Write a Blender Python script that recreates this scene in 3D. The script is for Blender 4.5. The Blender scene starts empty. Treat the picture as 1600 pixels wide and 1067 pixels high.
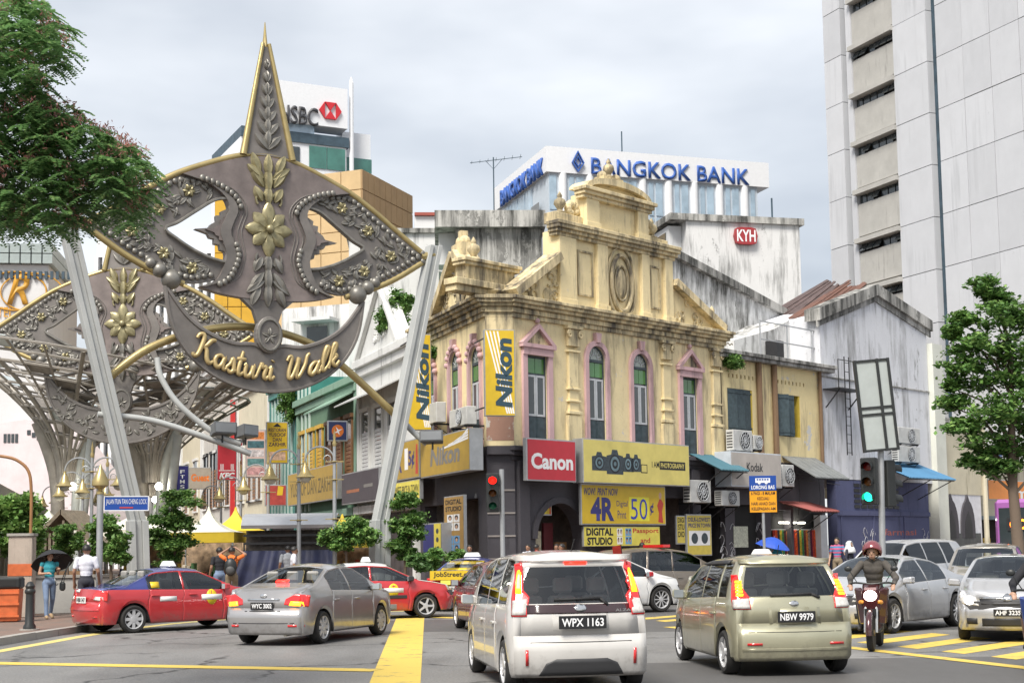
import bpy, bmesh, math, random
import numpy as np
from mathutils import Vector, Matrix
from mathutils.bvhtree import BVHTree
R = math.radians
sc = bpy.context.scene
COL = sc.collection
random.seed(7)

# ------------------------------------------------------------------ camera
F = 2222.0; PPY = 647.0; TILT = R(5.4); ROLL = R(.83); CH = 1.68
fw = Vector((0, math.cos(TILT), math.sin(TILT))); u0 = Vector((0, -math.sin(TILT), math.cos(TILT))); r0 = Vector((1, 0, 0))
rt = r0*math.cos(ROLL) - u0*math.sin(ROLL); up = u0*math.cos(ROLL) + r0*math.sin(ROLL)
CAM = Vector((0, 0, CH))
cd = bpy.data.cameras.new('camera'); cam = bpy.data.objects.new('camera', cd); COL.objects.link(cam)
cd.sensor_width = 36; cd.lens = F/1600*36; cd.clip_end = 5000; cd.clip_start = .1
cd.shift_y = (PPY - 533.5)/1600
m = Matrix((rt, up, -fw)).transposed().to_4x4(); m.translation = CAM
cam.matrix_world = m
sc.camera = cam

# ------------------------------------------------------------------ sky, sun, exposure
world = bpy.data.worlds.new('World'); sc.world = world; world.use_nodes = True
SUN_EL, SUN_AZ = R(52), R(-155)          # soft sun high behind the camera, to the left
def world_nodes():
    nt = world.node_tree; N = nt.nodes; L = nt.links
    bg = N['Background']
    sky = N.new('ShaderNodeTexSky'); sky.sky_type = 'NISHITA'; sky.sun_disc = False
    sky.sun_elevation = SUN_EL; sky.sun_rotation = SUN_AZ; sky.air_density = 1.2; sky.dust_density = 3
    tc = N.new('ShaderNodeTexCoord')
    mp = N.new('ShaderNodeMapping'); mp.inputs['Scale'].default_value = (1, 1, 2.6); mp.inputs['Location'].default_value = (.35, .1, .2)
    L.new(tc.outputs['Generated'], mp.inputs['Vector'])
    n1 = N.new('ShaderNodeTexNoise'); n1.inputs['Scale'].default_value = 2.3; n1.inputs['Detail'].default_value = 5; n1.inputs['Roughness'].default_value = .48
    L.new(mp.outputs[0], n1.inputs['Vector'])
    cr = N.new('ShaderNodeValToRGB')
    e = cr.color_ramp.elements
    e[0].position = .36; e[0].color = (1.45, 1.56, 1.74, 1)
    e[1].position = .64; e[1].color = (2.9, 2.95, 3.03, 1)
    x = e.new(.5); x.color = (2.15, 2.24, 2.37, 1)
    L.new(n1.outputs['Fac'], cr.inputs['Fac'])
    mx = N.new('ShaderNodeMixRGB'); mx.inputs['Fac'].default_value = .9
    L.new(sky.outputs[0], mx.inputs['Color1']); L.new(cr.outputs[0], mx.inputs['Color2'])
    L.new(mx.outputs[0], bg.inputs['Color']); bg.inputs['Strength'].default_value = .1
world_nodes()
sl = bpy.data.lights.new('sun', 'SUN'); sun = bpy.data.objects.new('sun', sl); COL.objects.link(sun)
sl.energy = 1.5; sl.angle = R(22); sl.color = (1, .955, .88)
sd = Vector((math.sin(SUN_AZ)*math.cos(SUN_EL), math.cos(SUN_AZ)*math.cos(SUN_EL), math.sin(SUN_EL)))
sun.rotation_euler = sd.to_track_quat('Z', 'Y').to_euler()
sun.location = (0, -20, 60)
sc.view_settings.view_transform = 'Standard'; sc.view_settings.look = 'None'
sc.view_settings.exposure = 1.8; sc.view_settings.gamma = 1; sc.view_settings.use_curve_mapping = False
sc.cycles.use_denoising = True
sc.cycles.max_bounces = 6; sc.cycles.transparent_max_bounces = 12
sc.cycles.caustics_reflective = False; sc.cycles.caustics_refractive = False

# ------------------------------------------------------------------ measuring helpers (pixel of the photograph -> metres)
def ray(px, py): return fw*F + rt*(px-800) + up*(PPY-py)
def at(px, py, Y):
    d = ray(px, py); return CAM + d*(Y/d.y)
def gr(px, py, z=0):
    d = ray(px, py); return CAM + d*((z-CH)/d.z)
class Frame:
    """vertical plane: origin (x, y), local x along the wall, local y into the wall"""
    def __init__(s, x, y, a):
        s.x, s.y, s.a = x, y, a
        s.d = Vector((math.cos(a), math.sin(a))); s.n = Vector((-math.sin(a), math.cos(a)))
    def pl(s, px, py, off=0):
        d = ray(px, py); O = Vector((s.x, s.y)) + s.n*off
        k = (O - CAM.xy).dot(s.n)/d.xy.dot(s.n); p = CAM + d*k
        return (p.xy - Vector((s.x, s.y))).dot(s.d), p.z
    def X(s, px, py=700, off=0): return s.pl(px, py, off)[0]
    def Z(s, px, py, off=0): return s.pl(px, py, off)[1]
    def w(s, x, y=0, z=0):
        q = Vector((s.x, s.y)) + s.d*x + s.n*y; return Vector((q.x, q.y, z))
    def shifted(s, x): q = s.w(x); return Frame(q.x, q.y, s.a)

# ------------------------------------------------------------------ materials
MATS = {}
def _nt(name):
    m = bpy.data.materials.new(name); m.use_nodes = True
    nt = m.node_tree; return m, nt.nodes, nt.links, nt.nodes['Principled BSDF']
def c4(c): return (c[0], c[1], c[2], 1)
def _noise(N, L, vec, scale, detail=4, rough=.55):
    n = N.new('ShaderNodeTexNoise'); n.inputs['Scale'].default_value = scale; n.inputs['Detail'].default_value = detail; n.inputs['Roughness'].default_value = rough
    L.new(vec, n.inputs['Vector']); return n.outputs['Fac']
def _ramp(N, L, fac, a, b):
    r = N.new('ShaderNodeMapRange'); r.inputs['From Min'].default_value = a; r.inputs['From Max'].default_value = b; r.clamp = True
    L.new(fac, r.inputs['Value']); return r.outputs['Result']
def _mix(N, L, fac, a, b, blend='MIX'):
    x = N.new('ShaderNodeMixRGB'); x.blend_type = blend
    for i, v in (('Fac', fac), ('Color1', a), ('Color2', b)):
        if hasattr(v, 'is_linked') or hasattr(v, 'links'): L.new(v, x.inputs[i])
        else: x.inputs[i].default_value = v if i == 'Fac' else c4(v)
    return x.outputs[0]
def _bump(N, L, h, strength, dist, bs):
    b = N.new('ShaderNodeBump'); b.inputs['Strength'].default_value = strength; b.inputs['Distance'].default_value = dist
    L.new(h, b.inputs['Height']); L.new(b.outputs[0], bs.inputs['Normal'])
def _pos(N, L, scale=(1, 1, 1), world=True):
    if world: v = N.new('ShaderNodeNewGeometry').outputs['Position']
    else: v = N.new('ShaderNodeTexCoord').outputs['Object']
    mp = N.new('ShaderNodeMapping'); mp.inputs['Scale'].default_value = scale; L.new(v, mp.inputs['Vector']); return mp.outputs[0]
def M(name, col, rough=.6, metal=0., var=.12, scale=3., bump=0., bscale=60., coat=0., spec=.5, emit=0., local=True):
    """plain procedural material: colour with uneven tone, optional fine relief"""
    if name in MATS: return MATS[name]
    m, N, L, b = _nt(name)
    v = _pos(N, L, world=not local)
    f = _noise(N, L, v, scale, 6, .6)
    a = tuple(max(0, c*(1-var)) for c in col); z = tuple(min(1, c*(1+var)) for c in col)
    L.new(_mix(N, L, _ramp(N, L, f, .3, .7), a, z), b.inputs['Base Color'])
    b.inputs['Roughness'].default_value = rough; b.inputs['Metallic'].default_value = metal
    b.inputs['Coat Weight'].default_value = coat; b.inputs['Coat Roughness'].default_value = .04
    b.inputs['Specular IOR Level'].default_value = spec
    if bump: _bump(N, L, _noise(N, L, v, bscale, 3), bump, .01, b)
    if emit:
        b.inputs['Emission Color'].default_value = c4(col); b.inputs['Emission Strength'].default_value = emit
    MATS[name] = m; return m
def plaster(name, col, stain=(.09, .085, .075), amount=.5, peel=None, peel_amt=.0, fine=.12, rough=.85, streak=.3, bump=.35):
    """old rendered wall: tone drift, rain streaks, blotches and peeled patches"""
    if name in MATS: return MATS[name]
    m, N, L, b = _nt(name)
    v = _pos(N, L)
    tone = _noise(N, L, v, .7, 6, .65)
    a = tuple(c*(1-fine) for c in col); z = tuple(min(1, c*(1+fine*.6)) for c in col)
    c = _mix(N, L, _ramp(N, L, tone, .3, .7), a, z)
    vs = _pos(N, L, (2.2, 2.2, streak)); st = _noise(N, L, vs, 1.0, 8, .7)
    lo = .74 - amount*.34
    big = _noise(N, L, v, .35, 3, .5)
    pr = N.new('ShaderNodeMath'); pr.operation = 'MULTIPLY_ADD'; pr.inputs[1].default_value = .55; L.new(big, pr.inputs[0])
    L.new(st, pr.inputs[2])
    c = _mix(N, L, _ramp(N, L, pr.outputs[0], lo+.26, lo+.5), c, stain)
    sp = _noise(N, L, v, 5.5, 10, .78); c = _mix(N, L, _ramp(N, L, sp, .66-amount*.09, .74-amount*.07), c, tuple(q*.6+w*.4 for q, w in zip(stain, col)))
    if amount > .4:
        bl = _noise(N, L, _pos(N, L, (1, 1, .6)), 1.15, 13, .74); k = .74-amount*.19; c = _mix(N, L, _ramp(N, L, bl, k, k+.05), c, tuple(q*.75+w*.25 for q, w in zip(stain, col)))
    if peel:
        pn = _noise(N, L, v, 1.15, 9, .68)
        k = .72 - peel_amt*.3
        c = _mix(N, L, _ramp(N, L, pn, k, k+.03), c, peel)
    L.new(c, b.inputs['Base Color']); b.inputs['Roughness'].default_value = rough; b.inputs['Specular IOR Level'].default_value = .25
    _bump(N, L, _noise(N, L, v, 9, 9, .7), bump, .03, b)
    MATS[name] = m; return m
def glassy(name, col=(.03, .04, .045), rough=.04, spec=.8):
    if name in MATS: return MATS[name]
    m, N, L, b = _nt(name)
    v = _pos(N, L, world=True)
    f = _noise(N, L, v, .8, 3)
    L.new(_mix(N, L, f, tuple(c*.5 for c in col), tuple(min(1, c*1.6) for c in col)), b.inputs['Base Color'])
    b.inputs['Roughness'].default_value = rough; b.inputs['Specular IOR Level'].default_value = spec
    MATS[name] = m; return m
def car_glass(name, tint=(.32, .36, .36)):
    if name in MATS: return MATS[name]
    m, N, L, b = _nt(name)
    N.remove(b); out = N['Material Output']
    t = N.new('ShaderNodeBsdfTransparent'); t.inputs[0].default_value = c4(tint)
    g = N.new('ShaderNodeBsdfGlossy'); g.inputs['Roughness'].default_value = .02; g.inputs['Color'].default_value = (.9, .95, 1, 1)
    fr = N.new('ShaderNodeFresnel'); fr.inputs['IOR'].default_value = 1.7
    mx = N.new('ShaderNodeMixShader'); L.new(fr.outputs[0], mx.inputs[0]); L.new(t.outputs[0], mx.inputs[1]); L.new(g.outputs[0], mx.inputs[2])
    L.new(mx.outputs[0], out.inputs['Surface'])
    MATS[name] = m; return m

# ------------------------------------------------------------------ object helpers
def setp(o, label=None, cat=None, group=None, kind=None):
    if label: o['label'] = label
    if cat: o['category'] = cat
    if group: o['group'] = group
    if kind: o['kind'] = kind
    return o
def thing(name, label, cat, loc=(0, 0, 0), rz=0., group=None):
    o = bpy.data.objects.new(name, None); COL.objects.link(o); o.empty_display_size = .3
    o.location = loc; o.rotation_euler = (0, 0, rz)
    return setp(o, label, cat, group)
def empty(name, parent, loc=(0, 0, 0), rot=(0, 0, 0)):
    o = bpy.data.objects.new(name, None); COL.objects.link(o); o.parent = parent; o.location = loc; o.rotation_euler = rot
    o.empty_display_size = .1
    return o
def link_mesh(name, me, mat, parent=None):
    o = bpy.data.objects.new(name, me); COL.objects.link(o)
    if mat is not None:
        for q in (mat if isinstance(mat, (list, tuple)) else [mat]): me.materials.append(q)
    if parent is not None: o.parent = parent
    return o
def copy_tree(o, parent=None):
    c = o.copy(); COL.objects.link(c)
    if parent is not None: c.parent = parent
    for ch in list(o.children): copy_tree(ch, c)
    return c
def place(o, loc, rz=0., label=None, scale=None):
    o.location = loc; o.rotation_euler = (0, 0, rz)
    if label: o['label'] = label
    if scale: o.scale = (scale, scale, scale)
    return o

class MB:
    def __init__(s): s.v = []; s.f = []; s.m = []; s.k = 0
    def mat(s, k): s.k = k; return s
    def add(s, vs, fs):
        b = len(s.v); s.v += [tuple(q) for q in vs]
        for f in fs: s.f.append(tuple(b+i for i in f)); s.m.append(s.k)
        return s
    def box(s, x0, x1, y0, y1, z0, z1):
        x0, x1 = min(x0, x1), max(x0, x1); y0, y1 = min(y0, y1), max(y0, y1); z0, z1 = min(z0, z1), max(z0, z1)
        return s.add([(x0,y0,z0),(x1,y0,z0),(x1,y1,z0),(x0,y1,z0),(x0,y0,z1),(x1,y0,z1),(x1,y1,z1),(x0,y1,z1)],
                     [(0,3,2,1),(4,5,6,7),(0,1,5,4),(1,2,6,5),(2,3,7,6),(3,0,4,7)])
    def hexa(s, p):   # 8 points, bottom four then top four
        return s.add(p, [(0,3,2,1),(4,5,6,7),(0,1,5,4),(1,2,6,5),(2,3,7,6),(3,0,4,7)])
    def prism(s, poly, lo, hi, axis='y'):
        """outline (a, b) swept along an axis: 'y': (a, lo..hi, b); 'z': (a, b, lo..hi); 'x': (lo..hi, a, b)"""
        n = len(poly)
        if axis == 'y': f = lambda a, b, t: (a, t, b)
        elif axis == 'z': f = lambda a, b, t: (a, b, t)
        else: f = lambda a, b, t: (t, a, b)
        ar = sum(poly[i][0]*poly[(i+1) % n][1] - poly[(i+1) % n][0]*poly[i][1] for i in range(n))
        if (ar < 0) != (axis == 'y' and False): poly = list(poly)[::-1] if ar < 0 else list(poly)
        vs = [f(a, b, lo) for a, b in poly] + [f(a, b, hi) for a, b in poly]
        if axis == 'y': fs = [tuple(range(n)), tuple(range(2*n-1, n-1, -1))] + [(i, i+n, (i+1) % n+n, (i+1) % n) for i in range(n)]
        else: fs = [tuple(range(n-1, -1, -1)), tuple(range(n, 2*n))] + [(i, (i+1) % n, (i+1) % n+n, i+n) for i in range(n)]
        return s.add(vs, fs)
    def tube(s, pts, r, seg=8, caps=True):
        pts = [Vector(p) for p in pts]; n = len(pts)
        rr = r if isinstance(r, (list, tuple)) else [r]*n
        vs = []; prev = None
        for i, p in enumerate(pts):
            t = (pts[min(i+1, n-1)] - pts[max(i-1, 0)])
            t = t.normalized() if t.length > 1e-9 else Vector((0, 0, 1))
            if prev is None:
                a = Vector((0, 0, 1)) if abs(t.z) < .9 else Vector((1, 0, 0)); a = (a - t*a.dot(t)).normalized()
            else:
                a = prev - t*prev.dot(t); a = a.normalized() if a.length > 1e-6 else t.orthogonal().normalized()
            prev = a; b = t.cross(a)
            for k in range(seg):
                q = 2*math.pi*k/seg; vs.append(p + (a*math.cos(q) + b*math.sin(q))*rr[i])
        fs = []
        for i in range(n-1):
            for k in range(seg): fs.append((i*seg+k, i*seg+(k+1) % seg, (i+1)*seg+(k+1) % seg, (i+1)*seg+k))
        if caps: fs += [tuple(range(seg-1, -1, -1)), tuple((n-1)*seg+k for k in range(seg))]
        return s.add(vs, fs)
    def cyl(s, x, y, z0, z1, r, seg=12, r1=None):
        return s.tube([(x, y, z0), (x, y, z1)], [r, r if r1 is None else r1], seg)
    def lathe(s, prof, c=(0, 0, 0), seg=16, axis='z', caps=True):
        vs = []; n = len(prof)
        for (r, h) in prof:
            for k in range(seg):
                q = 2*math.pi*k/seg; a, b = r*math.cos(q), r*math.sin(q)
                if axis == 'z': vs.append((c[0]+a, c[1]+b, c[2]+h))
                elif axis == 'x': vs.append((c[0]+h, c[1]+a, c[2]+b))
                else: vs.append((c[0]+b, c[1]+h, c[2]+a))
        fs = [(i*seg+k, i*seg+(k+1) % seg, (i+1)*seg+(k+1) % seg, (i+1)*seg+k) for i in range(n-1) for k in range(seg)]
        if caps: fs += [tuple(range(seg-1, -1, -1)), tuple((n-1)*seg+k for k in range(seg))]
        return s.add(vs, fs)
    def ball(s, c, r, seg=12, rings=8, sq=(1, 1, 1)):
        vs = [(c[0], c[1], c[2]-r*sq[2])]
        for i in range(1, rings):
            a = math.pi*i/rings
            for k in range(seg):
                q = 2*math.pi*k/seg
                vs.append((c[0]+r*sq[0]*math.sin(a)*math.cos(q), c[1]+r*sq[1]*math.sin(a)*math.sin(q), c[2]-r*sq[2]*math.cos(a)))
        vs.append((c[0], c[1], c[2]+r*sq[2])); e = len(vs)-1
        fs = [(0, 1+(k+1) % seg, 1+k) for k in range(seg)]
        for i in range(rings-2):
            for k in range(seg):
                a = 1+i*seg; fs.append((a+k, a+(k+1) % seg, a+seg+(k+1) % seg, a+seg+k))
        a = 1+(rings-2)*seg; fs += [(a+k, a+(k+1) % seg, e) for k in range(seg)]
        return s.add(vs, fs)
    def mesh(s, name='mesh'):
        me = bpy.data.meshes.new(name); me.from_pydata(s.v, [], s.f); me.polygons.foreach_set('material_index', s.m); me.update(); return me
    def build(s, name, mat, parent=None, smooth=None, bevel=0.):
        me = s.mesh(name)
        if smooth is not None:
            me.polygons.foreach_set('use_smooth', [True]*len(me.polygons)); me.set_sharp_from_angle(angle=R(smooth))
        o = link_mesh(name, me, mat, parent)
        if bevel:
            b = o.modifiers.new('bevel', 'BEVEL'); b.width = bevel; b.segments = 1; b.limit_method = 'ANGLE'
        return o
def mbox(name, mat, parent, *a, bevel=0.): return MB().box(*a).build(name, mat, parent, bevel=bevel)

def eval_mesh(o):
    dg = bpy.context.evaluated_depsgraph_get(); return bpy.data.meshes.new_from_object(o.evaluated_get(dg))
_tc = {}
def text_mesh(s, bold=0., shear=0., extrude=0., res=3):
    cu = bpy.data.curves.new('text', 'FONT'); cu.body = s; cu.offset = bold; cu.shear = shear; cu.extrude = extrude; cu.resolution_u = res
    cu.align_x = 'LEFT'
    o = bpy.data.objects.new('text', cu); COL.objects.link(o)
    me = eval_mesh(o); bpy.data.objects.remove(o); bpy.data.curves.remove(cu)
    return me
def lettering(parent, s, mat, x0, x1, z0, z1, y=0., bold=.012, shear=0., depth=.0, name='lettering', rows=None):
    """letters fitted into a rectangle of the parent's x-z plane, facing -y"""
    me = text_mesh(s, bold, shear, 0.)
    n = len(me.vertices); co = np.empty(n*3); me.vertices.foreach_get('co', co); co = co.reshape(-1, 3)
    lo, hi = co.min(0), co.max(0)
    q = np.empty_like(co)
    q[:, 0] = x0 + (co[:, 0]-lo[0])/(hi[0]-lo[0])*(x1-x0)
    q[:, 2] = z0 + (co[:, 1]-lo[1])/(hi[1]-lo[1])*(z1-z0)
    q[:, 1] = y
    me.vertices.foreach_set('co', q.ravel()); me.update()
    o = link_mesh(name, me, mat, parent)
    if depth:
        md = o.modifiers.new('solid', 'SOLIDIFY'); md.thickness = depth; md.offset = 0
    return o

def wall_holes(mb, x0, x1, z0, z1, holes, y=0., depth=.3, reveal=True):
    """front sheet of a wall at local y with rectangular holes (a, b, c, d) and their reveals"""
    xs = sorted({x0, x1, *[q for h in holes for q in h[:2] if x0 < q < x1]}); zs = sorted({z0, z1, *[q for h in holes for q in h[2:4] if z0 < q < z1]})
    for i in range(len(xs)-1):
        for j in range(len(zs)-1):
            cx, cz = (xs[i]+xs[i+1])/2, (zs[j]+zs[j+1])/2
            if any(h[0] < cx < h[1] and h[2] < cz < h[3] for h in holes): continue
            mb.add([(xs[i], y, zs[j]), (xs[i+1], y, zs[j]), (xs[i+1], y, zs[j+1]), (xs[i], y, zs[j+1])], [(0, 1, 2, 3)])
    if reveal:
        for a, b, c, d in [h[:4] for h in holes]:
            p = [(a, c), (b, c), (b, d), (a, d)]
            for i in range(4):
                (ax, az), (bx, bz) = p[i], p[(i+1) % 4]
                mb.add([(ax, y, az), (ax, y+depth, az), (bx, y+depth, bz), (bx, y, bz)], [(0, 1, 2, 3)])
    return mb
def arc(cx, cz, rx, rz, a0, a1, n): return [(cx+rx*math.cos(a0+(a1-a0)*i/n), cz+rz*math.sin(a0+(a1-a0)*i/n)) for i in range(n+1)]
def catmull(P, n=8, closed=False):
    P = [Vector(p) for p in P]; out = []; N = len(P)
    for i in range(N if closed else N-1):
        g = (lambda k: P[k % N]) if closed else (lambda k: P[max(0, min(N-1, k))])
        a, b, c, d = g(i-1), g(i), g(i+1), g(i+2)
        for j in range(n):
            t = j/n; out.append(.5*((2*b) + (c-a)*t + (2*a-5*b+4*c-d)*t*t + (3*b-a-3*c+d)*t**3))
    if not closed: out.append(P[-1])
    return out
def sil(name, mat, parent, poly, y0, y1, bevel=0., **k):
    """outline in x-z, given a thickness along y"""
    return MB().prism(poly, y0, y1, 'y').build(name, mat, parent, bevel=bevel, **k)
# ================================================================== ground, road, pavement
def asphalt():
    m, N, L, b = _nt('asphalt')
    v = _pos(N, L); vs = _pos(N, L, (.5, .16, 1))
    f = _noise(N, L, v, 26, 5, .85); g = _noise(N, L, vs, 1.3, 6, .6); h = _noise(N, L, v, .35, 6, .6)
    c = _mix(N, L, _ramp(N, L, g, .35, .68), (.085, .083, .081), (.2, .196, .19))
    c = _mix(N, L, _ramp(N, L, h, .5, .62), c, (.145, .14, .134))
    c = _mix(N, L, _ramp(N, L, f, .42, .85), c, (.36, .35, .335), 'MIX')
    vo = N.new('ShaderNodeTexVoronoi'); vo.feature = 'DISTANCE_TO_EDGE'; vo.inputs['Scale'].default_value = .32
    wv = N.new('ShaderNodeVectorMath'); wv.operation = 'ADD'; nn = N.new('ShaderNodeTexNoise'); nn.inputs['Scale'].default_value = 1.4; nn.inputs['Detail'].default_value = 6; L.new(v, nn.inputs['Vector']); L.new(v, wv.inputs[0]); L.new(nn.outputs['Color'], wv.inputs[1]); L.new(wv.outputs[0], vo.inputs['Vector'])
    k = _noise(N, L, v, .18, 3, .5); cm = N.new('ShaderNodeMath'); cm.operation = 'MULTIPLY'; L.new(_ramp(N, L, vo.outputs['Distance'], .022, .006), cm.inputs[0]); L.new(_ramp(N, L, k, .4, .48), cm.inputs[1])
    c = _mix(N, L, cm.outputs[0], c, (.045, .044, .043))
    pa = N.new('ShaderNodeTexVoronoi'); pa.inputs['Scale'].default_value = .17; pa.distance = 'CHEBYCHEV'; L.new(v, pa.inputs['Vector']); sr = N.new('ShaderNodeSeparateColor'); L.new(pa.outputs['Color'], sr.inputs[0]); c = _mix(N, L, _ramp(N, L, sr.outputs[0], .68, .7), c, (.095, .092, .09))
    ol = _noise(N, L, _pos(N, L, (1, .55, 1)), 1.1, 5, .6); c = _mix(N, L, _ramp(N, L, ol, .66, .76), c, (.06, .058, .055))
    L.new(c, b.inputs['Base Color'])
    L.new(_ramp(N, L, g, -.6, 1.3), b.inputs['Roughness'])
    b.inputs['Specular IOR Level'].default_value = .45
    _bump(N, L, f, .35, .006, b); return m
def worn_paint(name, col, wear=.5):
    m, N, L, b = _nt(name)
    v = _pos(N, L); f = _noise(N, L, v, 2.2, 10, .75); g = _noise(N, L, v, 50, 2, .6)
    c = _mix(N, L, _ramp(N, L, g, .3, .8), tuple(q*.82 for q in col), col)
    c = _mix(N, L, _ramp(N, L, f, .72-wear*.22, .8-wear*.16), c, (.12, .115, .1))
    L.new(c, b.inputs['Base Color']); b.inputs['Roughness'].default_value = .7
    _bump(N, L, g, .3, .004, b); return m
def paving(name, a, b2, mortar, scale=4.):
    m, N, L, b = _nt(name)
    v = _pos(N, L); t = N.new('ShaderNodeTexBrick'); t.inputs['Scale'].default_value = scale; t.inputs['Color1'].default_value = c4(a); t.inputs['Color2'].default_value = c4(b2)
    t.inputs['Mortar'].default_value = c4(mortar); t.inputs['Mortar Size'].default_value = .012; L.new(v, t.inputs['Vector'])
    f = _noise(N, L, v, 1.2, 7, .65)
    L.new(_mix(N, L, _ramp(N, L, f, .4, .75), t.outputs[0], (.13, .115, .1)), b.inputs['Base Color']); b.inputs['Roughness'].default_value = .8
    _bump(N, L, t.outputs['Fac'], -.4, .004, b); return m
A = asphalt()
YP = worn_paint('yellow_road_paint', (.72, .52, .1), .75)
road = MB().add([(-1500, -300, 0), (1500, -300, 0), (1500, 2500, 0), (-1500, 2500, 0)], [(0, 1, 2, 3)]).build('road', A); setp(road, 'grey worn asphalt road', 'road', kind='structure')
KERB = catmull([(-10.6, 12, 0), (-10, 22, 0), (-9.75, 27.2, 0), (-9.5, 31.4, 0), (-8.6, 35.5, 0), (-6.2, 38.6, 0), (-2.3, 41.2, 0), (.6, 44.0, 0), (3.0, 47.0, 0), (7.5, 52.0, 0), (18, 63.1, 0), (36, 82.1, 0)], 10)
kx = [(p.x, p.y) for p in KERB]
PAV = paving('pavement_bricks', (.2, .12, .09), (.24, .16, .125), (.12, .1, .085))
poly = kx + [(60, 130), (-80, 190), (-80, 12)]
pv = MB().prism(poly, -.3, .13, 'z').build('pavement', PAV); setp(pv, 'brown brick pavement along the shops and the gate', 'pavement', kind='structure')
KS = plaster('kerb_concrete', (.36, .34, .31), amount=.45)
kr = thing('kerb', 'weathered concrete kerb stones edging the pavement', 'kerb'); kr['kind'] = 'structure'
# kerb stones one by one along the edge
acc = 0; i0 = 0
for i in range(1, len(KERB)):
    acc += (KERB[i]-KERB[i-1]).length
    if acc >= .95 or i == len(KERB)-1:
        a, b = KERB[i0], KERB[i]; d = (b-a).normalized(); n = Vector((d.y, -d.x, 0)); e = d*.008; q = random.uniform(-.006, .006)
        P = [a+e+n*.03, b-e+n*.03, b-e-n*.2, a+e-n*.2]
        if a.y < 75: MB().hexa([(p.x, p.y, -.05) for p in P] + [(p.x, p.y, .142+q) for p in [a+e+n*.015, b-e+n*.015, b-e-n*.2, a+e-n*.2]]).build('kerb_stone', KS, kr)
        acc = 0; i0 = i
def marking(pts, label, z=.004, mat=None):
    o = MB().add([(p[0], p[1], z) for p in pts], [tuple(range(len(pts)))]).build('road_marking', mat or YP)
    me = o.data
    if me.polygons[0].normal.z < 0: me.flip_normals()
    return setp(o, label, 'road marking', 'yellow markings on the road', 'structure')
def gl(px, py): p = gr(px, py); return (p.x, p.y)
marking([gl(577, 1067), gl(657, 1067), gl(663, 963), gl(619, 965)][:2] + [gl(663, 963), gl(619, 966)], 'broad yellow band running up the road between the silver sedan and the white people carrier')
a = Vector(gl(-60, 1035)); b = Vector(gl(590, 1047)); n = (b-a).normalized(); n = Vector((-n.y, n.x))*.22
marking([a-n, b-n, b+n, a+n], 'long yellow stop line across the near lane', .007)
a = Vector(gl(586, 961)); b = Vector(gl(708, 965)); n = Vector((0, .3))
marking([a-n, b-n, b+n, a+n], 'short yellow line across the road in front of the red and white taxi', .007)
# edge line beside the kerb
q = MB(); pts = [p for p in KERB if 20 < p.y < 42]
for i in range(len(pts)-1):
    a, b = pts[i], pts[i+1]; d = (b-a).normalized(); n = Vector((d.y, -d.x, 0))
    q.add([(*(a+n*.5).xy, .004), (*(b+n*.5).xy, .004), (*(b+n*.8).xy, .004), (*(a+n*.8).xy, .004)], [(0, 3, 2, 1)])
o = q.build('road_marking', worn_paint('pale_road_paint', (.68, .56, .2), .5)); setp(o, 'pale yellow edge line following the kerb', 'road marking', None, 'structure')
# zebra crossing: bars lie along the cross street
cdv = Vector((.31, -.95)); bar = Vector((math.sin(R(41)), math.cos(R(41)))); c0 = Vector((2.55, 33.2))
for i in range(15):
    c = c0 + cdv*(i*1.22); o1 = c + bar*.55; o2 = c + bar*3.5; w = cdv*.29
    marking([o1-w, o2-w, o2+w, o1+w], 'yellow bar of the zebra crossing beside the motorcycle')
a = c0 + cdv*3 + Vector((-.25, -.2)); b = c0 + cdv*19 + Vector((-.25, -.2)); n = Vector((cdv.y, -cdv.x))*-.14
marking([a-n, b-n, b+n, a+n], 'yellow line along the near edge of the zebra crossing', .007)

# ================================================================== buildings far behind
W_WHITE = plaster('white_render', (.62, .62, .62), (.3, .3, .3), .25, fine=.05)
W_TOWER = [plaster('tower_panels_%d' % k, (.52*f, .53*f, .555*f), (.42, .43, .45), .5, fine=.05, bump=.15, streak=.12) for k, f in enumerate((1, .95, 1.04))]
W_OLD = plaster('old_white_wall', (.66, .655, .645), (.13, .13, .125), .72, fine=.06, streak=.22)
W_CONC = plaster('stained_concrete', (.5, .49, .46), (.07, .07, .065), 1.0, fine=.15, streak=.2)
W_GREY = plaster('grey_concrete', (.42, .41, .385), (.2, .195, .18), .35)
SLAT = M('dark_slate_blue_metal', (.045, .075, .1), .5, var=.3, scale=1.5, local=False)
GL_DK = glassy('dark_window_glass', (.04, .05, .055))
GL_BL = glassy('pale_blue_window_glass', (.33, .43, .52), .12)
GL_GR = glassy('green_window_glass', (.05, .16, .13), .06)
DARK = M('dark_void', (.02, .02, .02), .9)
def sized(fr, x0, x1): return fr.shifted(x0), x1-x0

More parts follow.
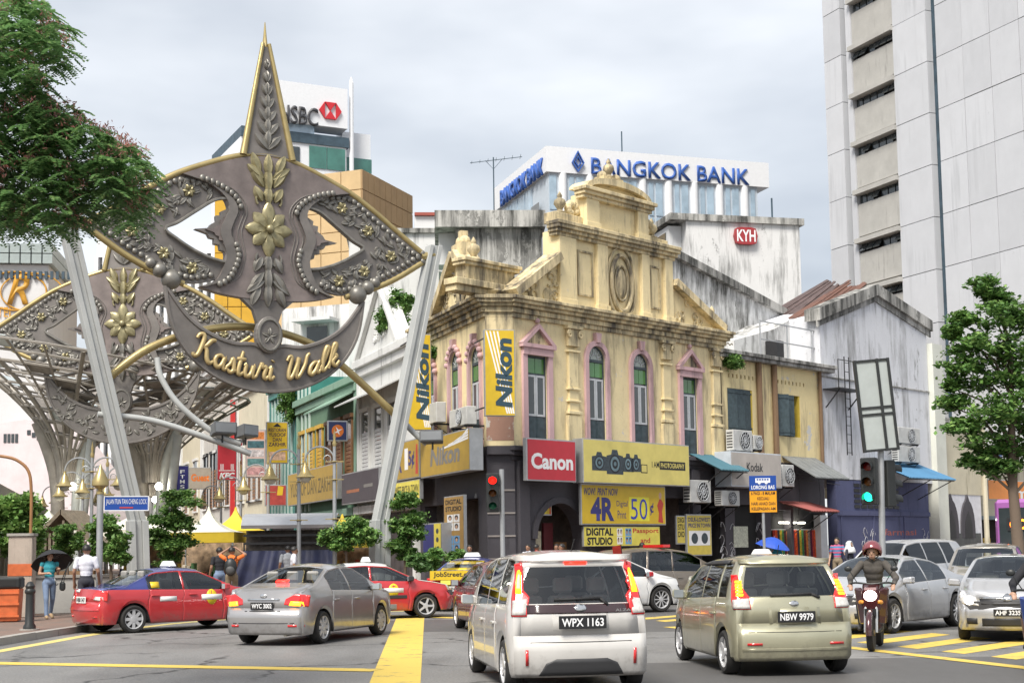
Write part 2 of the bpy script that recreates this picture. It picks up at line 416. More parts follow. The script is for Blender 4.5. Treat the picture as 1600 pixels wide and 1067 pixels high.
# --- tower at the right
FT0 = at(1310, 440, 105); FT = Frame(FT0.x, FT0.y, R(-66))
t = thing('office_tower', 'tall white panelled office tower with a recessed window bay, behind the small tree', 'building', (FT.x, FT.y, 0), FT.a)
X = lambda px: FT.X(px, 5)
xs = [X(1284), X(1311), X(1319), X(1327), X(1394), X(1447), X(1459), X(1800)]
H = 62.
MB().box(xs[0]+.3, xs[7], .9, 30, 0, H).build('wall_core', W_GREY, t)
fl = 3.62; zb = FT.Z(1360, 62) - 10*fl
def panels(x0, x1, n, y0):
    w = (x1-x0)/n
    me = None
    for i in range(n):
        for k in range(17):
            z0 = zb + k*fl
            if me is None:
                mes = [MB().box(.02, w-.02, y0, .88, .025, fl-.025).mesh('panel') for _ in range(3)]; [q.materials.append(w_) for q, w_ in zip(mes, W_TOWER)]; me = mes
            o = link_mesh('panel', random.choice(me), None, t)
            o.location = (x0+i*w, random.uniform(-.015, .015), z0)
panels(xs[0], xs[1], 1, 0); panels(xs[2], xs[3], 1, 0); panels(xs[4], xs[5], 1, -.1); panels(xs[6], xs[7], 7, 0)
MB().box(xs[1], xs[2], .5, .89, 0, H).build('window_strip', SLAT, t)
MB().box(xs[5], xs[6], .4, .89, 0, H).build('window_strip', SLAT, t)
for k in range(17):
    z0 = zb + k*fl
    MB().box(xs[3], xs[4], .12, .89, z0+.35, z0+2.72).build('spandrel', W_GREY, t)
    MB().box(xs[3]-.05, xs[4]+.05, -.35, .88, z0+3.4, z0+3.74).build('ledge', W_GREY, t)
    wn = 6; ww = (xs[4]-xs[3])/wn
    for i in range(wn):
        wdw = MB().box(xs[3]+i*ww+.06, xs[3]+(i+1)*ww-.06, .3, .36, z0+2.78, z0+3.38).build('window', GL_DK, t)
        if random.random() < .4:
            wdw.data.transform(Matrix.Translation((0, 0, z0+3.38)) @ Matrix.Rotation(R(-32), 4, 'X') @ Matrix.Translation((0, -.3, -z0-3.38)) ); wdw.location = (0, .28, 0)
    MB().box(xs[3], xs[4], .5, .6, z0+2.72, z0+3.4).build('window_recess', DARK, t)

# --- bank with the roof sign
p = at(853, 228, 130); FB = Frame(p.x, p.y, R(18)); zt = p.z
t = thing('bank_tower', 'white office block with blue lettering along its roof band', 'building', (FB.x, FB.y, 0), FB.a)
Lr = FB.X(1201, 262); zb = FB.Z(853, 268); Ld = 16.5
BW = M('white_cladding', (.74, .75, .77), .45, var=.04); BLUE = M('bank_blue', (.035, .11, .4), .5, var=.1)
MB().box(0, Lr, 0, Ld, zb, zt).build('roof_band', BW, t)
MB().box(.3, Lr-1.2, .3, Ld-.3, 0, zb).build('core_wall', M('pale_blue_cladding', (.5, .56, .62), .4, var=.06), t)
nb = 8; bw = (Lr-1.6)/nb
for i in range(nb):
    x = .35+i*bw
    MB().lathe([(.42, 0), (.42, zb-.01)], (x+bw*.5, .35, 0), 14).build('column', BW, t, smooth=40)
    for j in range(7):
        z1 = zb-.3-j*3.4
        MB().box(x+bw*.5+.66, x+bw*.5+1.1, .2, .29, z1-3.2, z1).build('window', GL_BL, t)
        MB().box(x+.02, x+bw*.5-.66, .2, .29, z1-3.2, z1).build('window', GL_BL, t)
lettering(t, 'BANGKOK BANK', BLUE, FB.X(923, 255), FB.X(1170, 275), zt-2.4, zt-.8, -.1, bold=.012, depth=.08)
dx = FB.X(902, 250); dz = zt-1.35
for k, (s1, s2) in enumerate(((1.0, .82), (.55, .4))):
    o1 = [(dx, dz+1.05*s1), (dx+.62*s1, dz-.1*s1), (dx, dz-1.0*s1), (dx-.62*s1, dz-.1*s1)]
    i1 = [(dx, dz+1.05*s2), (dx+.62*s2, dz-.1*s2), (dx, dz-1.0*s2), (dx-.62*s2, dz-.1*s2)]
    q = MB()
    for j in range(4): q.prism([o1[j], o1[(j+1) % 4], i1[(j+1) % 4], i1[j]], -.3+.02*k, -.06, 'y')
    q.build('emblem', BLUE, t)
MB().box(-.05, 0, 2.2, 4.4, zb-12, zb-2.4).build('louvre', M('louvre_grey', (.2, .21, .22), .6), t)
for j in range(6):
    for i in range(5): MB().box(.22, .29, 5+i*2.2, 6.9+i*2.2, zb-3.3-j*3.4, zb-.4-j*3.4).build('window', GL_BL, t)
sd_ = empty('side_sign', t, (-.12, 15.7, 0), (0, 0, R(-90)))
lettering(sd_, 'BANGKOK BANK', BLUE, 1.9, 15.0, zt-2.6, zt-.9, 0, bold=.03, depth=.2)
MB().tube([(8.5, 2, zt), (8.5, 2, zt+2.6)], .07, 6).build('antenna', SLAT, t)

# --- bank tower with the hexagon sign
p = at(545, 140, 165); FH = Frame(p.x, p.y, R(26)); zt = p.z
t = thing('sign_tower', 'white high-rise with a red and white hexagon emblem on its roof sign', 'building', (FH.x, FH.y, 0), FH.a)
x0 = FH.X(405, 170); z1 = FH.Z(545, 202); x1 = FH.X(543, 150)
MB().box(x0, x1, 0, 3, z1, zt).build('roof_sign', BW, t)
INK = M('ink_black', (.012, .012, .014), .5); REDL = M('logo_red', (.55, .02, .03), .45, var=.05); WHT = M('print_white', (.8, .8, .8), .5, var=.03)
lettering(t, 'HSBC', M('sign_dark_grey', (.05, .05, .055), .5), FH.X(436, 188), FH.X(496, 183), FH.Z(480, 196)-.1, FH.Z(480, 169), -.2, bold=.006, depth=.25)
ex0, ex1 = FH.X(498, 177), FH.X(533, 173); ez0, ez1 = FH.Z(515, 187), FH.Z(515, 161); w = (ex1-ex0)/4; cx = (ex0+ex1)/2; cz = (ez0+ez1)/2
for pl_ in ([(ex0, cz), (ex0+w, ez0), (ex0+w, ez1)], [(ex1, cz), (ex1-w, ez1), (ex1-w, ez0)], [(ex0+w, ez1), (cx, cz), (ex1-w, ez1)], [(ex0+w, ez0), (ex1-w, ez0), (cx, cz)]):
    sil('emblem', REDL, t, pl_, -.25, -.02)
MB().box(x0-2, x1, .5, 14, 0, z1-2.2).build('wall', BW, t)
MB().box(x0-2, x1+.3, .3, 14, z1-2.2, z1-1.0).build('roof_edge', SLAT, t)
MB().box(x0, x1-4, .4, 8, z1-1, z1).build('glass_storey', GL_BL, t)
for (a, b, c, d, mt) in ((485, 512, 228, 262, GL_GR), (513, 541, 228, 262, GL_GR), (453, 470, 232, 256, GL_DK), (425, 448, 226, 250, GL_BL)):
    MB().box(FH.X(a, 245), FH.X(b, 245), .38, .5, FH.Z(500, d), FH.Z(500, c)).build('window', mt, t)
MB().box(x1+.0, x1+3.6, 2, 12, 0, FH.Z(555, 200)).build('side_wing', BW, t)
MB().box(x1+.3, x1+3.7, 1.86, 1.99, FH.Z(555, 262), FH.Z(555, 240)).build('window', GL_GR, t)
MB().tube([(x1+.7, .6, 0), (x1+.7, .6, zt+1), (x1+.7, .6, FH.Z(545, 118))], [.28, .28, .1], 8).build('mast', BW, t)

# --- tan tiled block
p = at(566, 264, 122); FBr = Frame(p.x, p.y, R(69)); zt = p.z
t = thing('tan_block', 'windowless tan tiled block below the hexagon sign tower', 'building', (FBr.x, FBr.y, 0), FBr.a)
TAN = plaster('tan_tiles', (.42, .28, .15), (.25, .17, .1), .3, fine=.12); TANP = plaster('tan_tiles_pale', (.55, .4, .22), (.3, .2, .1), .2)
Lr = FBr.X(645, 308)
MB().box(.12, Lr, .12, 9, 0, zt-.1).build('wall_core', TANP, t)
me = None
n, mz = 9, 9
w = Lr/n
for i in range(n):
    for k in range(mz):
        if me is None: o = MB().box(.03, w-.03, 0, .11, .04, 1.76).build('panel', TAN, t); me = o.data
        else: o = link_mesh('panel', me, None, t)
        o.location = (i*w, random.uniform(0, .02), zt-1.8*(k+1))
me = None
for i in range(4):
    for k in range(mz):
        if me is None: o = MB().box(0, .11, .03, 1.95, .04, 1.76).build('panel', TANP, t); me = o.data
        else: o = link_mesh('panel', me, None, t)
        o.location = (random.uniform(0, .02), .12+i*2., zt-1.8*(k+1))
p = at(480, 330, 135); FY = Frame(p.x, p.y, R(3))
t = thing('yellow_block', 'yellow tiled wall glimpsed through the eye of the gate', 'building', (FY.x, FY.y, 0), FY.a)
YT = plaster('yellow_tiles', (.6, .36, .05), (.3, .2, .05), .25)
x0, x1, zt = FY.X(335, 400), FY.X(545, 350), FY.Z(500, 312)
MB().box(x0, x1, .1, 12, 0, zt).build('wall_core', M('yellow_grout', (.25, .17, .05), .8), t)
me = None
for i in range(10):
    for k in range(8):
        w = (x1-x0)/10
        if me is None: o = MB().box(.04, w-.04, 0, .09, .04, 1.7).build('panel', YT, t); me = o.data
        else: o = link_mesh('panel', me, None, t)
        o.location = (x0+i*w, 0, zt-1.74*(k+1))

# --- white rear wall and concrete block behind the yellow shop
p = at(690, 365, 82); FW = Frame(p.x, p.y, R(4)); zt = p.z
t = thing('white_rear_block', 'plain white rendered rear wall rising behind the gate', 'building', (FW.x, FW.y, 0), FW.a)
x0, x1 = FW.X(545, 365), FW.X(735, 370)
MB().box(x0, x1, 0, 10, 0, zt).build('wall', W_OLD, t)
MB().box(x0-.2, x1+.2, -.2, 10.2, zt+.01, zt+.28).build('coping', W_CONC, t)
MB().box(FW.X(648, 350), FW.X(682, 350), 4, 9, zt+.29, FW.Z(665, 338, 4)).build('roof_room', W_WHITE, t)
MB().box(FW.X(648, 350), FW.X(690, 350), 3.8, 9.2, FW.Z(665, 338, 4)+.02, FW.Z(665, 333, 4)).build('roof_slab', M('roof_red', (.3, .07, .05), .7), t)
p = at(700, 332, 74); FC = Frame(p.x, p.y, R(3)); zt = p.z
t = thing('concrete_block', 'streaked bare concrete block with an overhanging roof slab', 'building', (FC.x, FC.y, 0), FC.a)
x0, x1 = FC.X(712, 380), FC.X(846, 380)
MB().box(x0, x1, 0, 8, 0, zt-.9).build('wall', W_CONC, t)
MB().box(x0-1.1, x1+.2, -.5, 8.4, zt-.9+.01, zt).build('roof_slab', W_CONC, t)
MB().box(x0-.9, x0-.01, 1, 6, zt-2.6, zt-.9).build('roof_room', W_WHITE, t)
q = MB(); ax, az = FC.X(772, 330, 3), zt
q.tube([(ax, 3, zt), (ax, 3, FC.Z(772, 246, 3))], .035, 6); z = FC.Z(772, 248, 3)
q.tube([(ax-1.3, 3, z-.25), (ax+1.6, 3, z+.1)], .02, 5)
for i in range(7): q.tube([(ax-1.2+i*.45, 2.7-.03*i, z-.22+i*.055), (ax-1.2+i*.45, 3.3+.03*i, z-.22+i*.055)], .012, 4)
q.tube([(ax-.45, 3, z-.12), (ax, 3, z-.6), (ax+.5, 3, z-.02)], .015, 4)
ant = q.build('television_aerial', SLAT); ant.location = FC.w(0, 0); ant.rotation_euler = (0, 0, FC.a); setp(ant, 'thin rooftop television aerial on the concrete block', 'aerial')

# --- block with the red sign
p = at(1100, 336, 84); FK = Frame(p.x, p.y, R(14)); zt = p.z
t = thing('old_white_block', 'stained white rear block carrying a small red sign', 'building', (FK.x, FK.y, 0), FK.a)
x0, x1 = FK.X(1072, 340), FK.X(1249, 360)
MB().box(x0, x1, 0, 9, 0, zt-.401).build('wall', W_OLD, t)
MB().box(x0-1.1, x1+.25, -.2, 9.2, zt-.4, zt).build('roof_slab', W_CONC, t)
MB().box(x0-.85, x0-.01, .8, 6, zt-4.2, zt-.56).build('stair_head', W_WHITE, t)
MB().box(x0-.9, x0-.86, 1.2, 5.5, zt-1.9, zt-.9).build('louvre', GL_DK, t)
MB().tube([(FK.X(1228, 330), 2, zt), (FK.X(1228, 330), 2, FK.Z(1228, 311, 2))], .06, 6).build('pipe', SLAT, t)
cx, cz = FK.pl(1163, 370); a, b = .74, .52
hexp = [(cx-a, cz), (cx-a+.1, cz+b*.85), (cx-a*.5, cz+b), (cx+a*.5, cz+b), (cx+a-.1, cz+b*.85), (cx+a, cz), (cx+a-.1, cz-b*.85), (cx+a*.5, cz-b), (cx-a*.5, cz-b), (cx-a+.1, cz-b*.85)]
s = thing('wall_sign', 'small red many-sided wall sign with white letters high on the stained block', 'sign', (FK.x, FK.y, 0), FK.a)
sil('sign_panel', M('sign_red_faded', (.32, .03, .035), .5), s, hexp, -.3, -.02); lettering(s, 'KYH', WHT, cx-.6, cx+.6, cz-.36, cz+.36, -.31, bold=.02)

# --- office slab behind the gate
p = at(160, 372, 155); FO = Frame(p.x, p.y, R(-6)); zt = p.z
t = thing('office_slab', 'pale office slab with rows of dark windows and white fins', 'building', (FO.x, FO.y, 0), FO.a)
x0, x1 = FO.X(153, 380), FO.X(395, 470)
MB().box(x0, x1, .3, 12, 0, zt-2.2).build('wall', W_GREY, t)
n = 20; w = (x1-x0)/n; meW = meF = None
for i in range(n):
    o = MB().box(x0+i*w-.2, x0+i*w+.2, -.35, .29, 0, zt-2.2).build('fin', BW, t)
    for k in range(7):
        z0 = zt-5.4-k*3.3
        if meW is None: o = MB().box(.3, w-.3, .2, .29, .2, 2.5).build('window', GL_DK, t); meW = o.data
        else: o = link_mesh('window', meW, None, t)
        o.location = (x0+i*w, 0, z0)
MB().box(x0, x1, -.2, 12, zt-2.19, zt-1.6).build('roof_edge', BW, t)
MB().box(x0, x0+2.4, -.2, 6, zt-1.59, zt+.4).build('roof_sign', WHT, t)
lettering(t, 'H', INK, x0+1.3, x0+2.2, zt-1.2, zt-.1, -.22)

# --- hotel at the left
p = at(70, 400, 112); FHo = Frame(p.x, p.y, R(8)); zt = FHo.Z(60, 382)
t = thing('hotel_block', 'white hotel with a gold looped letter emblem and a glass block parapet', 'building', (FHo.x, FHo.y, 0), FHo.a)
x0, x1 = FHo.X(-70, 420), FHo.X(76, 420); zb = FHo.Z(60, 414)
MB().box(x0, x1, 0, 14, 0, zb).build('wall', W_WHITE, t)
n = 9; w = (x1+.4-x0)/n; me = None
for i in range(n):
    for k in range(2):
        hh = (zt-zb)/2
        if me is None: o = MB().box(.05, w-.05, 0, 10, .04, hh-.04).build('parapet_panel', M('parapet_grey_green', (.33, .38, .37), .35, var=.1), t); me = o.data
        else: o = link_mesh('parapet_panel', me, None, t)
        o.location = (x0+i*w, -.5, zb+k*hh)
for i in range(16):
    xx = FHo.X(0, 430)-.5 + i*.22*2
    MB().box(xx, xx+.22, -.25, -.01, FHo.Z(20, 436), FHo.Z(20, 424)).build('fin', SLAT, t)
GOLDP = M('gold_lettering', (.55, .28, .03), .4)
q = MB(); cx, cz = FHo.pl(24, 455); sx, sz = 2.4, 1.55
loop = [(cx+sx*math.cos(a)*1.0, -.1, cz+sz*math.sin(a)) for a in [i*2*math.pi/40 for i in range(41)]]
q.tube(loop, .07, 6); q.tube([(x_+1.3, -.13, z_-.1) for x_, y_, z_ in loop[:30]], .06, 6)
q.build('emblem_loops', GOLDP, t); lettering(t, 'R', GOLDP, cx-.6, cx+1.1, cz-1.1, cz+1.3, -.18, shear=.3, bold=.02, depth=.05)
lettering(t, 'HOTEL', GOLDP, FHo.X(-30, 487), FHo.X(22, 487), FHo.Z(10, 496), FHo.Z(10, 480), -.1, bold=.01)

# --- pink and pale blue buildings down the left side
p = at(60, 660, 105); FP = Frame(p.x, p.y, R(-8))
t = thing('pink_building', 'pink gabled building beyond the arcade roof', 'building', (FP.x, FP.y, 0), FP.a)
PINK = plaster('pink_render', (.7, .62, .63), (.5, .45, .45), .2)
g = [FP.pl(-40, 850), FP.pl(170, 850), FP.pl(110, 735), FP.pl(62, 672), FP.pl(40, 655), FP.pl(-40, 668)]
sil('wall', PINK, t, g, 0, 9)
for i in range(4):
    x, z = FP.pl(8+i*6, 684); MB().box(x-.1, x+.12, -.05, -.01, z-.35, z+.3).build('window', GL_DK, t)
for i in range(3):
    x, z = FP.pl(45+i*7.5, 676+i*4); MB().box(x-.12, x+.16, -.05, -.01, z-.15, z+.2).build('window', GL_DK, t)
p = at(85, 790, 92); FA = Frame(p.x, p.y, R(105))
t = thing('market_arcade', 'long low grey and pale blue market arcade running down the walk', 'building', (FA.x, FA.y, 0), FA.a)
zt = 5.6
MB().box(-60, 2, .35, 1.2, 0, zt-2.2).build('wall', plaster('arcade_blue', (.4, .5, .55), (.2, .25, .27), .3), t)
MB().prism([(-.2, zt-2.19), (-.2, zt-1.3), (2.5, zt+.1), (4, zt+.1), (4, zt-2.19)], -60, 2, 'x').build('roof', plaster('arcade_roof', (.3, .29, .25), (.12, .12, .1), .4), t)
for i in range(28): MB().box(-58+i*2.1, -58+i*2.1+.32, 0, .34, .13, zt-2.25).build('pilaster', plaster('arcade_cream', (.5, .47, .4), amount=.3), t)
# ================================================================== yellow corner shop
YEL = plaster('yellow_plaster', (.8, .67, .4), (.27, .225, .155), .62, peel=(.62, .57, .5), peel_amt=.26, fine=.12, streak=.35, bump=.5)
YELM = plaster('yellow_moulding', (.76, .63, .38), (.115, .1, .08), .95, fine=.14, bump=.4)
PNK = plaster('pink_surround', (.6, .4, .41), (.25, .17, .17), .6, peel=(.5, .45, .42), peel_amt=.1)
GREYP = plaster('dark_grey_paint', (.085, .08, .09), (.03, .03, .03), .35, peel=(.3, .29, .28), peel_amt=.12)
FRAME_D = M('window_frame_slate', (.055, .075, .085), .6, var=.25); FRAME_W = M('window_frame_white', (.5, .52, .54), .5, var=.1)
GREEN_P = glassy('green_pane', (.06, .2, .05), .1); SHUT = M('slate_shutter', (.05, .075, .085), .65, var=.35, scale=6)
ALU = M('aluminium', (.42, .43, .44), .4, .6, var=.12); BLK = M('black_metal', (.02, .02, .022), .5)

c = at(800, 470, 50); FR = Frame(c.x, c.y, R(46.6))
c2 = at(757, 470, 49.9); FL = Frame(c2.x, c2.y, R(-69))
shop = thing('corner_shophouse', 'ornate yellow two-storey corner shophouse with a tall gabled parapet', 'building', (FR.x, FR.y, 0), FR.a)
left = empty('street_front', shop, (0, 0, 0)); 
_inv = Matrix.LocRotScale(Vector((FR.x, FR.y, 0)), Matrix.Rotation(FR.a, 3, 'Z').to_quaternion(), None).inverted()
left.matrix_local = _inv @ (Matrix.Translation((FL.x, FL.y, 0)) @ Matrix.Rotation(FL.a, 4, 'Z'))
LEDGE = 5.28; CORN0 = FR.Z(884, 509); CORN1 = FR.Z(884, 478); XE = FR.X(1126, 600)
def window_unit(par, x0, x1, z0, z1, arched, surround='plain', ws=.2):
    """tall shuttered window in a reveal: transom, casements, lower shutters, surround"""
    cx = (x0+x1)/2; hw = (x1-x0)/2; y = .06
    wdw = MB().box(x0, x1, y+.06, y+.1, z0, z1-(hw if arched else 0)).build('window', GL_DK, par)
    zs = z1-hw if arched else z1
    q = MB(); t_ = .07
    q.box(x0, x0+t_, y, y+.05, z0, zs); q.box(x1-t_, x1, y, y+.05, z0, zs)
    if arched:
        o = arc(cx, zs, hw, hw, 0, math.pi, 14); i = arc(cx, zs, hw-t_, hw-t_, 0, math.pi, 14)
        for k in range(14): q.prism([o[k], o[k+1], i[k+1], i[k]], y, y+.05, 'y')
    else: q.box(x0+t_, x1-t_, y, y+.05, z1-t_, z1)
    q.box(x0+t_, x1-t_, y-.01, y+.05, zs-.1 if arched else z1-.75, (zs if arched else z1-.65)); q.build('frame', FRAME_D, wdw)
    if arched:
        sil('fanlight', glassy('fanlight_glass', (.3, .34, .3), .15), wdw, arc(cx, zs, hw-.02, hw-.02, 0, math.pi, 14), y+.03, y+.06)
        b = MB()
        for k in range(1, 7):
            a = math.pi*k/7; b.tube([(cx+.2*math.cos(a), y+.015, zs+.2*math.sin(a)), (cx+(hw-.06)*math.cos(a), y+.015, zs+(hw-.06)*math.sin(a))], .014, 4)
        b.tube([(p[0], y+.015, p[1]) for p in arc(cx, zs, .2, .2, 0, math.pi, 8)], .014, 4); b.build('fanlight_bars', FRAME_W, wdw)
        tz1 = zs-.1; tz0 = zs-.68
    else: tz1 = z1-t_; tz0 = z1-.65
    for s_ in (0, 1):
        a = x0+t_+s_*(hw-t_)+.012; b = a+hw-t_-.024
        MB().box(a, b, y+.02, y+.05, tz0+.02, tz1-.02).build('transom_pane', GREEN_P, wdw)
    cz1 = tz0-.05; cz0 = z0+(cz1-z0)*.42
    for s_ in (0, 1):
        a = x0+t_+s_*(hw-t_)+.01; b = a+hw-t_-.02; q = MB(); f = .075
        q.box(a, a+f, y-.02, y+.03, cz0, cz1); q.box(b-f, b, y-.02, y+.03, cz0, cz1); q.box(a+f, b-f, y-.02, y+.03, cz0, cz0+f); q.box(a+f, b-f, y-.02, y+.03, cz1-f, cz1)
        q.build('casement', FRAME_W, wdw); MB().box(a+f, b-f, y, y+.02, cz0+f, cz1-f).build('pane', GL_DK, wdw)
        q = MB(); q.box(a, b, y-.01, y+.04, z0+.02, cz0-.03); q.box(a+.06, b-.06, y-.025, y-.011, z0+.1, cz0-.1); q.build('shutter', SHUT, wdw)
    q = MB()
    if arched:
        o = arc(cx, zs, hw+ws, hw+ws, 0, math.pi, 18); i = arc(cx, zs, hw, hw, 0, math.pi, 18)
        for k in range(18): q.prism([o[k], o[k+1], i[k+1], i[k]], -.1, .02, 'y')
        q.box(x0-ws, x0, -.1, .02, z0, zs); q.box(x1, x1+ws, -.1, .02, z0, zs)
        q.prism([(cx-.1, z1+ws*.6), (cx+.1, z1+ws*.6), (cx+.16, z1+ws+.28), (cx-.16, z1+ws+.28)], -.18, .01, 'y')
        if surround == 'floral':
            for k in range(1, 18, 2): q.ball((o[k][0], -.1, o[k][1]), .11, 8, 6)
    else:
        q.box(x0-ws, x0, -.1, .02, z0, z1); q.box(x1, x1+ws, -.1, .02, z0, z1); q.box(x0-ws, x1+ws, -.14, .02, z1, z1+.26)
        q.box(x0-ws-.1, x1+ws+.1, -.2, .02, z1+.261, z1+.4)
        pk = z1+1.15; a, b = x0-ws-.12, x1+ws+.12
        q.prism([(a, z1+.401), (a+.22, z1+.401), (cx, pk-.18), (cx, pk)], -.2, .02, 'y'); q.prism([(b, z1+.401), (cx, pk), (cx, pk-.18), (b-.22, z1+.401)], -.2, .02, 'y')
        q.ball((cx, -.08, pk+.12), .1, 8, 6)
        sil('pediment_panel', YELM, par, [(a+.2, z1+.402), (b-.2, z1+.402), (cx, pk-.16)], -.06, .015)
    q.build('window_surround', PNK, par)
    return wdw
def arch_fill(mb, x0, x1, z1, y, depth):
    hw = (x1-x0)/2; cx = (x0+x1)/2; zs = z1-hw; a = arc(cx, zs, hw, hw, 0, math.pi, 16)
    for k in range(16):
        p, q = a[k], a[k+1]
        mb.add([(p[0], y, p[1]), (p[0], y, z1), (q[0], y, z1), (q[0], y, q[1])], [(0, 1, 2, 3)])
        mb.add([(p[0], y, p[1]), (q[0], y, q[1]), (q[0], y+depth, q[1]), (p[0], y+depth, p[1])], [(0, 1, 2, 3)])
def mould(par, x0, x1, z0, z1, outs, name='cornice', y=0., mat=None, ret=.3):
    """stepped moulding band from z0 to z1, one step for each projection in outs"""
    q = MB(); n = len(outs)
    for i, o in enumerate(outs): q.box(x0-o*.6, x1+o*.6, y-o, y+ret, z0+(z1-z0)*i/n, z0+(z1-z0)*(i+1)/n-.002)
    return q.build(name, mat or YELM, par, bevel=.015)
XW = lambda px, py=620: FR.X(px, py)
zw0 = LEDGE+.05
wins = [(XW(822.5), XW(855), FR.Z(838, 556), False), (XW(918.5), XW(946), FR.Z(932, 541), True), (XW(988), XW(1013.5), FR.Z(1001, 553), True), (XW(1065), XW(1089), FR.Z(1077, 590), False)]
wb = MB(); wall_holes(wb, -.02, XE, LEDGE, CORN0, [(a, b, zw0, z) for a, b, z, _ in wins], 0, .4)
for a, b, z, ar in wins:
    if ar: arch_fill(wb, a, b, z, 0, .3)
wb.build('wall', YEL, shop)
for a, b, z, ar in wins: window_unit(shop, a, b, zw0, z, ar, ws=.2 if ar else .24)
v1 = (_inv @ Vector((FL.x, FL.y, 0)))
core = [(.6, .5), (XE-.1, .5), (XE-.1, 6), (v1.x+.433*6.5+.7, v1.y+.902*6.5), (v1.x+1.2, v1.y+.8)]
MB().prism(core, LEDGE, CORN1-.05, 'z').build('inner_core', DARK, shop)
# pilasters with capitals
for (a, b) in ((884, 904.5), (1032, 1049), (1110, 1126)):
    x0, x1 = XW(a), XW(b); m_ = .12
    q = MB(); q.box(x0, x1, -.14, .02, LEDGE, LEDGE+1.25); q.box(x0+m_, x1-m_, -.1, .02, LEDGE+1.251, CORN0-.9)
    q.box(x0, x1, -.17, .02, LEDGE+1.3, LEDGE+1.42); q.box(x0+.03, x1-.03, -.16, .02, LEDGE+1.75, LEDGE+1.82); q.box(x0+.03, x1-.03, -.16, .02, LEDGE+2.2, LEDGE+2.27)
    q.box(x0+.02, x1-.02, -.17, .02, CORN0-.98, CORN0-.9); q.build('pilaster', YEL, shop, bevel=.01)
    q = MB(); q.box(x0+.05, x1-.05, -.15, .02, CORN0-.75, CORN0-.12); q.box(x0-.06, x1+.06, -.24, .02, CORN0-.115, CORN0-.003)
    for s_, xx in ((-1, x0+.06), (1, x1-.06)):
        q.tube([(xx+s_*.11*math.cos(a_)*(1-a_/14), -.2, CORN0-.32+.16*math.sin(a_)*(1-a_/14)) for a_ in [k*.6 for k in range(16)]], .04, 6)
    q.build('capital', YELM, shop)
# entablature
XC0 = -.05
mould(shop, XC0, XE+.15, CORN0, CORN0+.34, [.1, .18], 'architrave')
MB().box(XC0, XE+.1, -.06, .3, CORN0+.34, CORN1-.5).build('frieze', YEL, shop)
q = MB(); random.seed(3)
for i in range(26):
    x = .6+i*.5; z = (CORN0+CORN1)/2-.08
    if i % 6 == 5: continue
    q.tube([(x+k*.06, -.075, z+.05*math.sin(k*1.4+i)) for k in range(8)], .022, 5)
q.build('frieze_scrolls', YELM, shop)
mould(shop, XC0, XE+.2, CORN1-.5, CORN1, [.16, .3, .42, .5], 'cornice')
# --- gable: outer stage, upper stage, arched crown
s0, s1 = XW(872, 400), XW(1048, 430); u0_, u1_ = XW(914, 330), XW(1010, 340)
Z2 = FR.Z(905, 366); Z3 = FR.Z(930, 306); ZS = FR.Z(885, 338)
MB().box(s0, s1, .05, .75, CORN1, Z2).build('gable_wall', YEL, shop)
for (a, b) in ((872, 898), (931, 947), (1000, 1012), (1036, 1048)):
    x0, x1 = XW(a, 420), XW(b, 430); q = MB(); q.box(x0, x1, -.12, .049, CORN1, Z2-.25); q.box(x0-.06, x1+.06, -.17, .048, CORN1, CORN1+.25); q.build('gable_pilaster', YEL, shop, bevel=.01)
for (a, b) in ((903, 927), (1016, 1032)):
    x0, x1 = XW(a, 420), XW(b, 430); q = MB(); z0_, z1_ = CORN1+.5, Z2-.6; f = .07
    q.box(x0, x0+f, -.0, .048, z0_, z1_); q.box(x1-f, x1, 0, .048, z0_, z1_); q.box(x0+f, x1-f, 0, .048, z0_, z0_+f); q.box(x0+f, x1-f, 0, .048, z1_-f, z1_); q.build('panel_border', YELM, shop)
mould(shop, s0-.1, s1+.1, Z2-.24, Z2+.3, [.12, .22, .32, .36], 'gable_cornice')
mx0, mz0 = FR.pl(971, 443); ow, oh = .62, 1.1
q = MB()
for (a, b, th, yy) in ((ow, oh, .09, -.02), (ow*1.38, oh*1.3, .06, 0), (ow*.62, oh*.62, .05, -.01)):
    q.tube([(mx0+a*math.cos(k*math.pi/16), yy, mz0+b*math.sin(k*math.pi/16)) for k in range(33)], th, 6)
q.ball((mx0, .03, mz0), .3, 10, 8, (1.1, .35, 2)); q.box(mx0-1.0, mx0+1.0, -.05, .048, mz0-oh*1.55, mz0-oh*1.42)
for s_ in (-1, 1):
    q.tube([(mx0+s_*(.45+.25*math.cos(k*.5)), 0, mz0+oh*1.35+.22*math.sin(k*.5)) for k in range(10)], .05, 5)
    q.tube([(mx0+s_*(.5+.22*math.cos(k*.5)), 0, mz0-oh*1.2+.2*math.sin(k*.5)) for k in range(10)], .05, 5)
q.build('oval_medallion', YELM, shop, smooth=50)
MB().box(u0_, u1_, .08, .7, Z2+.3, Z3).build('upper_gable_wall', YEL, shop)
for (x0, x1) in ((u0_, u0_+.75), (u1_-.65, u1_)):
    q = MB(); q.box(x0, x1, -.1, .079, Z2+.301, Z3-.2); q.box(x0-.05, x1+.05, -.15, .078, Z2+.302, Z2+.55); q.build('gable_pilaster', YEL, shop, bevel=.01)
mould(shop, u0_-.12, u1_+.12, Z3-.2, Z3+.22, [.14, .24, .34], 'gable_cornice')
ucx = (u0_+u1_)/2; hw = (u1_-u0_)/2+.1; rz = FR.Z(957, 283)-Z3-.22
o = arc(ucx, Z3+.22, hw, rz, 0, math.pi, 20)
sil('crown', YEL, shop, o, .05, .7)
i_ = arc(ucx, Z3+.22, hw-.28, rz-.25, 0, math.pi, 20); q = MB()
for k in range(20): q.prism([o[k], o[k+1], i_[k+1], i_[k]], -.22, .049, 'y')
q.build('crown_moulding', YELM, shop)
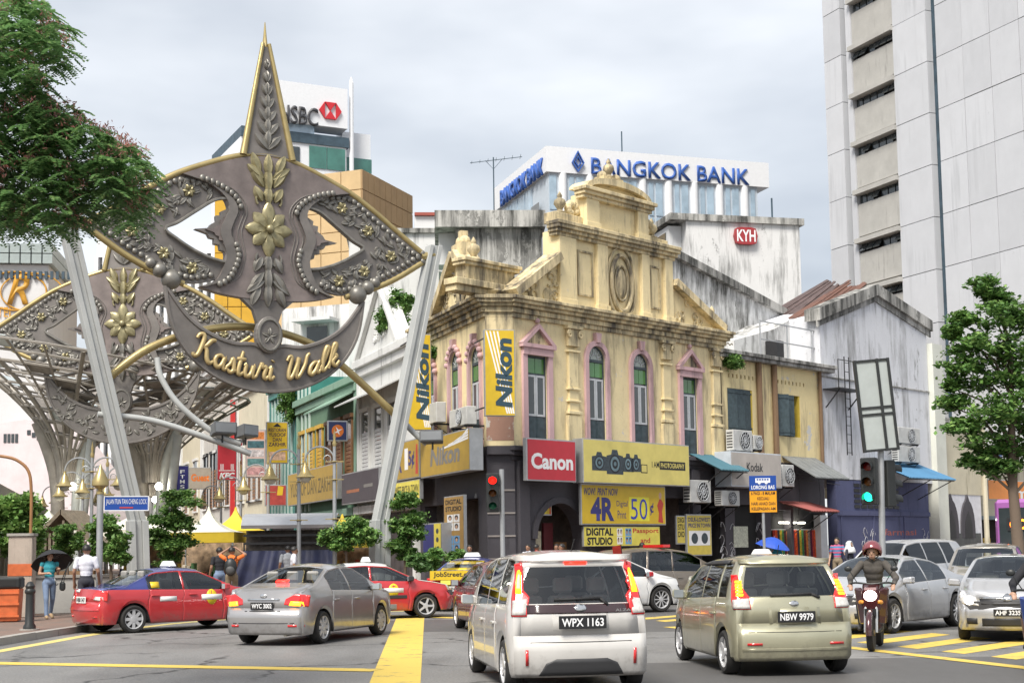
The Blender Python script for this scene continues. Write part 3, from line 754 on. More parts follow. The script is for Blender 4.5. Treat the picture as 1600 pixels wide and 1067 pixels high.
def urn(par, x, y, z, s):
    o_ = MB().lathe([(.0, 0), (.26, 0), (.3, .1), (.12, .2), (.16, .3), (.3, .5), (.26, .68), (.1, .8), (.13, .9), (.05, 1.05), (0, 1.12)], (x, y, z), 14).build('urn', YELM, par, smooth=50)
    o_.data.transform(Matrix.Translation((x, y, z)) @ Matrix.Scale(s, 4) @ Matrix.Translation((-x, -y, -z))); return o_
q = MB(); q.box(ucx-.6, ucx+.6, .1, .6, Z3+.2+rz, Z3+.4+rz); q.ball((ucx-.42, .35, Z3+.45+rz), .2); q.ball((ucx+.42, .35, Z3+.45+rz), .2); q.build('finial_base', YELM, shop)
urn(shop, ucx, .35, Z3+.4+rz, .75)
for (x0, x1, ux) in ((s0, u0_, XW(887, 312)), (u1_, s1, XW(1030, 345))):
    q = MB(); q.box(x0, x1, .1, .7, Z2+.3, Z2+.72 if x0 == s0 else Z2+.6)
    q.build('shoulder', YELM, shop, bevel=.02); urn(shop, ux, .4, Z2+(.72 if x0 == s0 else .6), .8)
    q = MB()
    for k in range(9):   # scroll leaning against the upper stage
        a = k*.55; rr = .5*(1-k/11); bx = (u0_-.42) if x0 == s0 else (u1_+.42); q.ball((bx+rr*math.cos(a)*.6, .35, Z2+.95+rr*math.sin(a)*.7), .16, 8, 6)
    q.build('scroll', YELM, shop, smooth=60)
# raking side triangles with relief
def raking(par, pts, name='raking_wall', y0=.05, y1=.55, cap=.22, mat=None):
    sil(name, mat or YEL, par, pts, y0, y1)
for (b0, b1, pk, sgn) in ((FR.X(802, 465), s0, FR.Z(880, 408), 1), (s1, FR.X(1126, 525), FR.Z(1051, 447), -1)):
    pts = [(b0, CORN1), (b1, CORN1), (b1, pk)] if sgn > 0 else [(b0, CORN1), (b1, CORN1), (b0, pk)]
    raking(shop, pts)
    lo = (b0, CORN1) if sgn > 0 else (b1, CORN1); hi = (b1, pk) if sgn > 0 else (b0, pk)
    d = Vector((hi[0]-lo[0], hi[1]-lo[1])); n = Vector((-d.y, d.x)).normalized()*(.3 if sgn > 0 else -.3)
    sil('raking_cornice', YELM, shop, [lo, hi, (hi[0]+n.x, hi[1]+n.y), (lo[0]+n.x, lo[1]+n.y)], -.3, .6)
    cxr, czr = (b0*.35+b1*.65, CORN1+(pk-CORN1)*.33) if sgn > 0 else (b0*.65+b1*.35, CORN1+(pk-CORN1)*.33)
    q = MB(); random.seed(5)
    for k in range(11):
        a0 = random.uniform(0, 6.28); ox, oz = random.uniform(-.9, .9), random.uniform(-.55, .5)
        if sgn*ox < -.3 and oz > .1: oz -= .5
        q.tube([(cxr+ox+.24*math.cos(a0+j*.5)*(1-j/14), .02, czr+oz+.24*math.sin(a0+j*.5)*(1-j/14)) for j in range(11)], .045, 5)
    q.build('scroll_relief', YELM, shop, smooth=60)
    MB().lathe([(.28, 0), (.28, .1), (0, .1)], (hi[0]-sgn*.55, .02, CORN1+.3), 12, 'y').build('rosette', YELM, shop)
urn(shop, FR.X(1122, 510), .3, CORN1+.05, 1.0)
# corner bay parapet and low roof behind it
mould(shop, -2.2, .9, CORN1+.05, CORN1+.5, [.05, .18], 'corner_parapet', y=.6, ret=.5)
MB().box(-1.6, .9, .7, 1.2, CORN1+.5, CORN1+1.05).build('corner_parapet', YELM, shop); mould(shop, -1.7, 1.0, CORN1+1.05, CORN1+1.3, [.12, .2], 'corner_parapet', y=.7, ret=.5)
urn(shop, -.9, 1., CORN1+1.3, .8)
ROOFM = M('zinc_roof', (.5, .5, .48), .5, .2, var=.15)
q = MB()
for i in range(14): q.box(.2+i*.42, .6+i*.42, 0, 3.6, 0, .05+.03*(i % 2))
o = q.build('roof_sheet', ROOFM, shop); o.location = (.5, 1.3, CORN1+.75); o.rotation_euler = (R(16), 0, 0)
MB().prism([(.8, CORN1), (7.5, CORN1), (5.5, CORN1+.7), (2.6, CORN1+.6)], 3.8, XE-.5, 'x').build('main_roof', plaster('old_roof_tiles', (.2, .13, .1), amount=.6), shop)
# --- chamfered corner between the two fronts
pL = FR.w(0); v1 = (_inv @ Vector((FL.x, FL.y, 0)))
def corner_quad(z0, z1, mat, name, out=0.):
    a = Vector((v1.x, v1.y)); b = Vector((0, 0)); d = (b-a).normalized(); n = Vector((d.y, -d.x))*out
    p = [(a+n).to_3d(), (b+n).to_3d(), Vector((b.x, b.y+1.2, 0)), Vector((a.x+.9, a.y+.9, 0))]
    return MB().hexa([(q.x, q.y, z0) for q in p] + [(q.x, q.y, z1) for q in p]).build(name, mat, shop)
corner_quad(LEDGE, CORN0, YEL, 'corner_wall', .02)
for k, (z0, z1, o_) in enumerate(((CORN0, CORN0+.17, .12), (CORN0+.171, CORN0+.34, .2), (CORN0+.341, CORN1-.5, .08), (CORN1-.499, CORN1-.37, .18), (CORN1-.369, CORN1-.25, .3), (CORN1-.249, CORN1-.12, .42), (CORN1-.119, CORN1+.01, .5))):
    corner_quad(z0, z1, YELM, 'corner_cornice', o_)
corner_quad(CORN0-.55, CORN0-.01, YELM, 'corner_capital', .14)
corner_quad(LEDGE+.2, LEDGE+1.1, plaster('exposed_brick', (.34, .2, .15), (.1, .08, .07), .5, peel=(.5, .48, .43), peel_amt=.7), 'broken_plaster', .03)
# --- street front (left)
XL = lambda px, py=600: FL.X(px, py)
xl0 = XL(655)
wl = [(XL(704), XL(719.5), FL.Z(712, 549), True), (XL(735.5), XL(752), FL.Z(743, 541), True), (XL(667), XL(681), FL.Z(674, 566), True)]
wb = MB(); wall_holes(wb, xl0, .02, LEDGE, CORN0, [(a, b, zw0, z) for a, b, z, _ in wl], 0, .4)
for a, b, z, ar in wl: arch_fill(wb, a, b, z, 0, .3)
wb.build('wall', YEL, left)
for a, b, z, ar in wl: window_unit(left, a, b, zw0, z, True, 'floral', .17)
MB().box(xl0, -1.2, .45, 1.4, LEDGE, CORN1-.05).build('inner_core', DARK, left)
mould(left, xl0, .05, CORN0, CORN0+.34, [.1, .18], 'architrave'); MB().box(xl0, .05, -.06, .3, CORN0+.34, CORN1-.5).build('frieze', YEL, left)
mould(left, xl0, .1, CORN1-.5, CORN1, [.16, .3, .42, .5], 'cornice')
pa, pb = XL(684, 498), XL(756, 465); apz = FL.Z(716, 402); apx = XL(716, 402)
sil('pediment', YEL, left, [(pa, CORN1), (pb, CORN1), (apx, apz)], .02, .6)
for lo in ((pa, CORN1), (pb, CORN1)):
    d = Vector((apx-lo[0], apz-lo[1])); n = Vector((-d.y, d.x)).normalized()*(.3 if lo[0] < apx else -.3)
    sil('raking_cornice', YELM, left, [(lo[0], lo[1]), (apx, apz), (apx+n.x, apz+n.y), (lo[0]+n.x, lo[1]+n.y)], -.32, .6)
ox, oz = XL(721, 450), FL.Z(721, 452)
q = MB(); q.tube([(ox+.32*math.cos(k*math.pi/12), -.02, oz+.72*math.sin(k*math.pi/12)) for k in range(25)], .09, 6); q.build('oval_frame', YELM, left)
sil('oval_opening', DARK, left, arc(ox, oz, .28, .66, 0, 2*math.pi, 20)[:-1], .0, .015)
q = MB(); random.seed(8)
for k in range(22):
    x = random.uniform(pa+.8, pb-.7); z = CORN1+random.uniform(.2, .9)
    q.tube([(x+.15*math.cos(j*.6+k)*(1-j/12), .0, z+.15*math.sin(j*.6+k)*(1-j/12)) for j in range(9)], .035, 5)
q.build('scroll_relief', YELM, left)
q = MB(); q.box(apx-.5, apx+.5, -.1, .5, apz+.0, apz+.5); q.ball((apx-.16, .2, apz+.6), .24); q.ball((apx+.2, .2, apz+.58), .22); q.box(apx-.14, apx+.14, .05, .35, apz+.5, apz+1.0); q.build('finial', YELM, left)
sil('roof_slope', YELM, left, [(apx, apz-.05), (pb-.3, CORN1+.3), (pb-.3, CORN1), (apx, CORN1)], .6, 1.2)
# --- ground floor: dark piers, arches and fascia
q = MB(); GF = LEDGE-.02
mould(shop, -.1, XE, LEDGE-.5, LEDGE, [.05, .16, .3], 'shop_ledge', mat=GREYP)
doors = [(1.05, 3.6, 3.3), (4.6, 10.2, 3.6), (10.9, 12.9, 3.5)]
wb = MB(); wall_holes(wb, -.02, XE, .13, LEDGE-.5, [(a, b, .13, z) for a, b, z in doors], 0, .5)
a, b, z = doors[0]; arch_fill(wb, a, b, z, 0, .5)
wb.build('shop_wall', GREYP, shop); MB().prism([(1, 1.6), (XE-.1, 1.6), (XE-.1, 6), (4, 6)], .13, LEDGE-.1, 'z').build('shop_interior', M('shop_interior', (.1, .08, .07), .8, var=.4), shop)
q = MB(); cxa = (a+b)/2; ha = (b-a)/2; o1 = arc(cxa, z-ha, ha+.22, ha+.22, 0, math.pi, 16); o2 = arc(cxa, z-ha, ha, ha, 0, math.pi, 16)
for k in range(16): q.prism([o1[k], o1[k+1], o2[k+1], o2[k]], -.1, .01, 'y')
q.build('arch_moulding', GREYP, shop)
for x in (.1, 3.9, 10.3): MB().box(x, x+.55, -.14, .01, .13, LEDGE-.5).build('pier', GREYP, shop, bevel=.02)
corner_quad(.13, LEDGE-.3, GREYP, 'corner_pier', .03); corner_quad(LEDGE-.299, LEDGE, GREYP, 'corner_ledge', .22)
for k in range(5): corner_quad(.5+k*.8, .56+k*.8, M('pier_grey_edge', (.3, .27, .25), .8), 'rustication_band', .06)
# goods, counters and posters in the doorways
for (x0, x1, z0, z1, m_) in ((1.2, 2.1, .13, 2.3, M('poster_cream', (.55, .5, .36), .7, var=.3, scale=9)), (2.25, 2.75, .13, 2.6, M('door_maroon', (.12, .02, .025), .5)), (2.9, 3.5, .13, 1.9, M('door_wood', (.3, .17, .08), .6))):
    MB().box(x0, x1, .7, .8, z0, z1).build('door_panel', m_, shop)
# street side ground floor
wb = MB(); wall_holes(wb, xl0, .02, .13, LEDGE, [(xl0+.6, xl0+3.0, .13, 3.4), (xl0+3.6, -.9, .13, 3.5)], 0, .5); wb.build('shop_wall', GREYP, left)
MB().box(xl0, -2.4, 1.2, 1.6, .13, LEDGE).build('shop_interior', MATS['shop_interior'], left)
# ================================================================== signs, air conditioners
def root_at(fr, name, label, cat, group=None): return thing(name, label, cat, (fr.x, fr.y, 0), fr.a, group)
def signboard(fr, label, px0, px1, pyt, pyb, off, face, depth=.18, edge=None, name='shop_sign', cat='sign', group=None, border=.05):
    r = root_at(fr, name, label, cat, group); pm = (px0+px1)/2; ym = (pyt+pyb)/2
    x0, x1 = fr.X(px0, ym, off), fr.X(px1, ym, off); z0, z1 = fr.Z(pm, pyb, off), fr.Z(pm, pyt, off)
    MB().box(x0, x1, off, off+depth, z0, z1).build('sign_case', edge or ALU, r, bevel=.01)
    MB().box(x0+border, x1-border, off-.012, off-.002, z0+border, z1-border).build('sign_face', face, r)
    def put(s, fx0, fx1, fz0, fz1, mat, **k):
        return lettering(r, s, mat, x0+(x1-x0)*fx0, x0+(x1-x0)*fx1, z0+(z1-z0)*fz0, z0+(z1-z0)*fz1, off-.016, **k)
    def rect(fx0, fx1, fz0, fz1, mat, name='sign_panel', dy=.0):
        return MB().box(x0+(x1-x0)*fx0, x0+(x1-x0)*fx1, off-.0155-dy, off-.0125-dy, z0+(z1-z0)*fz0, z0+(z1-z0)*fz1).build(name, mat, r)
    def shape(pts, mat, name='sign_motif', dy=0.):
        return sil(name, mat, r, [(x0+(x1-x0)*a, z0+(z1-z0)*b) for a, b in pts], off-.0155-dy, off-.0125-dy)
    return r, put, rect, shape
def aircon(fr, label, px0, px1, pyt, pyb, off=-.75):
    r = root_at(fr, 'air_conditioner', label, 'air conditioner', 'outdoor air conditioner units on the fronts'); ym = (pyt+pyb)/2
    x0, x1 = fr.X(px0, ym, off), fr.X(px1, ym, off); z0, z1 = fr.Z((px0+px1)/2, pyb, off), fr.Z((px0+px1)/2, pyt, off)
    w, h = x1-x0, z1-z0
    MB().box(x0, x1, off, off+.38, z0, z1).build('casing', M('air_conditioner_white', (.5, .5, .48), .5, var=.15), r, bevel=.02)
    cx, cz, rr = x0+w*.58, (z0+z1)/2, min(w*.38, h*.42)
    MB().lathe([(0, 0), (rr, 0), (rr, .02), (0, .02)], (cx, off-.03, cz), 18, 'y').build('fan_opening', BLK, r)
    q = MB()
    for k in (.33, .66, 1): q.tube([(cx+rr*k*math.cos(a), off-.045, cz+rr*k*math.sin(a)) for a in [i*math.pi/9 for i in range(19)]], .012, 4)
    for k in range(6): a = k*math.pi/6; q.tube([(cx-rr*math.cos(a), off-.045, cz-rr*math.sin(a)), (cx+rr*math.cos(a), off-.045, cz+rr*math.sin(a))], .009, 4)
    q.build('fan_grille', FRAME_W, r)
    q = MB()
    for k in range(6): q.box(x0-.004, x0+.002, off+.05, off+.33, z0+h*(.12+k*.14), z0+h*(.18+k*.14))
    q.build('side_louvre', BLK, r)
    q = MB()
    for x in (x0+w*.12, x1-w*.12): q.box(x-.02, x+.02, off-.02, -.02, z0-.07, z0-.005); q.tube([(x, off, z0-.05), (x, -.03, z0-.5)], .018, 5)
    q.build('bracket', BLK, r)
    return r
SIGNY = M('sign_yellow', (.62, .42, .02), .45, var=.08); SIGNO = M('sign_ochre', (.42, .27, .035), .45, var=.1); NAVY = M('sign_navy', (.03, .03, .16), .45)
TEAL_INK = M('teal_ink', (.025, .06, .085), .5); PALEY = M('sign_pale_yellow', (.66, .56, .16), .45, var=.12, scale=1.2); SIGNR = M('sign_red', (.5, .03, .045), .45, var=.06)
SKINP = M('print_skin', (.55, .35, .25), .6); PRINT_R = M('print_red', (.5, .05, .03), .5)
# Canon
r, put, rect, shape = signboard(FR, 'square red sign with white lettering over the shop corner', 823, 900, 686, 752, -.75, SIGNR, edge=ALU)
put('Canon', .08, .93, .28, .66, WHT, bold=.035)
# camera sign
r, put, rect, shape = signboard(FR, 'wide pale yellow light box printed with a row of cameras', 911, 1077, 690, 757, -.8, PALEY, .5, border=.04)
def camera_print(shape, cx, cz, w, h, mats):
    body, lens = mats
    shape([(cx-w*.5, cz-h*.5), (cx+w*.5, cz-h*.5), (cx+w*.5, cz+h*.25), (cx+w*.22, cz+h*.3), (cx+w*.15, cz+h*.5), (cx-w*.15, cz+h*.5), (cx-w*.22, cz+h*.3), (cx-w*.5, cz+h*.25)], body, 'printed_camera')
    for k, (s_, m_) in enumerate(((.33, INK), (.27, lens), (.17, INK), (.08, lens))): shape([(cx+w*s_*math.cos(a), cz-h*.08+h*s_*1.15*math.sin(a)) for a in [i*math.pi/10 for i in range(20)]], m_, 'printed_lens', .002*(k+1))
CB = M('print_camera_body', (.035, .05, .06), .4, var=.4, scale=12); CL = M('print_lens', (.12, .19, .22), .3, var=.3)
for cx, w, h in ((.14, .13, .42), (.28, .15, .56), (.40, .1, .42), (.475, .09, .4)): camera_print(shape, cx, .5, w, h, (CB, CL))
rect(.52, .58, .28, .48, INK); rect(.526, .574, .3, .46, PALEY, dy=.002); put('I AM', .625, .695, .42, .56, INK, bold=.01)
rect(.7, .955, .38, .58, INK); put('PHOTOGRAPHY', .71, .945, .42, .54, PALEY, bold=.02).location = (0, -.004, 0)
# price signs
def price(fr, label, px0, px1, pyt, pyb, off, big=True):
    r, put, rect, shape = signboard(fr, label, px0, px1, pyt, pyb, off, SIGNY, .12)
    if big: put('WOW!  PRINT NOW', .03, .42, .72, .9, NAVY, shear=.2, bold=.02)
    put('4R', .1, .37, .1, .68, NAVY, bold=.04)
    put('Digital', .4, .53, .42, .6, NAVY, bold=0); put('Print', .41, .51, .16, .36, NAVY, bold=0)
    rect(.55, .79, .1, .7, M('print_lemon', (.75, .68, .05), .5)); o = put('50', .565, .765, .14, .66, M('print_blue', (.03, .05, .4), .5), bold=-.005); o.location = (0, -.005, 0); put('¢', .8, .845, .25, .56, NAVY, bold=.02)
    shape([(.9, .08), (.96, .06), (.95, .35), (.97, .55), (.94, .66), (.92, .66), (.89, .5), (.91, .3)], PRINT_R, 'printed_figure'); shape([(.93+.018*math.cos(a), .75+.09*math.sin(a)) for a in [i*math.pi/6 for i in range(12)]], SKINP, 'printed_head')
    return r
price(FR, 'large yellow price board below the camera light box', 908, 1040, 757, 820, -.55)
price(FR, 'small yellow price board hung in the arched doorway', 819, 862, 773, 805, .1, False)
r, put, rect, shape = signboard(FR, 'yellow board with bold studio lettering and passport photo samples', 912, 1031, 822, 853, -.5, M('sign_lemon', (.72, .62, .1), .5), .1, border=.02)
put('DIGITAL', .03, .37, .54, .92, INK, bold=.04); put('STUDIO', .04, .36, .08, .46, INK, bold=.04)
put('Passport', .63, .98, .6, .9, PRINT_R, bold=.02); put('and', .73, .86, .15, .42, PRINT_R, bold=.02)
def photos(rect, shape, x0, z0, w, h, bg):
    for i in range(2):
        for j in range(2):
            a, b = x0+i*w*.52, z0+j*h*.52
            rect(a, a+w*.48, b, b+h*.48, bg, 'photo_sample'); shape([(a+w*.24+w*.14*math.cos(t_), b+h*.27+h*.16*math.sin(t_)) for t_ in [k*math.pi/6 for k in range(12)]], INK, 'photo_hair', .003)
            shape([(a+w*.24+w*.09*math.cos(t_), b+h*.22+h*.11*math.sin(t_)) for t_ in [k*math.pi/6 for k in range(12)]], SKINP, 'photo_face', .005)
photos(rect, shape, .42, .1, .07, .8, WHT); photos(rect, shape, .53, .1, .08, .8, M('print_sky_blue', (.15, .35, .6), .5))
# upright boards
def upright(fr, label, px0, px1, pyt, pyb, off, face):
    r, put, rect, shape = signboard(fr, label, px0, px1, pyt, pyb, off, face, .12, name='standing_board', cat='board')
    put('DIGITAL', .1, .9, .86, .94, INK, bold=.03); put('STUDIO', .1, .9, .75, .83, INK, bold=.03)
    photos(rect, shape, .18, .44, .62, .26, WHT); photos(rect, shape, .18, .1, .62, .26, M('print_sky_blue', (.15, .35, .6), .5))
upright(FL, 'tall brown upright board with passport photo samples beside the corner', 694, 725, 774, 872, -.6, M('board_brown', (.4, .24, .07), .5, var=.1))
r, put, rect, shape = signboard(FL, 'slim blue and yellow upright light box by the clipped shrub', 661, 690, 817, 875, -1.0, M('light_box_blue', (.02, .025, .16), .4), .4, name='standing_board', cat='board'); rect(.62, .98, .02, .98, M('light_box_yellow', (.75, .62, .08), .4)); [shape([(.8+.07*math.cos(a), z_+.07*math.sin(a)) for a in [i*math.pi/6 for i in range(12)]], CB, 'printed_camera', .004) for z_ in (.3, .55, .78)]
r, put, rect, shape = signboard(FR, 'yellow upright board with dark camera prints beside the railings', 1073, 1112, 803, 868, -.35, M('board_yellow', (.6, .48, .08), .5), .1, name='standing_board', cat='board')
put('DSLR-LOWEST', .06, .94, .82, .92, NAVY, bold=.02); put('PRICE IN TOWN', .06, .94, .68, .78, NAVY, bold=.02); rect(.08, .92, .25, .6, WHT)
for cx in (.3, .7): shape([(cx+.13*math.cos(a), .42+.13*math.sin(a)) for a in [i*math.pi/8 for i in range(16)]], CB, 'printed_camera', .004)
r, put, rect, shape = signboard(FR, 'narrow yellow board with sideways studio lettering', 1057, 1071, 805, 850, -.3, M('board_yellow', (.6, .48, .08), .5), .08, name='standing_board', cat='board')
put('DIGI', .15, .85, .75, .92, INK, bold=.02); put('STU', .15, .85, .5, .7, INK, bold=.02); put('DIO', .15, .85, .25, .45, INK, bold=.02)
# street side signs
r, put, rect, shape = signboard(FL, 'ochre light box with grey lettering on the street front', 657, 734, 678, 741, -.8, SIGNO, .5)
put('Nikon', .22, .82, .25, .72, M('letter_grey', (.2, .19, .18), .5), shear=.12, bold=.04)
for k in range(4): shape([(.45+k*.12, .62+k*.05), (.98, .75+k*.07), (.98, .8+k*.07), (.47+k*.12, .67+k*.05)], WHT, 'sign_ray')
r, put, rect, shape = signboard(FL, 'ochre price sign with a figure in red next to the grey lettered box', 604, 655, 690, 750, -.75, SIGNO, .3)
put('4R', .22, .5, .2, .65, NAVY, bold=.04); rect(.58, .68, .25, .8, WHT); put('5¢', .69, .87, .25, .72, NAVY, bold=.03); shape([(.9, .1), (.97, .1), (.96, .85), (.92, .85)], PRINT_R)
r, put, rect, shape = signboard(FL, 'bright yellow strip sign about lowest prices', 598, 656, 752, 783, -.7, M('sign_lemon', (.72, .62, .1), .5), .15)
put('DSLR - LOWEST PRICE IN TOWN', .12, .97, .35, .75, INK, bold=.01)
# hanging banners (each juts out square to its wall)
def banner(fr, label, px0, px1, pyt, pyb, Y):
    p = at((px0+px1)/2, pyt, Y); f2 = Frame(p.x, p.y, R(12)); r, put, rect, shape = signboard(f2, label, px0, px1, pyt, pyb, 0, SIGNY, .2, name='hanging_banner', cat='banner', border=.03)
    for k in range(4): shape([(.05+k*.12, .98), (.1+k*.12, .98), (.75+k*.07, .03), (.7+k*.07, .03)], WHT, 'sign_ray')
    me = text_mesh('Nikon', .04, .1); n = len(me.vertices); co = np.empty(n*3); me.vertices.foreach_get('co', co); co = co.reshape(-1, 3); lo, hi = co.min(0), co.max(0)
    ym = (pyt+pyb)/2; x0, x1 = f2.X(px0, ym), f2.X(px1, ym); z0, z1 = f2.Z((px0+px1)/2, pyb), f2.Z((px0+px1)/2, pyt); q = co.copy()
    q[:, 2] = z0+(z1-z0)*(.1+.8*(co[:, 0]-lo[0])/(hi[0]-lo[0])); q[:, 0] = x0+(x1-x0)*(.9-.55*(co[:, 1]-lo[1])/(hi[1]-lo[1])); q[:, 1] = -.025
    me.vertices.foreach_set('co', q.ravel()); me.update(); link_mesh('lettering', me, TEAL_INK, r)
    MB().tube([(x0, .1, z1-.3), (x0-.1, 1.2, z1-.3)], .03, 6).build('bracket', BLK, r); MB().tube([(x0, .1, z0+.3), (x0-.1, 1.2, z0+.3)], .03, 6).build('bracket', BLK, r)
banner(FL, 'yellow vertical banner with dark sideways lettering fixed to the building corner', 757, 805, 515, 650, 48.0)
banner(FL, 'yellow vertical banner behind the sloping gate leg', 637, 674, 522, 672, 53.5)

# ================================================================== lower yellow annex
AX0, AX1 = XE+.05, FR.X(1284, 640); FRa = FR.shifted(AX0); AL = AX1-AX0
ax = root_at(FRa, 'yellow_annex', 'plain yellow two-storey annex with slate grey shutters and peeling paint', 'building')
AT = FR.Z(1215, 572); 
aw = [(FRa.X(1137, 640), FRa.X(1176, 640), FR.Z(1156, 675), FR.Z(1156, 608)), (FRa.X(1214, 640), FRa.X(1250, 640), FR.Z(1232, 682), FR.Z(1232, 617))]
YEL2 = plaster('yellow_plaster_annex', (.78, .65, .36), (.25, .2, .14), .55, peel=(.55, .54, .52), peel_amt=.3, fine=.1)
vents = []
for (a, b, c, d) in aw:
    for k in range(8): vents.append((a+.1+k*.3, a+.2+k*.3, d+.45, d+.62))
wb = MB(); wall_holes(wb, 0, AL, LEDGE, AT, aw+vents, 0, .35); wb.build('wall', YEL2, ax)
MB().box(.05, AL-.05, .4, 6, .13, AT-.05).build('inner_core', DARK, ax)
mould(ax, -.05, AL+.5, AT, AT+.32, [.35, .45], 'roof_ledge', mat=W_CONC, ret=6)
for k, (a, b, c, d) in enumerate(aw):
    w = (b-a)/3; fr_ = MB().box(a, b, .28, .34, c, d).build('window', GL_DK, ax)
    MB().box(b-.1, b, .02, .27, c, d).build('reveal_paint', M('reveal_yellow', (.55, .4, .05), .7), fr_)
    for j, (xx, ang) in enumerate(((a, -8 if k == 0 else -28), (a+w, -4 if k == 0 else -10), (b-w, 5 if k == 0 else 55))):
        s_ = MB().box(0, w-.03, -.02, .02, c+.02, d-.02); 
        for z in (c+.15, d-.2): s_.box(.02, w-.05, -.045, -.021, z, z+.07)
        o = s_.build('shutter', SHUT, fr_); o.location = (xx, .0, 0); o.rotation_euler = (0, 0, R(ang))
BRN = plaster('rusty_pipe', (.2, .13, .08), amount=.5)
for px in (1184, 1208, 1279): x = FRa.X(px, 640); MB().tube([(x, -.12, LEDGE), (x, -.12, AT)], .13 if px != 1279 else .09, 8).build('drain_pipe', BRN, ax)
q = MB(); z0 = AT+.32
for px in (1198, 1240, 1278): x = FRa.X(px, 560); q.tube([(x, .3, z0), (x, .3, z0+1.7)], .035, 6)
for z in (z0+.85, z0+1.65): q.tube([(FRa.X(1198, 560), .3, z), (FRa.X(1284, 560), .3, z)], .03, 6)
o = q.build('roof_railing', ALU, ax)
MB().box(FRa.X(1240, 560)+.2, FRa.X(1240, 560)+.8, 1, 1.6, z0, z0+1.1).build('water_tank', BLK, ax)
wb = MB(); wall_holes(wb, 0, AL, .13, LEDGE, [(.7, 2.9, .13, 3.4), (3.4, 5.0, .13, 3.2), (5.2, AL-.3, .13, 3.4)], 0, .5); wb.build('shop_wall', GREYP, ax)
# stained party wall sloping down behind
fp = FR; pw = root_at(FR, 'party_wall', 'sloping stained white party wall with a black weathered coping', 'wall')
P1 = [FR.pl(1046, 400, 4), FR.pl(1160, 460, 4), FR.pl(1271, 520, 4), FR.pl(1320, 566, 4), (FR.X(1320, 566, 4), CORN1-3.5), (FR.X(1046, 400, 4), CORN1-3.5)]
W_PARTY = plaster('party_wall_white', (.68, .68, .67), (.09, .088, .08), .88, fine=.05, streak=.45)
sil('wall', W_PARTY, pw, P1, 4, 4.5)
for i in range(3):
    a, b = Vector(P1[i]), Vector(P1[i+1]); n = Vector((0, .36)); sil('coping', W_CONC, pw, [tuple(a), tuple(b), tuple(b+n), tuple(a+n)], 3.75, 4.75)
MB().box(P1[0][0]-1.5, P1[0][0], 4.05, 4.45, CORN1-3, P1[0][1]).build('wall_end', W_PARTY, pw)

# ================================================================== white gabled shop with the blue front
GX0, GX1 = AX1+.05, FR.X(1452, 640); FG = FR.shifted(GX0); GLn = GX1-GX0
gw = root_at(FG, 'white_gabled_shop', 'tall white gabled shop with a blue ground floor and rusty broken roof', 'building')
W_G = plaster('gable_white', (.66, .67, .7), (.26, .26, .26), .7, fine=.05, peel=(.42, .38, .34), peel_amt=.08)
gz0 = FG.Z(1296, 500); ga = FG.pl(1366, 462); ge = FG.pl(1447, 510)
wb = MB().prism([(0, LEDGE-.6), (GLn, LEDGE-.6), (GLn, ge[1]), ga, (0, gz0)], 0, 8, 'y'); wb.build('wall', W_G, gw)
for a, b in (((-.3, gz0-.15), ga), (ga, (GLn+.35, ge[1]-.25))):
    a, b = Vector(a), Vector(b); n = Vector((0, .55)); sil('coping', W_CONC, gw, [tuple(a), tuple(b), tuple(b+n), tuple(a+n)], -.22, .6)
    n2 = Vector((0, -.3)); sil('coping_band', W_CONC, gw, [tuple(a+n2), tuple(b+n2), tuple(b), tuple(a)], -.08, -.002)
RUST = plaster('rusty_roof', (.16, .085, .065), (.05, .04, .04), .6)
random.seed(11)
def fpt(px, py, off): x, z = FG.pl(px, py, off); return Vector((x, off, z))
for (c4_, n_, m_) in (((fpt(1208, 490, 4.8), fpt(1250, 503, 2.2), fpt(1308, 450, 2.2), fpt(1290, 442, 4.8)), 7, M('roof_dark_rust', (.09, .06, .055), .7, var=.4, scale=3)), ((fpt(1232, 502, 2.3), fpt(1276, 516, .3), fpt(1352, 449, .3), fpt(1316, 448, 2.3)), 9, RUST)):
    a, b, c, d = c4_
    for k in range(n_):
        u0, u1 = k/n_, (k+1.12)/n_; h = Vector((0, 0, .05+random.uniform(0, .12))); e = random.uniform(-.06, .08); P = [a.lerp(b, u0), a.lerp(b, u1), d.lerp(c, u1), d.lerp(c, u0)]; P[2] = P[2]+(P[2]-P[1])*e; P[3] = P[3]+(P[3]-P[0])*e
        MB().hexa([tuple(p+h) for p in P]+[tuple(p+h+Vector((0, 0, .05))) for p in P]).build('roof_sheet', m_, gw)
MB().prism([(-4.6, gz0-3.8), (.0, gz0-3.8), (0, gz0+.1), (-1.4, gz0-.5), (-4.6, gz0-1.3)], 1.6, 6, 'y').build('side_wall', W_PARTY, gw)
MB().box(0, GLn, -.05, -.001, FG.Z(1380, 603), FG.Z(1380, 601)).build('wall_crack_joint', W_CONC, gw)
MB().box(GLn+.02, GLn+1.1, -.3, 6, 0, ge[1]-.9).build('end_pier', plaster('pier_cream', (.66, .67, .6), (.2, .22, .18), .4), gw)
BLUEW = plaster('blue_shop_paint', (.1, .11, .2), (.04, .045, .08), .5, peel=(.35, .36, .42), peel_amt=.06)
bx0, bx1 = FG.X(1308, 800), FG.X(1452, 800)
MB().box(bx0, bx1, .02, .5, .13, LEDGE-.62).build('shop_front', BLUEW, gw)
for k in range(3):
    xx = bx0+.3+k*(bx1-bx0)/3; MB().box(xx, xx+.08, -.03, .018, .13, 3.0).build('shutter_rail', BLUEW, gw)
MB().box(bx0, bx1, -.06, .018, 3.0, 3.22).build('fascia', BLUEW, gw)
for i in range(5):
    for j in range(7): MB().box(bx0+1.6+j*.62, bx0+1.6+j*.62+.5, -.02, .018, 3.35+i*.25, 3.5+i*.25).build('vent_block', BLK, gw)
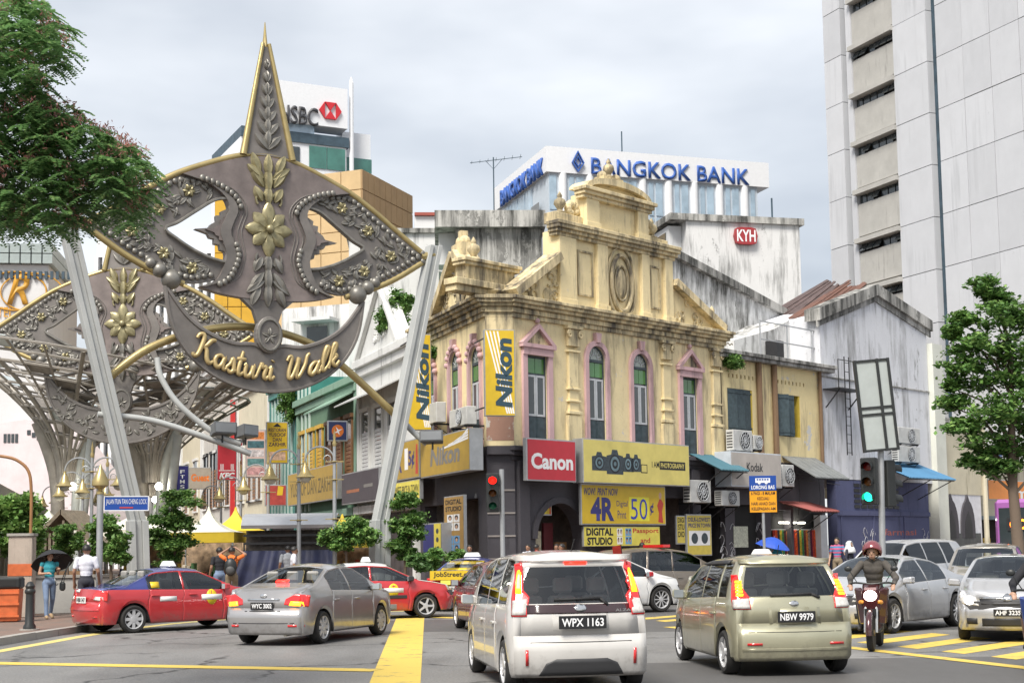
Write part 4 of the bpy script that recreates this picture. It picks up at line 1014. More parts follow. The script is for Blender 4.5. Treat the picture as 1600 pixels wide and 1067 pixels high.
lettering(gw, 'farmasi', M('graffiti_red', (.35, .1, .08), .7), FG.X(1382, 830), FG.X(1432, 830), FG.Z(1400, 836), FG.Z(1400, 826), -.005+.02, bold=.01)
GRAF = M('graffiti_white', (.6, .6, .62), .7)
def graffiti(par, x0, z0, w, h, n, seed, y=-.012):
    random.seed(seed); q = MB()
    for k in range(n):
        a = random.uniform(0, 6.28); cx, cz = x0+random.uniform(0, w), z0+random.uniform(0, h)
        q.tube([(cx+.22*math.cos(a+j*.7)*(.4+j/8), y, cz+.25*math.sin(a*2+j*.9)*(.4+j/8)) for j in range(6)], .009, 4)
    q.build('graffiti', GRAF, par)
graffiti(gw, FG.X(1340, 820), 1.6, 1.6, .9, 9, 2); graffiti(gw, FG.X(1436, 820), 1.6, .9, .9, 5, 3)
graffiti(ax, FRa.X(1125, 820), .9, 1.6, 1.7, 16, 4); graffiti(ax, FRa.X(1180, 820), .9, .5, 1.7, 6, 5)
# cat ladder and platform
lad = root_at(FG, 'cat_ladder', 'black steel cat ladder with a small platform on the white wall', 'ladder')
lx = FG.X(1322, 650, -.3); q = MB()
for s_ in (0, .42): q.tube([(lx+s_, -.3, FG.Z(1325, 712)), (lx+s_, -.3, FG.Z(1322, 560))], .028, 6)
q.build('rail', BLK, lad)
z = FG.Z(1325, 708)
while z < FG.Z(1322, 565): MB().tube([(lx, -.3, z), (lx+.42, -.3, z)], .018, 5).build('rung', BLK, lad); z += .42
MB().box(lx-1.5, lx+.8, -.9, -.02, FG.Z(1320, 612)-.05, FG.Z(1320, 612)).build('platform', BLK, lad)
q = MB()
for s_ in (-1.3, .7): q.tube([(lx+s_, -.8, FG.Z(1320, 613)), (lx+s_, -.03, FG.Z(1320, 640))], .035, 5)
q.tube([(lx-1.5, -.85, FG.Z(1320, 612)), (lx-1.5, -.85, FG.Z(1320, 570)), (lx+.6, -.85, FG.Z(1320, 570))], .025, 5); q.build('brace', BLK, lad)
# ---- awnings
def corrugated(fr, label, px0, px1, zt, zb, out, mat, n=24, off=0., group='shop awnings'):
    r = root_at(fr, 'awning', label, 'awning', None); x0, x1 = fr.X(px0, 740), fr.X(px1, 745, -out*.6)
    q = MB(); vs = []; N_ = n*4
    for i in range(N_+1):
        x = x0+(x1-x0)*i/N_; dz = .035*math.cos(i*math.pi/2)
        vs += [(x, off, zt+dz), (x, off-out, zb+dz)]
    q.add(vs, [(2*i, 2*i+2, 2*i+3, 2*i+1) for i in range(N_)]); o = q.build('awning_sheet', mat, r); md = o.modifiers.new('s', 'SOLIDIFY'); md.thickness = .015
    b = MB()
    for x in (x0+.2, (x0+x1)/2, x1-.2): b.tube([(x, off-out+.15, zb-.05), (x, off-.02, zb-.9)], .025, 5)
    b.tube([(x0, off-out+.1, zb-.05), (x1, off-out+.1, zb-.05)], .025, 5); b.build('awning_frame', BLK, r); return r
TEALR = plaster('teal_tile_awning', (.07, .16, .2), (.03, .06, .07), .4); BLUER = plaster('blue_zinc_awning', (.08, .2, .34), (.05, .1, .15), .35); REDR = plaster('red_zinc_awning', (.3, .1, .09), (.12, .06, .05), .4)
corrugated(FR, 'short teal corrugated awning beside the camera light box', 1078, 1152, LEDGE+.1, LEDGE-.6, 1.5, TEALR, 20)
corrugated(FG, 'long blue corrugated awning over the blue shop front', 1360, 1470, LEDGE+.3, LEDGE-.55, 2.0, BLUER, 34)
corrugated(FRa, 'low red corrugated awning over the clothes rail', 1216, 1290, 3.55, 3.1, 1.6, REDR, 18)
r = root_at(FRa, 'awning', 'grey panelled metal awning between the annex and the blue shop', 'awning'); x0, x1 = FRa.X(1222, 735), FRa.X(1312, 740, -1.2); n = 6; w = (x1-x0)/n
for i in range(n):
    o = MB().hexa([(x0+i*w+.02, 0, LEDGE+.25), (x0+(i+1)*w-.02, 0, LEDGE+.25), (x0+(i+1)*w-.02, -1.7, LEDGE-.75), (x0+i*w+.02, -1.7, LEDGE-.75), (x0+i*w+.02, 0, LEDGE+.3), (x0+(i+1)*w-.02, 0, LEDGE+.3), (x0+(i+1)*w-.02, -1.7, LEDGE-.7), (x0+i*w+.02, -1.7, LEDGE-.7)]).build('awning_panel', M('awning_grey', (.2, .21, .21), .5, var=.2), r)
MB().tube([(x0, -1.65, LEDGE-.78), (x1, -1.65, LEDGE-.78)], .03, 5).build('awning_frame', BLK, r)
# Kodak box
r, put, rect, shape = signboard(FR, 'faded grey light box with dark lettering above the bus lane sign', 1142, 1221, 707, 761, -1.0, M('sign_faded_grey', (.46, .42, .38), .6, var=.12, scale=1.5), .8, M('sign_side_pale', (.5, .54, .58), .5))
put('Kodak', .3, .62, .45, .7, INK, bold=.015)
for a_ in ((FR, 'air conditioner on the bracket above the faded grey light box, the larger one', 1146, 1176, 672, 704), (FR, 'small air conditioner beside the larger one above the faded grey light box', 1178, 1191, 680, 702), (FG, 'upper of two air conditioners stacked on the white gabled wall', 1404, 1438, 668, 693), (FG, 'lower of two air conditioners stacked on the white gabled wall', 1404, 1438, 697, 722),
          (FR, 'air conditioner under the teal awning', 1079, 1111, 750, 785), (FR, 'small air conditioner low between the teal awning and the bus lane sign', 1128, 1156, 766, 790), (FR, 'air conditioner in the shade of the grey metal awning', 1223, 1241, 726, 760), (FL, 'air conditioner on a bracket by the gate leg and yellow banner', 641, 682, 634, 665), (FL, 'air conditioner under the arched windows of the street front', 702, 729, 638, 666)):
    aircon(*a_)
# clothes stall inside the annex
random.seed(21); cr = root_at(FRa, 'clothes_rail', 'rail of bright hanging scarves and dresses under the red awning', 'clothes rail'); x0, x1 = FRa.X(1206, 830, .3), FRa.X(1280, 830, .3)
MB().tube([(x0-.1, .3, 2.35), (x1+.1, .3, 2.35)], .025, 6).build('rail', ALU, cr)
cols = [(.5, .06, .04), (.65, .12, .03), (.04, .05, .06), (.5, .4, .04), (.05, .2, .08), (.12, .03, .03), (.55, .2, .05), (.3, .25, .2), (.1, .02, .05)]
n = 22
for i in range(n):
    x = x0+(x1-x0)*(i+.5)/n; w = (x1-x0)/n*.48; h = random.uniform(1.3, 1.9); q = MB(); pts = []
    for k in range(7): pts.append((x-w+2*w*k/6, .25+.06*(k % 2)))
    vs = [(a, b, 2.33) for a, b in pts] + [(a+.02*math.sin(k), b-.03, 2.33-h) for k, (a, b) in enumerate(pts)]
    q.add(vs, [(k, k+1, k+8, k+7) for k in range(6)]); cc = cols[i % len(cols)]
    o = q.build('garment', M('cloth_%d' % (i % len(cols)), cc, .85, var=.5, scale=14), cr); md = o.modifiers.new('s', 'SOLIDIFY'); md.thickness = .02
lt = MB().box(x0+.4, x0+2.4, .1, .2, 2.62, 2.68).build('tube_lamp', M('lamp_tube_lit', (1, .95, .82), .4, var=0, emit=6)); lt.location = (FRa.x, FRa.y, 0); lt.rotation_euler = (0, 0, FRa.a); setp(lt, 'lit fluorescent tube above the clothes rail', 'lamp')
MB().box(FRa.X(1281, 830), FRa.X(1291, 830), -.05, .3, .13, 3.0).build('white_panel', FRAME_W, ax)
for (px0, px1, y0_, y1_) in ((1146, 1168, 822, 855),):
    MB().box(FRa.X(px0, 840), FRa.X(px1, 840), -.03, -.005, FRa.Z(px0, y1_), FRa.Z(px0, y0_)).build('paper_notice', M('notice_paper', (.5, .52, .42), .7, var=.35, scale=12), ax)

# ================================================================== low cream shop with gothic arches and what lies beyond
LX0, LX1 = GX1+1.2, FR.X(1532, 700); FLo = FR.shifted(LX0); LL = LX1-LX0
lw = root_at(FLo, 'arched_shop', 'low cream shop with two dark pointed arches over a metal shutter', 'building')
CRM = plaster('cream_stained', (.6, .55, .42), (.22, .19, .12), .4)
zt = FLo.Z(1490, 662); zm = FLo.Z(1490, 772)
MB().box(0, LL, 0, 7, zm, zt).build('upper_wall', CRM, lw); MB().box(-.1, LL+.2, -.2, 7, zt+.001, zt+.25).build('coping', W_CONC, lw); MB().box(.2, LL-.2, .03, 7, .13, zm-.001).build('lower_wall', M('lower_wall_white', (.66, .66, .7), .8), lw)
MB().tube([(-.15, -.1, .13), (-.15, -.1, zt)], .09, 8).build('drain_pipe', CRM, lw); MB().tube([(LL+.1, -.1, .13), (LL+.1, -.1, zt)], .14, 8).build('drain_pipe', CRM, lw)
for px in (1485, 1511):
    cx = FLo.X(px, 800); zb_ = 1.9; hh = 2.0; hw = .78
    pts = [(cx-hw, zb_)] + [(cx-hw*math.cos(a), zb_+.4+hh*math.sin(a)**.9*.8) for a in [i*math.pi/12 for i in range(0, 6)]] + [(cx, zb_+hh+.3)] + [(cx+hw*math.cos(a), zb_+.4+hh*math.sin(a)**.9*.8) for a in [i*math.pi/12 for i in range(5, -1, -1)]] + [(cx+hw, zb_)]
    sil('pointed_arch', GREYP, lw, pts, -.06, .028); c_ = [((p_[0]-cx)*.55+cx, (p_[1]-zb_)*.62+zb_) for p_ in pts]; sil('arch_opening', BLK, lw, c_, -.075, -.062)
MB().box(.3, LL-.5, -.05, .028, .13, 2.15).build('metal_shutter', M('shutter_dark', (.07, .075, .075), .55, var=.3), lw)
FX = FR.shifted(LX1+.6)
bx = root_at(FX, 'end_shop', 'dim shop under an orange sign at the end of the row', 'building')
MB().box(0, 14, 2, 9, .13, 6.5).build('wall', plaster('end_shop_wall', (.4, .37, .3), amount=.5), bx); MB().box(0, 14, .5, 1.99, 2.9, 3.1).build('canopy', M('canopy_blue_grey', (.12, .17, .2), .6), bx)
MB().box(.6, 6, 1.7, 1.98, .13, 2.9).build('shop_opening', DARK, bx)
for k in range(2): MB().box(.8+k*1.2, 1.7+k*1.2, 1.3, 1.69, .13, 1.9).build('drinks_fridge', M('fridge_yellow', (.5, .35, .06), .5, var=.5, scale=7), bx)
r, put, rect, shape = signboard(FX, 'large plain orange sign board over the end shop', 1544, 1640, 751, 782, .3, M('sign_orange', (.75, .27, .06), .5, var=.06), .15); put('m', .42, .62, .1, .5, WHT, bold=.02)
r, put, rect, shape = signboard(FX, 'blue rooftop sign half hidden by the small tree', 1533, 1566, 708, 731, -.2, M('sign_blue_faded', (.08, .14, .32), .5), .1); [rect(.08+.15*k, .17+.15*k, z_, z_+.24, WHT, 'sign_mark') for k in range(6) for z_ in (.2, .58)]

cb = root_at(FRa, 'facade_cables', 'black cables sagging along the annex front above the shops', 'cable')
for k in range(4): MB().tube([(-.5+i*.55, -.1-.05*k, LEDGE-.35-.14*k-.12*math.sin(i*math.pi/8+k*.4)**2) for i in range(18)], .016, 5).build('cable', BLK, cb)
for k in range(5): x = .4+k*1.7; MB().tube([(x, -.12, LEDGE-.5), (x+.05, -.16, LEDGE-1.4), (x-.06, -.12, LEDGE-2.3)], .013, 5).build('cable', BLK, cb)
# ================================================================== old shop row down the walk (street front line)
def rowhouse(label, name, pxf, pxn, ztop, mat, trim, deep=8):
    x0, x1 = FL.X(pxf, 640), FL.X(pxn, 640)-.03; f = FL.shifted(x0); r = root_at(f, name, label, 'building'); L_ = x1-x0
    MB().box(0, L_, 0, deep, .13, ztop).build('wall', mat, r)
    q = MB(); q.box(0, L_, -.35, -.002, ztop-.35, ztop); q.box(0, L_, -.2, -.002, ztop-.75, ztop-.36); q.build('cornice', trim, r, bevel=.02)
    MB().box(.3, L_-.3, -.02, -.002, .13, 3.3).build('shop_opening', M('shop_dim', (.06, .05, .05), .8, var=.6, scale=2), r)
    MB().box(0, L_, -.3, -.021, 3.35, 3.7).build('fascia', trim, r)
    for x in (0, L_-.4): MB().box(x, x+.4, -.12, -.003, .13, ztop-.76).build('pilaster', trim, r)
    return f, r, L_
def row_window(r, x0, x1, z0, z1, frame, shutter):
    wdw = MB().box(x0, x1, -.03, -.004, z0, z1).build('window', GL_DK, r); m_ = (x0+x1)/2
    q = MB(); q.box(x0-.12, x0, -.1, -.004, z0, z1); q.box(x1, x1+.12, -.1, -.004, z0, z1); q.box(x0-.2, x1+.2, -.16, -.004, z1, z1+.2); q.box(x0-.15, x1+.15, -.14, -.004, z0-.12, z0); q.build('frame', frame, wdw)
    for a, b in ((x0+.02, m_-.02), (m_+.02, x1-.02)):
        q = MB(); n = 12
        for k in range(n): q.box(a, b, -.055, -.035, z0+(z1-z0)*.7*k/n, z0+(z1-z0)*.7*(k+.8)/n)
        q.build('shutter', shutter, wdw)
WROW = plaster('row_white', (.68, .68, .66), (.16, .16, .15), .42); GRN = plaster('row_green', (.13, .22, .15), (.06, .09, .06), .35); GRN2 = plaster('row_green_trim', (.22, .34, .26), (.08, .1, .08), .4)
SHY = M('shutter_yellow', (.55, .34, .05), .6, var=.2); SHW = M('shutter_white', (.6, .6, .6), .6, var=.1); SHB = M('shutter_brown', (.22, .11, .05), .6)
f, r, L_ = rowhouse('white shophouse with a triangular gable next to the yellow corner shop', 'gabled_shophouse', 561, 652, FL.Z(600, 548), WROW, WROW)
zt = FL.Z(600, 548); sil('gable', WROW, r, [(.2, zt), (L_*.75, zt), (L_*.44, zt+2.9)], -.1, .6)
q = MB(); a, b, c = Vector((.1, zt)), Vector((L_*.44, zt+3)), Vector((L_*.78, zt))
for p1, p2 in ((a, b), (b, c)):
    q.tube([(p1.x, -.15, p1.y), (p2.x, -.15, p2.y)], .16, 6)
q.ball((L_*.44, .1, zt+3.3), .22); q.build('gable_moulding', WROW, r)
q = MB(); random.seed(4)
for k in range(10): x = L_*.44+random.uniform(-1, 1); q.tube([(x+.2*math.cos(j*.6+k)*(1-j/12), -.12, zt+.7+.2*math.sin(j*.6+k)*(1-j/12)) for j in range(9)], .05, 5)
q.build('gable_relief', WROW, r)['kind'] = 'stuff'
for k in range(3): row_window(r, .7+k*2.2, 1.9+k*2.2, 5.0, 8.0, WROW, SHW)
o = MB().hexa([(0, -1.2, 8.3), (L_*.8, -1.2, 8.3), (L_*.8, 0, 8.9), (0, 0, 8.9), (0, -1.2, 8.36), (L_*.8, -1.2, 8.36), (L_*.8, 0, 8.96), (0, 0, 8.96)]).build('window_awning', ROOFM, r)
f, r, L_ = rowhouse('green shophouse with yellow shutters along the walk', 'green_shophouse', 466, 560, FL.Z(500, 613), GRN, GRN2)
for k in range(6): row_window(r, .8+k*2.0, 1.9+k*2.0, 4.8, 8.0, SHY if k < 3 else SHB, SHY if k < 3 else SHB)
MB().hexa([(L_*.55, -1.3, 8.5), (L_-.4, -1.3, 8.5), (L_-.4, 0, 9.2), (L_*.55, 0, 9.2), (L_*.55, -1.3, 8.58), (L_-.4, -1.3, 8.58), (L_-.4, 0, 9.28), (L_*.55, 0, 9.28)]).build('window_awning', GRN2, r)
TEALW = M('teal_cladding', (.04, .2, .17), .5, var=.15)
f, r, L_ = rowhouse('tall dark teal shophouse with pale upright ribs', 'teal_shophouse', 424, 465, FL.Z(440, 600), TEALW, TEALW)
for k in range(12): MB().box(.5+k*.9, .62+k*.9, -.1, -.003, 3.8, FL.Z(440, 600)-.8).build('rib', M('rib_pale', (.5, .6, .55), .5), r)
f, r, L_ = rowhouse('cream shophouse with a red corner post beyond the teal one', 'cream_shophouse', 372, 423, FL.Z(400, 590), CRM, WROW)
for k in range(5): row_window(r, 1+k*3, 2.4+k*3, 5, 8.5, WROW, SHB)
MB().box(-.2, .1, -.5, -.2, 3.8, FL.Z(372, 625)).build('red_post', M('post_red', (.5, .03, .03), .5), r)
f, r, L_ = rowhouse('grey white shophouse with barred openings farther down the walk', 'grey_shophouse', 318, 371, FL.Z(340, 560), plaster('row_grey', (.5, .48, .44), (.12, .11, .1), .55), WROW)
for k in range(8): row_window(r, 1+k*3, 2.4+k*3, 5, 9, BLK, SHB)
f, r, L_ = rowhouse('pale shophouse at the far end of the walk', 'far_shophouse', 285, 317, FL.Z(300, 590), CRM, WROW)
for k in range(8): row_window(r, 2+k*5, 4+k*5, 5, 9, WROW, SHB)
p = at(560, 560, 84); FU = Frame(p.x, p.y, R(-20)); r = root_at(FU, 'upper_house', 'white upper house with a balustrade and dark window behind the crescent', 'building')
MB().box(FU.X(440), FU.X(572), 0, 8, 0, FU.Z(500, 478)).build('wall', W_OLD, r); MB().box(FU.X(480), FU.X(512), -.05, -.01, FU.Z(500, 536), FU.Z(500, 510)).build('window', GL_DK, r); MB().box(FU.X(470), FU.X(530), -1.2, 0, FU.Z(500, 505), FU.Z(500, 500)).build('awning_slab', W_WHITE, r)
# hanging signs down the walk: square to the shop line
def hang(label, px0, px1, pyt, pyb, Y, face, cat='sign', group=None):
    p = at((px0+px1)/2, pyb, Y); f2 = Frame(p.x, p.y, R(15)); return signboard(f2, label, px0, px1, pyt, pyb, 0, face, .2, name='hanging_sign', cat=cat, border=.04)
r, put, rect, shape = hang('yellow restaurant sign with a picture of food', 416, 450, 659, 724, 66, SIGNY)
for k, s_ in enumerate(('RESTORAN', 'YUSOOF', 'DAN', 'ZAKHIR')): put(s_, .1 if k != 2 else .3, .9 if k != 2 else .7, .76-k*.115, .85-k*.115, M('letter_brown', (.06, .03, .05), .5), bold=.02)
rect(.12, .88, .08, .28, M('print_food', (.6, .4, .28), .5, var=.5, scale=5)); shape([(.3, .88), (.7, .88), (.5, .97)], INK)
r, put, rect, shape = hang('red fried chicken sign with white letters', 339, 370, 690, 750, 80, SIGNR); put('KFC', .12, .9, .04, .2, WHT, shear=.25, bold=.05); rect(.1, .9, .24, .26, WHT)
for k in range(3): rect(.18+k*.06, .21+k*.06, .27, .42, WHT); rect(.7+k*.06, .73+k*.06, .27, .42, WHT)
r, put, rect, shape = hang('tall sign board of stacked coloured pictures', 384, 415, 671, 746, 72, M('board_pink_white', (.62, .45, .4), .5, var=.1))
for k, cc in enumerate(((.6, .2, .05), (.05, .12, .14), (.55, .5, .5), (.1, .22, .22), (.55, .3, .3))): rect(.08, .92, .8-k*.185, .95-k*.185, M('print_strip_%d' % k, cc, .5, var=.5, scale=5))
r, put, rect, shape = hang('orange lettered guest house sign', 295, 330, 730, 764, 88, M('sign_cream_dull', (.35, .3, .24), .6)); put('Guest', .1, .92, .36, .7, M('letter_orange', (.65, .16, .02), .5), bold=.04)
r, put, rect, shape = hang('narrow navy sign with stacked white letters', 275, 295, 727, 766, 84, NAVY)
for k, s_ in enumerate('FTMS'): put(s_, .32, .68, .68-k*.2, .82-k*.2, WHT)
r, put, rect, shape = hang('square navy sign with an orange disc on a lamp post', 512, 543, 657, 689, 47, M('sign_deep_navy', (.02, .03, .1), .5)); shape([(.5+.3*math.cos(a), .5+.3*math.sin(a)) for a in [i*math.pi/14 for i in range(28)]], M('letter_orange', (.65, .16, .02), .5)); shape([(.25, .35), (.48, .5), (.4, .7), (.55, .55), (.75, .6), (.56, .47), (.6, .3), (.48, .42)], WHT, dy=.004)
r, put, rect, shape = hang('green bank sign far down the walk', 266, 278, 712, 752, 95, M('sign_green', (.02, .13, .08), .5)); shape([(.5+.28*math.cos(a), .8+.1*math.sin(a)) for a in [i*math.pi/8 for i in range(16)]], WHT)
r, put, rect, shape = signboard(FL, 'long gold restaurant fascia sign on the green shophouse', 450, 527, 732, 785, -.6, SIGNO, .25); put('YUSOOF DAN ZAKHIR', .06, .96, .25, .68, M('letter_umber', (.12, .09, .03), .5), bold=.01)
r, put, rect, shape = signboard(FL, 'dark grey fascia sign beside the gate leg', 534, 592, 735, 785, -.6, M('sign_charcoal', (.06, .05, .06), .5), .25); rect(.15, .5, .35, .45, M('letter_rust', (.35, .12, .05), .5)); rect(.62, .85, .45, .55, M('letter_grey', (.2, .19, .18), .5))
r, put, rect, shape = hang('low red pictured sign under the restaurant sign', 414, 448, 757, 790, 60, M('sign_dull_red', (.35, .05, .04), .5, var=.3, scale=4)); shape([(.55, .5), (.8, .5), (.85, .9), (.6, .95)], SIGNY)

# ================================================================== the gate
BRZ = M('bronze_dark', (.165, .15, .138), .5, .2, var=.25, scale=1.6, bump=.15, bscale=25); BRZ2 = M('bronze_maroon', (.19, .158, .148), .52, .2, var=.25, scale=2)
BRZ3 = M('bronze_relief', (.2, .19, .17), .42, .4, var=.3, scale=4); GOLD = M('gold_paint', (.42, .33, .15), .36, .6, var=.15, scale=2); GOLD2 = M('gold_antique', (.3, .265, .15), .4, .5, var=.3, scale=5)
STEEL = M('gate_grey_paint', (.4, .41, .4), .55, var=.1, scale=1.2, bump=.1)
UP = [(0, 13.53), (.63, 13.45), (1.43, 13.2), (2.65, 12.68), (3.49, 12.18), (4.33, 11.58), (5.25, 10.95)]
LO = [(5.25, 10.9), (4.32, 10.3), (3.47, 9.88), (2.4, 9.5), (1.6, 9.28), (.8, 9.18), (0, 9.16)]
def interp(P, n):
    Q = catmull([(a, b, 0) for a, b in P], 12); d = [0]
    for i in range(1, len(Q)): d.append(d[-1]+(Q[i]-Q[i-1]).length)
    out = []
    for k in range(n+1):
        s_ = d[-1]*k/n; i = min(len(d)-2, max(0, next((j for j in range(len(d)) if d[j] > s_), len(d)-1)-1)); t_ = (s_-d[i])/max(1e-9, d[i+1]-d[i]); p_ = Q[i].lerp(Q[i+1], t_); out.append((p_.x, p_.y))
    return out
def mir(P): return [(-a, b) for a, b in P]
def strip(mb, A_, B_, y0, y1):
    for i in range(len(A_)-1): mb.prism([A_[i], A_[i+1], B_[i+1], B_[i]], y0, y1, 'y')
def petal(mb, cx, cz, ang, ln, wd, h, y):
    """leaf-shaped dome standing off the plate"""
    ca, sa = math.cos(ang), math.sin(ang); vs = []; fs = []; n = 6
    for i in range(n+1):
        t_ = i/n; w = wd*math.sin(math.pi*min(1, t_*.93+.04))**.8; hh = h*math.sin(math.pi*(t_*.8+.12))
        for (u, k) in ((-1, 0), (-.5, .75), (0, .55), (.5, .75), (1, 0)):
            a_, b_ = t_*ln, u*w*.5; vs.append((cx+a_*ca-b_*sa, y-hh*k, cz+a_*sa+b_*ca))
    for i in range(n):
        for j in range(4): fs.append((i*5+j, i*5+j+1, i*5+j+6, i*5+j+5))
    mb.add(vs, fs)
def make_gate(name, label, loc, rz, script):
    t = thing(name, label, 'gate', loc, rz); rnd = random.Random(3)
    up_, lo_ = interp(UP, 24), interp(LO, 24)
    # centre panel
    side = [(2.65, 12.68), (1.9, 12.5), (1.38, 12.17), (1.22, 11.8), (1.4, 11.4), (1.5, 11.1), (1.4, 10.75), (1.3, 10.4), (1.4, 10.0), (1.62, 9.62), (2.1, 9.4)]
    sd2 = interp(side, 30)
    topc = [p for p in up_ if p[0] <= 2.6]; botc = [p for p in lo_ if p[0] <= 2.1]
    half = topc + sd2 + botc
    poly = half + mir(half[::-1])[1:-1]
    cp = sil('centre_panel', BRZ2, t, poly, -.12, .16)
    for s_ in (1, -1):
        q = MB()
        A_ = interp([(1.25, 12.55)] + [p for p in UP if p[0] > 2] + [(5.25, 10.92)] + [p for p in LO if 2 < p[0] < 5] + [(1.3, 9.75)], 44)
        B_ = interp([(1.2, 12.12), (1.65, 12.02), (2.15, 11.68), (2.75, 11.24), (3.12, 11.02), (2.75, 10.74), (2.25, 10.46), (1.7, 10.26), (1.2, 10.18)], 44)
        if s_ < 0: A_, B_ = mir(A_), mir(B_)
        strip(q, A_, B_, -.04, .12); w = q.build('wing', BRZ, t)
        # raised rim and swoosh bands
        q = MB(); sw = [(s_*a, b) for a, b in sd2]; sw2 = [(s_*(a-.1 if b > 11 else a-.12)-s_*.22*math.sin((b-9.3)/3.4*math.pi), b) for a, b in sd2]
        strip(q, sw, sw2, -.2, -.121); q.build('swoosh_band', BRZ, t)
        for f_ in (.42, .6, .72): MB().tube([(a*(1-f_*.5)-s_*.16*f_, -.125, 11.3+(b-11.3)*(1-.12*f_)) for a, b in sw], .022, 5).build('engraved_line', BRZ, t)
        q = MB(); q.tube([(a, -.12, b) for a, b in B_], .05, 6); q.build('eye_rim', BRZ3, t)
        q = MB()
        spk = [(1.2, 11.9), (1.5, 11.75), (1.48, 11.62), (1.68, 11.6), (1.66, 11.42), (1.86, 11.3), (1.95, 11.17), (2.42, 11.1), (1.98, 10.99), (1.9, 10.86), (1.74, 10.84), (1.74, 10.68), (1.55, 10.66), (1.52, 10.5), (1.2, 10.42)]
        spk = [(1.2+(a-1.2)*.85, 11.13+(b-11.13)*.92) for a, b in spk]; q.prism([(s_*a, b) for a, b in spk], -.1, .1, 'y'); sp = q.build('spiked_medallion', BRZ, t)
        q = MB(); q.prism([(s_*(1.2+(a-1.2)*.72), 11.13+(b-11.13)*.72) for a, b in spk], -.16, -.101, 'y'); q.build('medallion_inlay', BRZ2, sp)
        # beads
        q = MB()
        for P, off in ((A_, .16),):
            nb = 40
            for k in range(3, len(P)-2):
                a, b = P[k]; d = Vector((P[k+1][0]-P[k-1][0], P[k+1][1]-P[k-1][1])).normalized(); n = Vector((d.y, -d.x))*off*(s_)
                q.ball((a+n.x, -.05, b+n.y), .095, 8, 6, (1, .75, 1))
        q.build('bead_row', BRZ3, t, smooth=60)['kind'] = 'stuff'
        q = MB()
        for k in range(2, 29):
            if 11 < k < 19: continue
            a, b = sd2[k]; q.ball((s_*(a-.28-.1*math.sin((b-9.3)/3.4*math.pi)), -.2, b), .09, 8, 6, (1, .7, 1.15))
        q.build('bead_row', BRZ3, t, smooth=60)['kind'] = 'stuff'
        # vine relief on the wing
        q = MB()
        for k in range(4, 41):
            for rep in range(3):
                u = rnd.uniform(.25, .72); a = A_[k][0]*(1-u)+B_[k][0]*u; b = A_[k][1]*(1-u)+B_[k][1]*u
                petal(q, a, b, rnd.uniform(0, 6.28), rnd.uniform(.2, .36), rnd.uniform(.12, .2), .09, -.04)
        q.build('vine_relief', BRZ3, t, smooth=60)['kind'] = 'stuff'
        q = MB()
        for k in (8, 15, 24, 31, 37):
            a = A_[k][0]*.5+B_[k][0]*.5; b = A_[k][1]*.5+B_[k][1]*.5
            for j in range(6): petal(q, a, b, j*1.05, .2, .16, .12, -.06)
        q.build('gilt_rosettes', GOLD2, t, smooth=60)['kind'] = 'stuff'
    # central flower and acanthus
    q = MB(); fz = 11.28
    for j in range(8):
        a = j*math.pi/4+math.pi/2; ln = .78 if j % 4 == 0 else (.68 if j % 2 == 0 else .62)
        if j in (0, 4): ln = .8
        petal(q, .06*math.cos(a), fz+.06*math.sin(a), a, ln, .42, .14, -.16)
    for j in range(8): a = j*math.pi/4+math.pi/8; petal(q, 0, fz, a, .5, .2, .1, -.14)
    q.ball((0, -.3, fz), .13, 10, 8, (1, .8, 1)); fl = q.build('flower', GOLD2, t, smooth=60)
    for dirz in (1, -1):
        q = MB(); z0 = fz+dirz*.75
        for (w, dz, ang, ln) in ((0, 0, 0, .5), (.15, .1, .5, .42), (-.15, .1, -.5, .42), (.0, .35, 0, .7), (.12, .55, .6, .6), (-.12, .55, -.6, .6), (.1, .8, .95, .55), (-.1, .8, -.95, .55), (.0, .85, 0, .6), (.2, .95, .4, .55), (-.2, .95, -.4, .55)):
            petal(q, w*1.3, z0+dirz*dz, dirz*(math.pi/2)-dirz*ang*1.0, ln*1.2, .32, .16, -.13)
        for s_ in (-1, 1): q.tube([(s_*(.24-.16*math.cos(j*.5)), -.16, z0+dirz*(.15+.2*math.sin(j*.5))) for j in range(9)], .04, 6)
        q.build('acanthus', BRZ3 if dirz < 0 else GOLD2, t, smooth=60)
    # gilt edge tubes
    for P in (up_, lo_[:14]):
        for s_ in (1, -1): MB().tube([(s_*a, 0, b+(.08 if P is up_ else -.08)) for a, b in P], .1, 8).build('gilt_tube', GOLD, t, smooth=60)
    # spire
    q = MB().hexa([(-.72, -.1, 13.55), (.72, -.1, 13.55), (.72, .5, 13.55), (-.72, .5, 13.55), (-.06, .1, 17.0), (.06, .1, 17.0), (.06, .3, 17.0), (-.06, .3, 17.0)]); spi = q.build('spire', BRZ, t)
    for s_ in (-1, 1): MB().tube([(s_*.78, -.1, 13.5), (s_*.1, .1, 17.1)], [.11, .06], 8).build('gilt_tube', GOLD, spi, smooth=60)
    MB().tube([(0, .2, 17.0), (0, .2, 17.3), (0, .2, 17.8)], [.1, .06, .015], 8).build('needle', GOLD, spi)
    q = MB()
    for k in range(7):
        z = 13.75+k*.42; sc_ = 1-k/9
        for s_ in (-1, 1): petal(q, 0, z, math.pi/2-s_*.75*sc_, .5*sc_+.1, .22*sc_+.05, .1, -.1+k*.025)
        petal(q, 0, z+.1, math.pi/2, .4*sc_+.1, .2*sc_+.05, .12, -.1+k*.025)
    q.build('spire_leaves', BRZ3, spi, smooth=60)
    # crescent with its stem
    OUT = [(-3.1, 9.35), (-2.92, 8.35), (-2.5, 7.55), (-1.84, 6.95), (-.95, 6.55), (0, 6.42), (.95, 6.55), (1.84, 6.95), (2.5, 7.55), (2.92, 8.35), (3.1, 9.35)]
